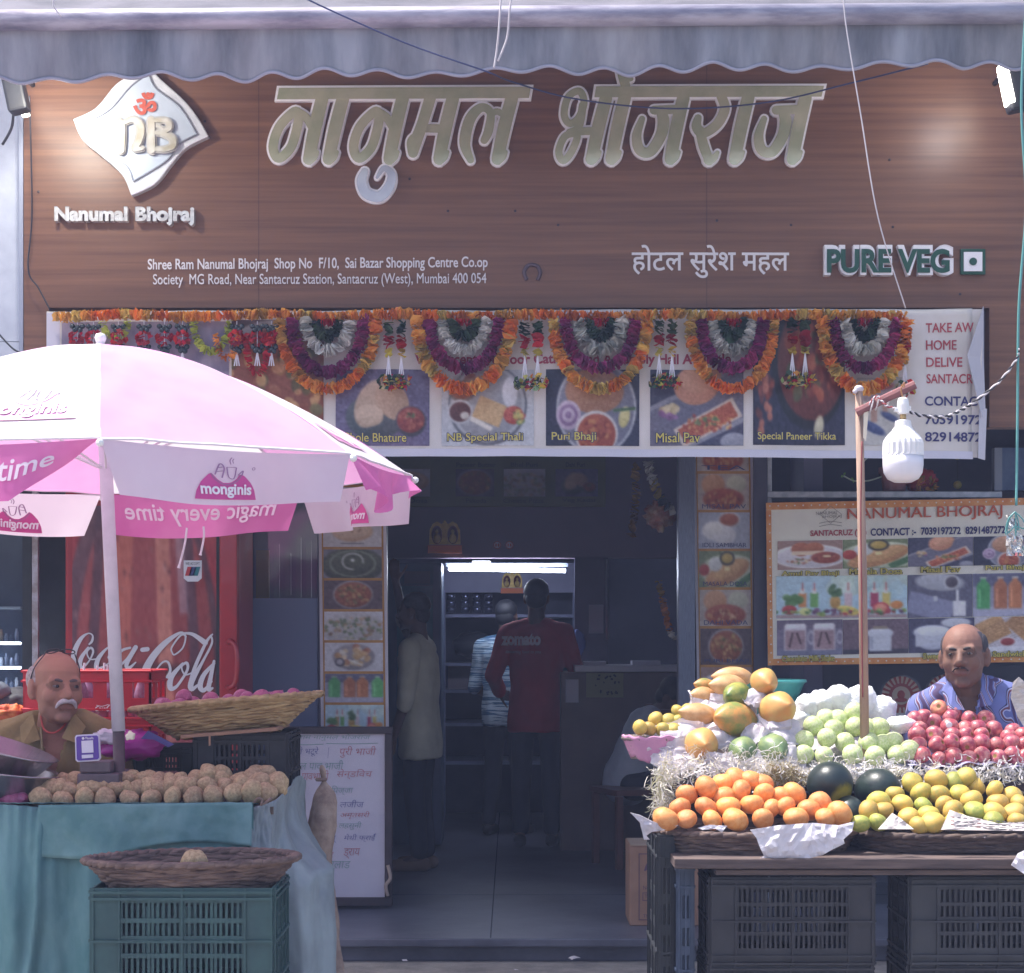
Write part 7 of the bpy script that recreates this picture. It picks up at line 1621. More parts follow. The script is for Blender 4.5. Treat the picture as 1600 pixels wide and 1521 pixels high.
m = bpy.data.materials.new('swirl_shirt'); m.use_nodes = True; n = m.node_tree.nodes; l = m.node_tree.links; bs_ = n['Principled BSDF']; bs_.inputs['Roughness'].default_value = .8
tc = n.new('ShaderNodeTexCoord'); nz = n.new('ShaderNodeTexNoise'); nz.inputs['Scale'].default_value = 7; nz.inputs['Detail'].default_value = 1; l.new(tc.outputs['Object'], nz.inputs['Vector'])
wv = n.new('ShaderNodeTexWave'); wv.inputs['Scale'].default_value = 4.5; wv.inputs['Distortion'].default_value = 9; wv.inputs['Detail'].default_value = 1; wv.inputs['Detail Scale'].default_value = 1.6; l.new(tc.outputs['Object'], wv.inputs['Vector'])
rp_ = n.new('ShaderNodeValToRGB'); rp_.color_ramp.interpolation = 'CONSTANT'
for pos, c in ((0, (104, 112, 168)), (.24, (56, 54, 92)), (.34, (150, 156, 196)), (.46, (104, 60, 78)), (.66, (166, 170, 206)), (.74, (94, 102, 160)), (.9, (70, 52, 92))):
    e = rp_.color_ramp.elements[0] if pos == 0 else rp_.color_ramp.elements.new(pos); e.color = lin(c); e.position = pos
rp_.color_ramp.elements[-1].color = lin((70, 52, 92))
l.new(wv.outputs['Fac'], rp_.inputs[0]); l.new(rp_.outputs[0], bs_.inputs['Base Color'])
mb = MB(); mb.ell(V2(.05, .06, -.335), (.188, .122, .155)); mb.ell(V2(.05, .07, -.55), (.184, .138, .2)); mb.ell(V2(.05, .06, -.72), (.188, .145, .13)); mb.cap(V2(-.04, .07, -.20), S2L, .06, .068); mb.cap(V2(.11, .07, -.20), S2R, .06, .07)
for a, e, w in ((S2L, E2L, W2L), (S2R, E2R, W2R)): mb.cap(a, e, .072, .062); mb.cap(e, e.lerp(w, .2), .062, .058)
remeshed('shirt', [mb], .009, m, P2, 3, .010, 11, vcut(V2(.012, .03, 0), .058, -.10, -.26), seed=8, stretch=(1, 1, .5)).modifiers.new('t', 'SOLIDIFY').thickness = .004
b = MB(); b.prism([V2(*p) for p in ((.062, .0, -.125), (.055, -.045, -.18), (.030, -.085, -.26), (.085, -.085, -.25), (.115, -.03, -.17))], (0, .008, 0)); b.build('collar', m, P2, bevel=.002)
b = MB(); b.prism([V2(*p) for p in ((-.055, .0, -.15), (-.05, -.045, -.19), (-.015, -.085, -.27), (-.07, -.085, -.265), (-.09, -.03, -.20))], (0, .008, 0)); b.build('collar', m, P2, bevel=.002)
mb = MB()
for s in (-1, 1): mb.cap(V2(.05 + s * .09, .06, -.80), V2(.05 + s * .10, .05, -1.12), .10, .075); mb.cap(V2(.05 + s * .10, .05, -1.12), V2(.05 + s * .10, .07, -1.38), .075, .06)
mb.ell(V2(.05, .07, -.80), (.17, .14, .10)); remeshed('trousers', [mb], .014, MATS['trouser_dark'], P2, 3, .006, 9)

# --- standing figures inside the shop
SKD = mat('skin_dark', (96, 70, 62), (86, 62, 56), 8, .6)
def standing(label, feet, H, yaw, top_m, leg_m, hair_m, arms, lean=0.0, name='person', stance=.10, hairlen=.0, long_shirt=.0, wr=.012, shoe=None, tuck=False, stride=0.0):
    T = thing(name, feet, label, 'person'); F = Vector(feet); k = H / 1.72; Rz = Matrix.Rotation(R(yaw), 3, 'Z')
    def q(x, y, z): return F + Rz @ Vector((x * k, (y - lean * max(0, z - .9)) * k, z * k))
    hc = q(0, -.02, 1.605); M = Matrix.Translation(hc) @ Rz.to_4x4() @ Euler((R(-lean * 40), 0, 0)).to_matrix().to_4x4() @ Matrix.Scale(.98 * k, 4)
    mb = MB(); head_parts(mb, M); mb.cap(q(0, .01, 1.55), q(0, .015, 1.42), .052 * k, .06 * k); mb.ell(q(0, .01, 1.28), (.155 * k, .10 * k, .16 * k), Rz); mb.ell(q(0, .01, 1.02), (.14 * k, .10 * k, .2 * k), Rz)
    sh = MB(); hem = .80 - long_shirt
    for (z0_, z1_, r0_, r1_) in ((hem, 1.36, .175 + long_shirt * .12, .178),):
        sh.lathe([(1e-6, hem * k), (r0_ * k, hem * k), ((r0_ + .002) * k, (hem + .1) * k), (.166 * k, 1.04 * k), (.176 * k, 1.22 * k), (.176 * k, 1.33 * k), (.13 * k, 1.41 * k), (.06 * k, 1.455 * k), (1e-6, 1.46 * k)], F + Rz @ Vector((0, (.01) * k, 0)), 28, 0, Rz, 1.0, .68)
        sh.v = [Vector((v.x, v.y, v.z)) - Rz @ Vector((0, lean * max(0, (v.z - F.z) / k - .9) * k, 0)) for v in sh.v]
    for s in (-1, 1): sh.cap(q(s * .06, .01, 1.42), q(s * .17, .01, 1.38), .06 * k, .066 * k)
    for s, (e, w, fd, sl) in zip((-1, 1), arms):
        a = q(s * .185, .01, 1.375); e = q(*e); w = q(*w); mb.cap(a, e, .046 * k, .038 * k); mb.cap(e, w, .038 * k, .026 * k)
        fw = (Rz @ Vector(fd)); hand_caps(mb, w, fw, Rz @ Vector((0, 1, .3)) if abs(fd[2]) > .5 else Rz @ Vector((0, .2, 1)), .95 * k, .35, s)
        sh.cap(a, e, .066 * k, .056 * k); 
        if sl > 0: sh.cap(e, e.lerp(w, sl), .056 * k, .046 * k)
    tr = MB(); tr.ell(q(0, .01, .88), (.140 * k, .095 * k, .10 * k), Rz)
    for s in (-1, 1):
        st = s * stride; hip, kn, an = q(s * .085, .01, .86), q(s * stance * .95, -.01 + st * .5, .48), q(s * stance, .03 + st, .09)
        mb.cap(hip, kn, .075 * k, .05 * k); mb.cap(kn, an, .048 * k, .034 * k); mb.cap(an, q(s * (stance + .02), -.10 + st, .035), .036 * k, .028 * k)
        tr.cap(hip, kn, .086 * k, .070 * k); tr.cap(kn, q(s * stance, .025 + st, .12), .07 * k, .056 * k)
        b = MB(); b.cap(q(s * stance, .06 + st, .045), q(s * (stance + .02), -.14 + st, .035), .042 * k, .038 * k); b.build('shoe', shoe or mat('shoe_dark', (40, 38, 44), None, rough=.5), T, smooth=True)
    remeshed('body', [mb], .0075, SKD, T, 3)
    remeshed('shirt', [sh], .012, top_m, T, 3, wr, 9, seed=len(label), stretch=(1, 1, .5))
    remeshed('trousers', [tr], .013, leg_m, T, 3, .008, 9, seed=len(label) + 1, stretch=(1, 1, .4))
    b = MB(); S3 = M.to_scale().x; R3 = M.to_quaternion().to_matrix()
    b.ell(M @ Vector((0, .024, .048)), [v * S3 for v in (.083, .094, .082)], R3, 24, 16); b.ell(M @ Vector((0, .062, -.005)), [v * S3 for v in (.07, .05, .07)], R3, 18, 12)
    b.v = [p + (p - hc).normalized() * .006 * mnoise.noise(p * 60) for p in b.v]
    b.build('hair', hair_m, T, smooth=True); eyes(M, T); return T, q, M
HB = mat('hair_black', (34, 34, 42), (26, 26, 34), 60, .6)
NVT = mat('navy_trousers', (46, 48, 66), (40, 42, 58), 6, .9)
Yr = 12.55; fr = P(838, 0, Yr)
T, q, M = standing('person seen from behind in a dark red delivery jacket with white lettering', (fr.x, Yr, FZ), 1.74, 176, mat('red_jacket', (176, 44, 60), (156, 38, 54), 4, .8), NVT, HB,
                   [((-.27, -.02, 1.10), (-.20, -.24, 1.02), (.4, -.8, -.1), .85), ((.28, .0, 1.10), (.25, -.2, .98), (-.2, -.8, -.1), .85)], .02, long_shirt=.06, hairlen=.1)
ltr = MB(); put_text(ltr, 'zomato', 783, 845, 1009, 990, Yr - .152, bold=.05)
# wrap the jacket lettering on the back
sh_ = [c for c in T.children if c.name.startswith('shirt')][0]
def wrap(mb_, off=.006):
    from mathutils.bvhtree import BVHTree
    vs = [v.co + origin_of(T) for v in sh_.data.vertices]; bv = BVHTree.FromPolygons(vs, [list(p.vertices) for p in sh_.data.polygons])
    out = []
    for v in mb_.v:
        h = bv.ray_cast(Vector((v.x, v.y - 1.5, v.z)), Vector((0, 1, 0)))
        out.append(Vector((v.x, (h[0].y if h[0] is not None else v.y) - off, v.z)))
    mb_.v = out
wrap(ltr); ltr.build('lettering', mat('jacket_white', (216, 206, 214), None), T)
l2 = MB(); put_text(l2, 'delivering food to you', 790, 845, 1023, 1016, Yr - .152); wrap(l2); l2.build('small_lettering', mat('jacket_pale', (170, 140, 150), None), T)
Ys = 13.3; fs_ = P(790, 0, Ys)
standing('person in a blue striped shirt mostly hidden behind the red jacket', (fs_.x, Ys, FZ), 1.62, 160, mat('striped_shirt', (70, 110, 150), (190, 210, 226), 9, .8, stretch=(.5, .5, 9), lo=.46, hi=.54), NVT, HB,
         [((-.25, .0, 1.08), (-.16, -.2, 1.0), (.3, -.8, 0), .0), ((.25, .0, 1.08), (.16, -.2, 1.0), (-.3, -.8, 0), .0)], .02, stride=.05)
Yb = 11.25; fb = P(655, 0, Yb)
standing('older person in a loose pale beige shirt reaching one arm up by the doorway', (fb.x, Yb, FZ), 1.62, -105, mat('beige_shirt', (208, 200, 182), (190, 182, 166), 5, .85, bump=.06, bscale=50), NVT, mat('hair_greying', (60, 54, 58), (46, 42, 46), 60, .8),
         [((-.24, -.16, 1.56), (-.22, -.20, 1.80), (0, -.1, 1), .0), ((.24, .0, 1.08), (.20, -.10, .84), (0, -.3, -1), .2)], .03, long_shirt=.10, stance=.075, shoe=mat('sandal_tan', (120, 92, 76), None, rough=.7))
# --- seated person bending over at the counter
Yc = 11.7; sx = P(1002, 0, Yc).x
P6 = thing('person', (sx, Yc, FZ), 'seated person in a white shirt bending their dark haired head down by the counter', 'person')
def V6(x, y, z): return Vector((sx + x, Yc + y, FZ + z))
M6 = Matrix.Translation(V6(.19, -.02, .99)) @ Euler((R(38), R(0), R(62))).to_matrix().to_4x4()
mb = MB(); head_parts(mb, M6); mb.cap(V6(.16, .0, .95), V6(.06, .02, .88), .05, .06); mb.cap(V6(.04, .02, .80), V6(-.08, .02, .50), .13, .14)
for s in (-1, 1): mb.cap(V6(.03, s * .17, .82), V6(.14, s * .2, .60), .045, .04); mb.cap(V6(.14, s * .2, .60), V6(.34, s * .14, .66), .04, .028); hand_caps(mb, V6(.34, s * .14, .66), (1, -s * .3, 0), (0, 1, 0), .95, .5, s); mb.cap(V6(-.05, s * .09, .47), V6(.30, s * .1, .47), .075, .055); mb.cap(V6(.30, s * .1, .47), V6(.28, s * .1, .06), .05, .038); mb.cap(V6(.28, s * .1, .05), V6(.42, s * .1, .035), .036, .03)
remeshed('body', [mb], .008, SKD, P6, 3)
mb = MB(); mb.cap(V6(.05, .02, .80), V6(-.08, .02, .50), .155, .165)
for s in (-1, 1): mb.cap(V6(.05, s * .06, .88), V6(.03, s * .17, .82), .06, .066); mb.cap(V6(.03, s * .17, .82), V6(.14, s * .2, .60), .068, .06)
remeshed('shirt', [mb], .012, mat('white_shirt', (196, 200, 216), (178, 184, 202), 5, .85), P6, 3, .012, 9, seed=4)
mb = MB()
for s in (-1, 1): mb.cap(V6(-.05, s * .09, .47), V6(.30, s * .1, .47), .095, .075); mb.cap(V6(.30, s * .1, .47), V6(.28, s * .1, .1), .07, .055)
remeshed('trousers', [mb], .013, NVT, P6, 3, .006, 9)
b = MB(); R3 = M6.to_quaternion().to_matrix(); b.ell(M6 @ Vector((0, .024, .046)), (.085, .097, .085), R3, 24, 16); b.ell(M6 @ Vector((0, .06, -.01)), (.07, .05, .07), R3, 18, 12); b.build('hair', HB, P6, smooth=True)
# ------------------------------------------------------------------ things inside the shop and at the right window
# whiteboard on the step
WB = thing('whiteboard', P(530, 1415, 9.6), 'dark framed whiteboard with a handwritten menu leaning by the doorway', 'whiteboard')
YW = 9.62
b = MB()
FRM = mat('frame_darkwood', (62, 50, 58), (48, 40, 48), 7, .6)
for q in ((438, 1136, 613, 1147), (438, 1403, 613, 1416), (601, 1147.3, 613, 1402.7), (438, 1147.3, 452, 1402.7)): b.pxbox(*q, YW - .02, YW + .02)
b.build('frame', FRM, WB, bevel=.004)
b = MB(); b.pxbox(452, 1147, 601, 1403, YW + .002, YW + .014); b.build('board', mat('board_white', (202, 196, 212), (194, 188, 206), 3, .35), WB)
INK = {'blue': mat('marker_blue', (90, 92, 156), None), 'red': mat('marker_red', (180, 96, 110), None), 'green': mat('marker_green', (116, 152, 152), None)}
for s, a, c, pb, pt, k in (('श्रीराम नानुमल भोजराज', 448, 579, 1158, 1147, 'green'), ('छोले भटूरे', 452, 498, 1182, 1167, 'blue'), ('|', 512, 514, 1185, 1168, 'blue'), ('पुरी भाजी', 531, 588, 1184, 1166, 'red'), ('डबल पाव भाजी', 452, 537, 1203, 1188, 'green'), ('सेन्डिवच', 527, 582, 1218, 1202, 'red'), ('पावभाजी', 472, 514, 1219, 1204, 'red'),
        ('िपज्जा', 518, 552, 1243, 1228, 'green'), ('लजीज', 532, 569, 1262, 1250, 'blue'), ('अमृतसरी', 532, 578, 1280, 1268, 'red'), ('लहसुनी', 530, 565, 1297, 1284, 'green'), ('आलू', 506, 525, 1318, 1306, 'blue'), ('मेथी फ्राई', 538, 588, 1316, 1303, 'blue'), ('पनीर', 500, 522, 1340, 1328, 'red'), ('ड्राय', 537, 563, 1342, 1326, 'red'), ('सलाड', 512, 548, 1357, 1346, 'green')):
    b = MB(); put_text(b, s, a, c, pb, pt, YW - .001, bold=-.012, shear=.2); b.build('handwriting', INK[k], WB)
for x0, x1, y in ((450, 505, 1163.5), (510, 590, 1162)): b = MB(); ribbon(b, [(x0, y), ((x0 + x1) / 2, y + .6), (x1, y - .4)], .9, YW - .001); b.build('underline', INK['green'], WB)
b = MB(); b.tube(spline([P(606, 1352, YW - .03), P(610, 1372, YW - .035), P(603, 1384, YW - .04), P(606, 1400, YW - .03)], 6), .009, 8); tag(b.build('cloth_scrap', mat('scrap_beige', (170, 150, 140), None, rough=.9), smooth=True), 'twisted beige rag on the lower right corner of the whiteboard', 'rag')

# kitchen hatch with tube light, shelves, containers
tb = thing('tube_light', P(791, 890, 12.95), 'bright fluorescent tube under the loft in the kitchen', 'tube light')
a, c = P(701, 889, 12.95), P(883, 892, 12.95)
b = MB(); b.tube([a, c], .0125, 10); b.build('tube', mat('fluor_glow', (226, 236, 255), emit=34), tb)
b = MB(); b.bb(a.x - .02, c.x + .02, 12.99, 13.03, a.z + .016, a.z + .04); b.build('batten', MATS['grey_trim'], tb)
b = MB(); b.pxbox(738, 877, 766, 881, 12.93, 13.0); tag(b.build('ceiling_lamp', mat('lamp_white', (240, 244, 255), emit=5)), 'small bright lamp above the fluorescent tube', 'lamp')
KW = mat('kitchen_lavender', (150, 152, 190), (140, 142, 180), 3, .5)
KP = thing('kitchen_unit', P(790, 1280, 14.6), 'steel kitchen shelving lit by the tube at the back of the shop', 'shelving')
b = MB(); b.pxbox(690, 880, 900, 926, 14.4, 14.45); b.build('back_panel', KW, KP)
b = MB(); b.pxbox(690, 926.2, 900, 1280, 15.0, 15.03); b.build('rear_panel', mat('rear_navy', (70, 74, 104), (58, 62, 92), 3, .6), KP)
for y in (960, 1036, 1078, 1130, 1190): b = MB(); b.pxbox(690, y, 895, y + 5, 14.3, 14.95); b.build('shelf', mat('shelf_steel', (120, 126, 160), (104, 110, 144), 8, .4, .3), KP)
for x in (690, 895): b = MB(); b.pxbox(x, 926.5, x + 6, 1290, 14.28, 14.32); b.build('upright', MATS['shelf_steel'], KP)
b = MB(); b.pxbox(700, 1040, 775, 1077, 14.5, 14.52); b.build('drawer_front', mat('drawer_beige', (110, 100, 112), None), KP)
for k, x in enumerate((705, 727, 745, 763)):
    for r_ in range(3):
        b = MB(); c = P(x, 958 - r_ * 10, 14.45); b.lathe([(.001, 0), (.034, 0), (.034, .036), (.03, .045), (.001, .045)], c, 14); tag(b.build('steel_tin', mat('tin_steel', (120, 126, 160), None, rough=.2, metal=.8), smooth=True), 'steel tin on the lit kitchen shelf, %s stack from left, %s' % (ORD[k], ['bottom', 'middle', 'top'][r_]), 'tin', 'steel tins on the kitchen shelf')
b = MB(); blob = blobby(P(740, 1008, 14.5), (.16, .1, .10), .1, 2, 3); tag(blob.build('cooking_pot', mat('pot_black', (36, 38, 50), None, rough=.5), smooth=True), 'big black pot on the middle kitchen shelf', 'pot')
crumple('foil', 'crinkled bright foil beside the black pot', P(752, 1028, 14.35), .16, .06, .03, euler(60), mat('foil', (200, 206, 226), None, rough=.2, metal=.9), 77)
CR = thing('cabinet', P(655, 1330, 12.4), 'tall dark glass fronted cabinet at the left inside the shop', 'cabinet')
b = MB(); b.pxbox(606, 880, 690, 1320, 12.5, 12.9); b.build('carcass', mat('cabinet_blue', (64, 82, 108), (54, 70, 96), 4, .5), CR)
b = MB(); b.pxbox(632, 893, 672, 912, 12.488, 12.495); b.build('sign_strip', mat('cab_strip', (92, 80, 96), None), CR)
b = MB(); b.pxbox(620, 916, 676, 1130, 12.488, 12.496); b.build('door_glass', mat('cab_glass', (60, 92, 112), (74, 108, 126), 4, .15), CR)
b = MB(); b.pxbox(677, 884, 689, 1320, 12.47, 12.497); b.build('door_edge', mat('cab_edge', (70, 78, 110), None, rough=.4), CR)
# counter
CT = thing('counter', P(980, 1330, 12.3), 'brown service counter with white top at the right inside the shop', 'counter')
b = MB(); b.pxbox(898, 1040, 1075, 1050, 12.22, 12.95); b.build('counter_top', mat('counter_white', (190, 188, 204), None, rough=.3), CT, bevel=.004)
b = MB(); b.pxbox(876, 1051, 1075, 1336, 12.3, 12.9); b.build('counter_body', mat('counter_brown', (104, 84, 84), (92, 74, 76), 4, .5), CT)
b = MB(); b.pxbox(916, 1052, 974, 1090, 12.285, 12.297); b.build('green_panel', mat('panel_olive', (130, 130, 96), None), CT)
rk = random.Random(3); b = MB()
for k in range(16): x, y = rk.uniform(920, 968), rk.uniform(1055, 1084); b.tube([P(x, y, 12.282), P(x + rk.uniform(-5, 5), y + rk.uniform(-6, 6), 12.282)], .006, 5)
b.build('leaf_print', BLACK, CT)
b = MB(); b.pxbox(884, 1062, 904, 1098, 12.28, 12.29); tag(b.build('payment_card', mat('card_white', (190, 186, 200), None)), 'white payment card taped on the brown counter', 'card')
for k, (x, w, h, lab) in enumerate(((930, 34, 5, 'papers lying at the left of the white counter top'), (1010, 44, 6, 'papers lying at the right of the white counter top'))):
    b = MB(); b.pxbox(x - w / 2, 1039 - h, x + w / 2, 1039.5, 12.4, 12.6); tag(b.build('paper_stack', MATS['card_white']), lab, 'papers')
b = MB(); b.pxbox(920, 945, 943, 990, 12.88, 12.896); tag(b.build('notice', mat('notice_grey', (140, 140, 152), None)), 'grey notice sheet on the pillar behind the counter', 'notice')
b = MB(); b.pxbox(898, 870, 950, 1040, 12.9, 13.0); tag(b.build('pillar', mat('pillar_dark', (72, 70, 94), (62, 60, 82), 3, .5)), 'dark pillar behind the counter', 'pillar')
b = MB(); b.tube([P(949, 874, 12.88), P(949, 1000, 12.88)], .012, 8); tag(b.build('pipe', STEEL), 'shiny steel pipe at the right side of the dark pillar', 'pipe')
blobby(P(898, 1008, 12.7), (.05, .05, .10), .1, 2, 5); q_ = blobby(P(900, 1005, 12.75), (.06, .05, .09), .12, 2, 4); tag(q_.build('cloth_heap', mat('cloth_blue', (84, 100, 170), None, rough=.8), smooth=True), 'blue cloth bundle on the counter beside the red jacket', 'cloth')
# chairs
def chair(x, Y, yaw, label):
    T = thing('chair', (x, Y, FZ), label, 'chair', 'brown wooden chairs by the counter'); Rz = Matrix.Rotation(R(yaw), 3, 'Z'); m_ = mat('chair_wood', (110, 66, 60), (94, 54, 52), 6, .45)
    def bx(nm, c, d, ry=0): b = MB(); b.box(Vector((x, Y, FZ)) + Rz @ Vector(c), d, Rz @ Matrix.Rotation(R(ry), 3, 'X')); b.build(nm, m_, T, bevel=.004)
    bx('seat', (0, 0, .45), (.42, .42, .035))
    for s in (-1, 1): bx('leg', (s * .18, -.18, .215), (.04, .04, .43)); bx('leg', (s * .18, .2, .48), (.04, .045, .96), 3)
    for z in (.62, .76, .90): bx('back_slat', (0, .215, z), (.33, .02, .06), 3)
chair(P(966, 0, 11.5).x + .1, 11.5, -70, 'brown wooden chair behind the seated person near the doorway'); chair(P(1040, 0, 11.2).x + .16, 11.2, -80, 'second brown wooden chair beside the right door post')
# wall decorations inside
dp_ = thing('wall_plaque', P(695, 866, 12.88), 'gold relief plaque of two figures above the kitchen hatch', 'plaque')
def plaque(T, cx, cy, s, Y):
    GLD = mat('gold_relief', (226, 196, 110), (190, 156, 84), 30, .4, .2, bump=.4, bscale=60); ORB = mat('plaque_orange', (236, 130, 76), None)
    b = MB(); o = [(-26, 14), (-25, -10), (-20, -20), (-13, -24), (-5, -20), (0, -26), (5, -20), (13, -24), (20, -20), (25, -10), (26, 14)]
    b.prism([P(cx + x * s, cy + y * s, Y) for x, y in o], (0, .014, 0)); b.build('backplate', GLD, T)
    for k in (-1, 1):
        b = MB(); b.ell(P(cx + k * 13 * s, cy - 2 * s, Y - .006), (9 * s * Y / FPX, .012, 15 * s * Y / FPX), None, 18, 12); b.build('niche', mat('niche_maroon', (104, 54, 46), None), T, smooth=True)
        b = MB(); b.ell(P(cx + k * 13 * s, cy + 4 * s, Y - .018), (6 * s * Y / FPX, .014, 8 * s * Y / FPX), None, 14, 10); b.ell(P(cx + k * 13 * s, cy - 7 * s, Y - .02), (3 * s * Y / FPX, .012, 4 * s * Y / FPX), None, 12, 8); b.build('figure', GLD, T, smooth=True)
    b = MB(); b.pxbox(cx - 28 * s, cy + 15 * s, cx + 28 * s, cy + 28 * s, Y - .01, Y + .014); b.build('orange_base', ORB, T)
plaque(dp_, 695, 838, .95, 12.88)
T2 = thing('wall_plaque', P(800, 922, 14.38), 'second smaller gold plaque on the lit panel behind the red jacket', 'plaque'); plaque(T2, 800, 910, .62, 14.38)
for x, w in ((777, 'left'), (796, 'right')):
    T = thing('round_sticker', P(x, 858, 12.89), 'small round red and white footprint sticker on the loft wall, %s one' % w, 'sticker', 'round stickers on the loft wall')
    rx = Matrix.Rotation(R(90), 3, 'X'); b = MB(); b.lathe([(.026, 0), (.026, .004)], P(x, 852, 12.895), 20, rot=rx); b.build('red_disc', mat('sticker_red', (190, 90, 80), None), T)
    b = MB(); b.lathe([(.021, 0), (.021, .003)], P(x, 852, 12.889), 20, rot=rx); b.build('white_disc', LW, T); b = MB(); [b.ell(P(x + d, 852, 12.886), (.005, .002, .012), None, 8, 6) for d in (-2, 2)]; b.build('footprint', MATS['sticker_red'], T)
MBd = thing('menu_board', P(770, 793, 12.85), 'dim olive menu board with oval dish pictures above the loft wall', 'menu board')
b = MB(); b.pxbox(560, 690, 946, 792, 12.86, 12.885); b.build('backing', mat('board_olive', (110, 112, 70), (100, 102, 64), 5, .6), MBd)
for k, (x0, x1, kd) in enumerate(((604, 672, 'naan'), (712, 772, 'curry'), (787, 852, 'salad'), (868, 934, 'bhature'))):
    im = food(kd, 34, 26, 50 + k); picture('dish_picture', im, pxf(x0, 733, x1, 776, 12.852), MBd)
b = MB()
for s, a_, c_, y in (('Paneer Butter', 713, 775, 730), ('Bhel Puri', 798, 840, 730), ('Dahi Puri', 884, 914, 730), ('Dosa', 640, 668, 786), ('Pakoda', 728, 760, 786), ('Cheese Pizza', 786, 850, 786), ('Veg Kadai', 878, 930, 786)): put_text(b, s, a_, c_, y, y - 7, 12.854, bold=.02)
b.build('lettering', mat('olive_ink', (62, 60, 40), None), MBd)
# hanging old garlands in the right of the doorway
for k, (pts, cols, r_, lab) in enumerate(((((993, 725, 10.4), (994, 770, 10.4), (990, 812, 10.4), (986, 836, 10.4)), [(150, 120, 60), (120, 90, 50)], .028, 'dry brown garland hanging in the top right of the doorway'), (((1012, 718, 10.3), (1020, 750, 10.3), (1032, 780, 10.3), (1052, 800, 10.3)), [(200, 200, 196), (60, 66, 70), (180, 160, 80)], .032, 'black and white garland hanging beside the right door post'),
        (((1028, 905, 10.5), (1036, 940, 10.5), (1046, 985, 10.5), (1058, 1000, 10.5)), [(190, 120, 50), (190, 186, 180), (160, 130, 60)], .022, 'faded orange and white garland on the inner right wall'))):
    b = MB(); frill(b, spline([P(*p) for p in pts], 10), r_, .012, cols, rng, .4, 8); tag(b.build('old_garland', PET), lab, 'garland')
q_ = blobby(P(1030, 806, 10.5), (.075, .06, .07), .35, 2.6, 6); tag(q_.build('wrapped_offering', mat('offering_red', (140, 70, 52), (170, 150, 130), 16, .3), smooth=True), 'shiny red wrapped offering hanging at the top right of the doorway', 'offering')

# ---- right shop window: sill shelf, poster, packets
RW = thing('shop_window', P(1400, 1400, 9.9), 'dark right shop window with aluminium sill behind the poster', 'window')
b = MB(); b.pxbox(1202, 640, 1700, 1420, 10.7, 10.72); b.build('back_wall', mat('window_dark', (70, 72, 92), (60, 62, 82), 3, .6), RW)
b = MB(); b.pxbox(1199, 768, 1566, 778, 9.82, 10.1); b.build('sill', ALU, RW, bevel=.003)
b = MB(); b.pxbox(1199, 690, 1206, 1420, 9.84, 9.9); b.build('frame', ALU, RW, bevel=.003)
b = MB(); b.pxbox(1554, 700, 1566, 767, 9.84, 9.9); b.build('mullion', MATS['grey_trim'], RW)
b = MB(); b.pxbox(1206, 1115, 1700, 1124, 9.9, 10.6); b.build('shelf', ALU, RW)
b = MB(); b.pxbox(1207, 1040, 1700, 1420, 9.80, 9.806); b.build('pane', thin_glass('clear_window_glass', (60, 70, 95), .06), RW)
b = MB(); b.pxbox(1566, 700, 1700, 766, 10.2, 10.25); b.build('blue_board', mat('board_blue', (96, 120, 160), (70, 92, 136), 6, .5), RW)
PT = thing('menu_poster', P(1400, 1040, 9.74), 'orange bordered poster of dishes and drinks below the right window sill', 'poster')
YP = 9.74
def pp(px, py, d=0): return P(px, py, YP - d)
SL = lambda x: -(x - 1197) / 403 * 8
b = MB(); b.prism([pp(1197, 786), pp(1660, 777), pp(1660, 1034), pp(1200, 1040)], (0, .008, 0)); b.build('sheet', mat('poster_cream', (236, 232, 220), (228, 222, 212), 5, .5), PT)
OB = mat('border_orange', (206, 128, 62), (220, 158, 96), 14, .5); BD = mat('border_dot', (226, 216, 204), None)
b = MB()
for seg in (((1197, 786), (1660, 777), (1660, 788), (1197, 797)), ((1200, 1030), (1660, 1025), (1660, 1034), (1200, 1040)), ((1197, 797.3), (1205, 797.2), (1208, 1029.7), (1200, 1029.9))): b.prism([pp(x, y, .004) for x, y in seg], (0, .003, 0))
b.build('border', OB, PT)
b = MB()
for k in range(32): b.prism([pp(1203 + k * 13 + dx, 791 + SL(1203 + k * 13) + dy, .0065) for dx, dy in ((-1.5, 0), (0, -1.5), (1.5, 0), (0, 1.5))], (0, .001, 0)); b.prism([pp(1203 + k * 13 + dx, 1035 + SL(1203 + k * 13) * .6 + dy, .0065) for dx, dy in ((-1.5, 0), (0, -1.5), (1.5, 0), (0, 1.5))], (0, .001, 0))
for k in range(17): b.prism([pp(1202.5 + k * .15 + dx, 806 + k * 13.4 + dy, .0065) for dx, dy in ((-1.5, 0), (0, -1.5), (1.5, 0), (0, 1.5))], (0, .001, 0))
b.build('border_dots', BD, PT)
b = MB(); put_text(b, 'NANUMAL BHOJRAJ', 1324, 1566, 817, 795, YP - .004, bold=.006, slope=-6); b.build('title_lettering', mat('title_orange', (196, 96, 66), None), PT)
b = MB(); put_text(b, 'SANTACRUZ (W)', 1266, 1354, 841, 829, YP - .004, bold=.03, slope=-2); b.build('place_lettering', MATS['service_red'], PT)
b = MB(); put_text(b, 'CONTACT :-  7039197272  8291487272', 1360, 1571, 838, 826, YP - .004, bold=.03, slope=-4); b.build('contact_lettering', MATS['contact_navy'], PT)
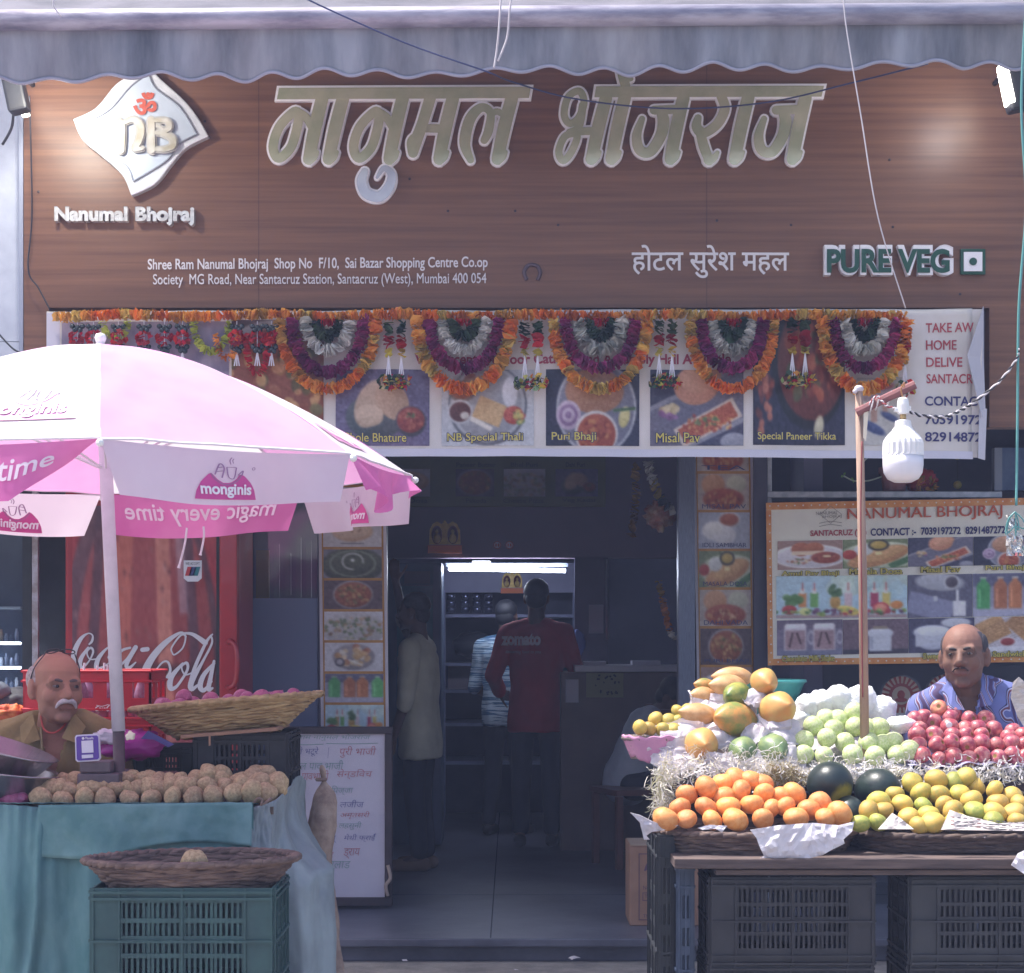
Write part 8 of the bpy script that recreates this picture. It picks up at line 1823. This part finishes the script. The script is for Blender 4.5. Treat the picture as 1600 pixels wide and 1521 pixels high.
b = MB(); ribbon(b, [(1298, 791), (1315, 804), (1298, 818), (1281, 804)], .9, YP - .004, closed=True, smooth=False); put_text(b, 'NANUMAL', 1275, 1309, 805, 800, YP - .0045, slope=-1); put_text(b, 'BHOJRAJ', 1285, 1315, 811, 806, YP - .0045, slope=-1); ribbon(b, [(1280, 818), (1297, 815), (1315, 817)], .8, YP - .004); ribbon(b, [(1280, 823), (1297, 820), (1315, 822)], .8, YP - .004); b.build('logo', mat('logo_grey', (130, 120, 112), None), PT)
for kd, a_, c_, t, bt in (('pavbhaji', 1215, 1317, 846, 891), ('dosa', 1317, 1419, 844, 889), ('misal', 1419, 1521, 841, 886), ('puri', 1521, 1624, 839, 884), ('juices', 1213, 1418, 901, 967), ('pouring', 1418, 1520, 899, 966), ('bottles', 1520, 1624, 897, 964), ('shake', 1214, 1317, 970, 1025), ('pot', 1317, 1420, 969, 1023), ('sugar', 1420, 1523, 967, 1021), ('sandwich', 1523, 1626, 965, 1019)):
    im = food(kd, 100 if kd == 'juices' else 54, 34 if kd != 'juices' else 40, 71); im.a = im.a * 1.16; picture('dish_picture', im, pxf(a_, t, c_ - .6, bt, YP - .0035, -2), PT)
for s, a_, c_, y in (('Amul Pav Bhaji', 1221, 1311, 902), ('Masala Dosa', 1327, 1410, 898), ('Misal Pav', 1439, 1501, 895), ('Puri Bhaji', 1540, 1604, 893), ('Chocolate Milk Shake', 1222, 1304, 1034), ('Sweet Lassi', 1442, 1500, 1030), ('Sandwich', 1551, 1604, 1027)):
    b = MB(); put_text(b, s, a_ - .8, c_ + .8, y + .8, y - 9.8, YP - .0045, bold=.07, slope=-1); b.build('caption_outline', mat('caption_olive', (76, 74, 40), None), PT)
    b = MB(); put_text(b, s, a_, c_, y, y - 9, YP - .0165, bold=.02, slope=-1); b.build('caption', YEL, PT)
# packets with sunburst
for cx, cy, r_, lab in ((1408, 1087, 30, 'red sunburst snack packet in the window left of the seller'), (1478, 1084, 30, 'red sunburst snack packet half hidden by the seller')):
    T = thing('snack_packet', P(cx, 1115, 9.95), lab, 'packet', 'sunburst packets in the window'); Yk = 9.95; s_ = Yk / FPX
    blobby(P(cx, cy, Yk + .06), (r_ * 1.15 * s_, .04, r_ * 1.08 * s_), .06, 2, cx % 7).build('packet', mat('packet_film', (150, 150, 160), (120, 120, 134), 10, .25), T, smooth=True)
    b = MB()
    for k in range(22):
        a0 = 2 * math.pi * k / 22; a1 = a0 + math.pi / 22
        b.prism([P(cx + r_ * f * math.cos(a) * (1), cy + r_ * f * math.sin(a), Yk + .012) for f, a in ((.62, a0), (1.0, a0), (1.0, a1), (.62, a1))], (0, .002, 0), 0)
        b.prism([P(cx + r_ * f * math.cos(a), cy + r_ * f * math.sin(a), Yk + .012) for f, a in ((.62, a1), (1.0, a1), (1.0, a1 + math.pi / 22), (.62, a1 + math.pi / 22))], (0, .002, 0), 1)
    rx = Matrix.Rotation(R(90), 3, 'X')
    b.lathe([(r_ * .64 * s_, 0), (r_ * .64 * s_, .003)], P(cx, cy, Yk + .012), 26, 0, rx); b.lathe([(r_ * .48 * s_, 0), (r_ * .48 * s_, .004)], P(cx, cy, Yk + .008), 24, 1, rx); b.ell(P(cx, cy - 1, Yk), (r_ * .2 * s_, .004, r_ * .24 * s_), None, 12, 8, 0); b.ell(P(cx, cy + 7, Yk), (r_ * .32 * s_, .004, r_ * .12 * s_), None, 12, 8, 0)
    b.build('sunburst', [mat('sun_red', (176, 62, 54), None), mat('sun_cream', (216, 190, 170), None)], T)
for k, x in enumerate((1402, 1424, 1446)):
    b = MB(); b.pxbox(x - 10, 1118, x + 10, 1136, 9.93, 10.0); tag(b.build('snack_box', mat('box_blue%d' % 0, (84, 116, 170), (180, 190, 210), 30, .4), bevel=.004), 'small blue and white snack box low in the window, %s from the left' % ORD[k], 'box', 'blue snack boxes in the window')
FP = thing('flower_pot', P(1396, 768, 9.95), 'dusty pink flower pot on the right window sill with a thin seedling', 'flower pot')
s_ = 9.95 / FPX; c_ = P(1397, 768, 9.95)
b = MB(); b.lathe([(.001, 0), (17 * s_, 0), (21 * s_, 28 * s_), (24 * s_, 28 * s_), (24 * s_, 37 * s_), (21 * s_, 37 * s_), (19 * s_, 30 * s_), (.001, 30 * s_)], c_, 24); b.build('pot', mat('pot_pink', (150, 96, 96), (134, 84, 86), 6, .7), FP, smooth=False)
b = MB(); b.tube(spline([c_ + Vector((0, 0, .1)), P(1352, 752, 9.93), P(1340, 735, 9.92), P(1358, 712, 9.92), P(1364, 700, 9.92)], 6), .004, 6); b.tube(spline([P(1345, 748, 9.93), P(1335, 752, 9.92), P(1318, 744, 9.92)], 5), .004, 6); b.build('stem', mat('seedling_pale', (176, 186, 170), None), FP, smooth=True)
b = MB(); rl = random.Random(2)
for x, y in ((1364, 699), (1360, 698), (1369, 701), (1318, 743), (1334, 750)):
    for k in range(3): a = rl.uniform(0, 6.3); p = P(x, y, 9.92); d = Vector((math.cos(a), -.3, math.sin(a))) * .018; e_ = Vector((-math.sin(a), 0, math.cos(a))) * .006; b.add([p, p + d * .5 + e_, p + d, p + d * .5 - e_], [(0, 1, 2, 3)])
b.build('leaf', mat('leaf_green', (110, 150, 80), None), FP)
q_ = blobby(P(1440, 752, 9.98), (.085, .06, .065), .25, 2.2, 3); rc_ = thing('cloth_bundle', P(1440, 772, 9.98), 'red cloth bundle with gold trim on the right window sill', 'bundle'); q_.build('red_cloth', mat('sari_red', (166, 44, 48), (146, 36, 44), 12, .6), rc_, smooth=True)
b = MB(); ball(b, P(1448, 760, 9.90), .045, [(206, 170, 80), (176, 130, 60)], 60); b.build('gold_trim', PET, rc_)
for k, y in enumerate((712, 758)):
    q_ = blobby(P(1496, y, 10.0), (.022, .022, .022), .05, 2, k); tag(q_.build('dried_lemon', mat('lemon_dull', (150, 138, 50), None, rough=.5), smooth=True), 'yellow lemon charm hanging in the right window, %s' % ['upper one', 'lower one'][k], 'lemon', 'lemon charms on a thread')
b = MB(); b.tube([P(1496, 690, 10.0), P(1496, 758, 10.0)], .002, 5); tag(b.build('thread', BLACK), 'dark thread holding the lemon charms in the right window', 'thread')

for k, (px, py, Y, s_) in enumerate(((897, 1501, 8.6, .03), (806, 1517, 8.35, .012), (632, 1502, 8.6, .014))):
    crumple('litter', 'white scrap of litter on the street below the step, %s from the left' % ORD[[2, 1, 0][k]], P(px, py, Y) + Vector((0, 0, .006)), s_ * 1.6, s_, .012, euler(20, 0, 30), PAPW, 90 + k, 'litter on the street', 'litter', 6)
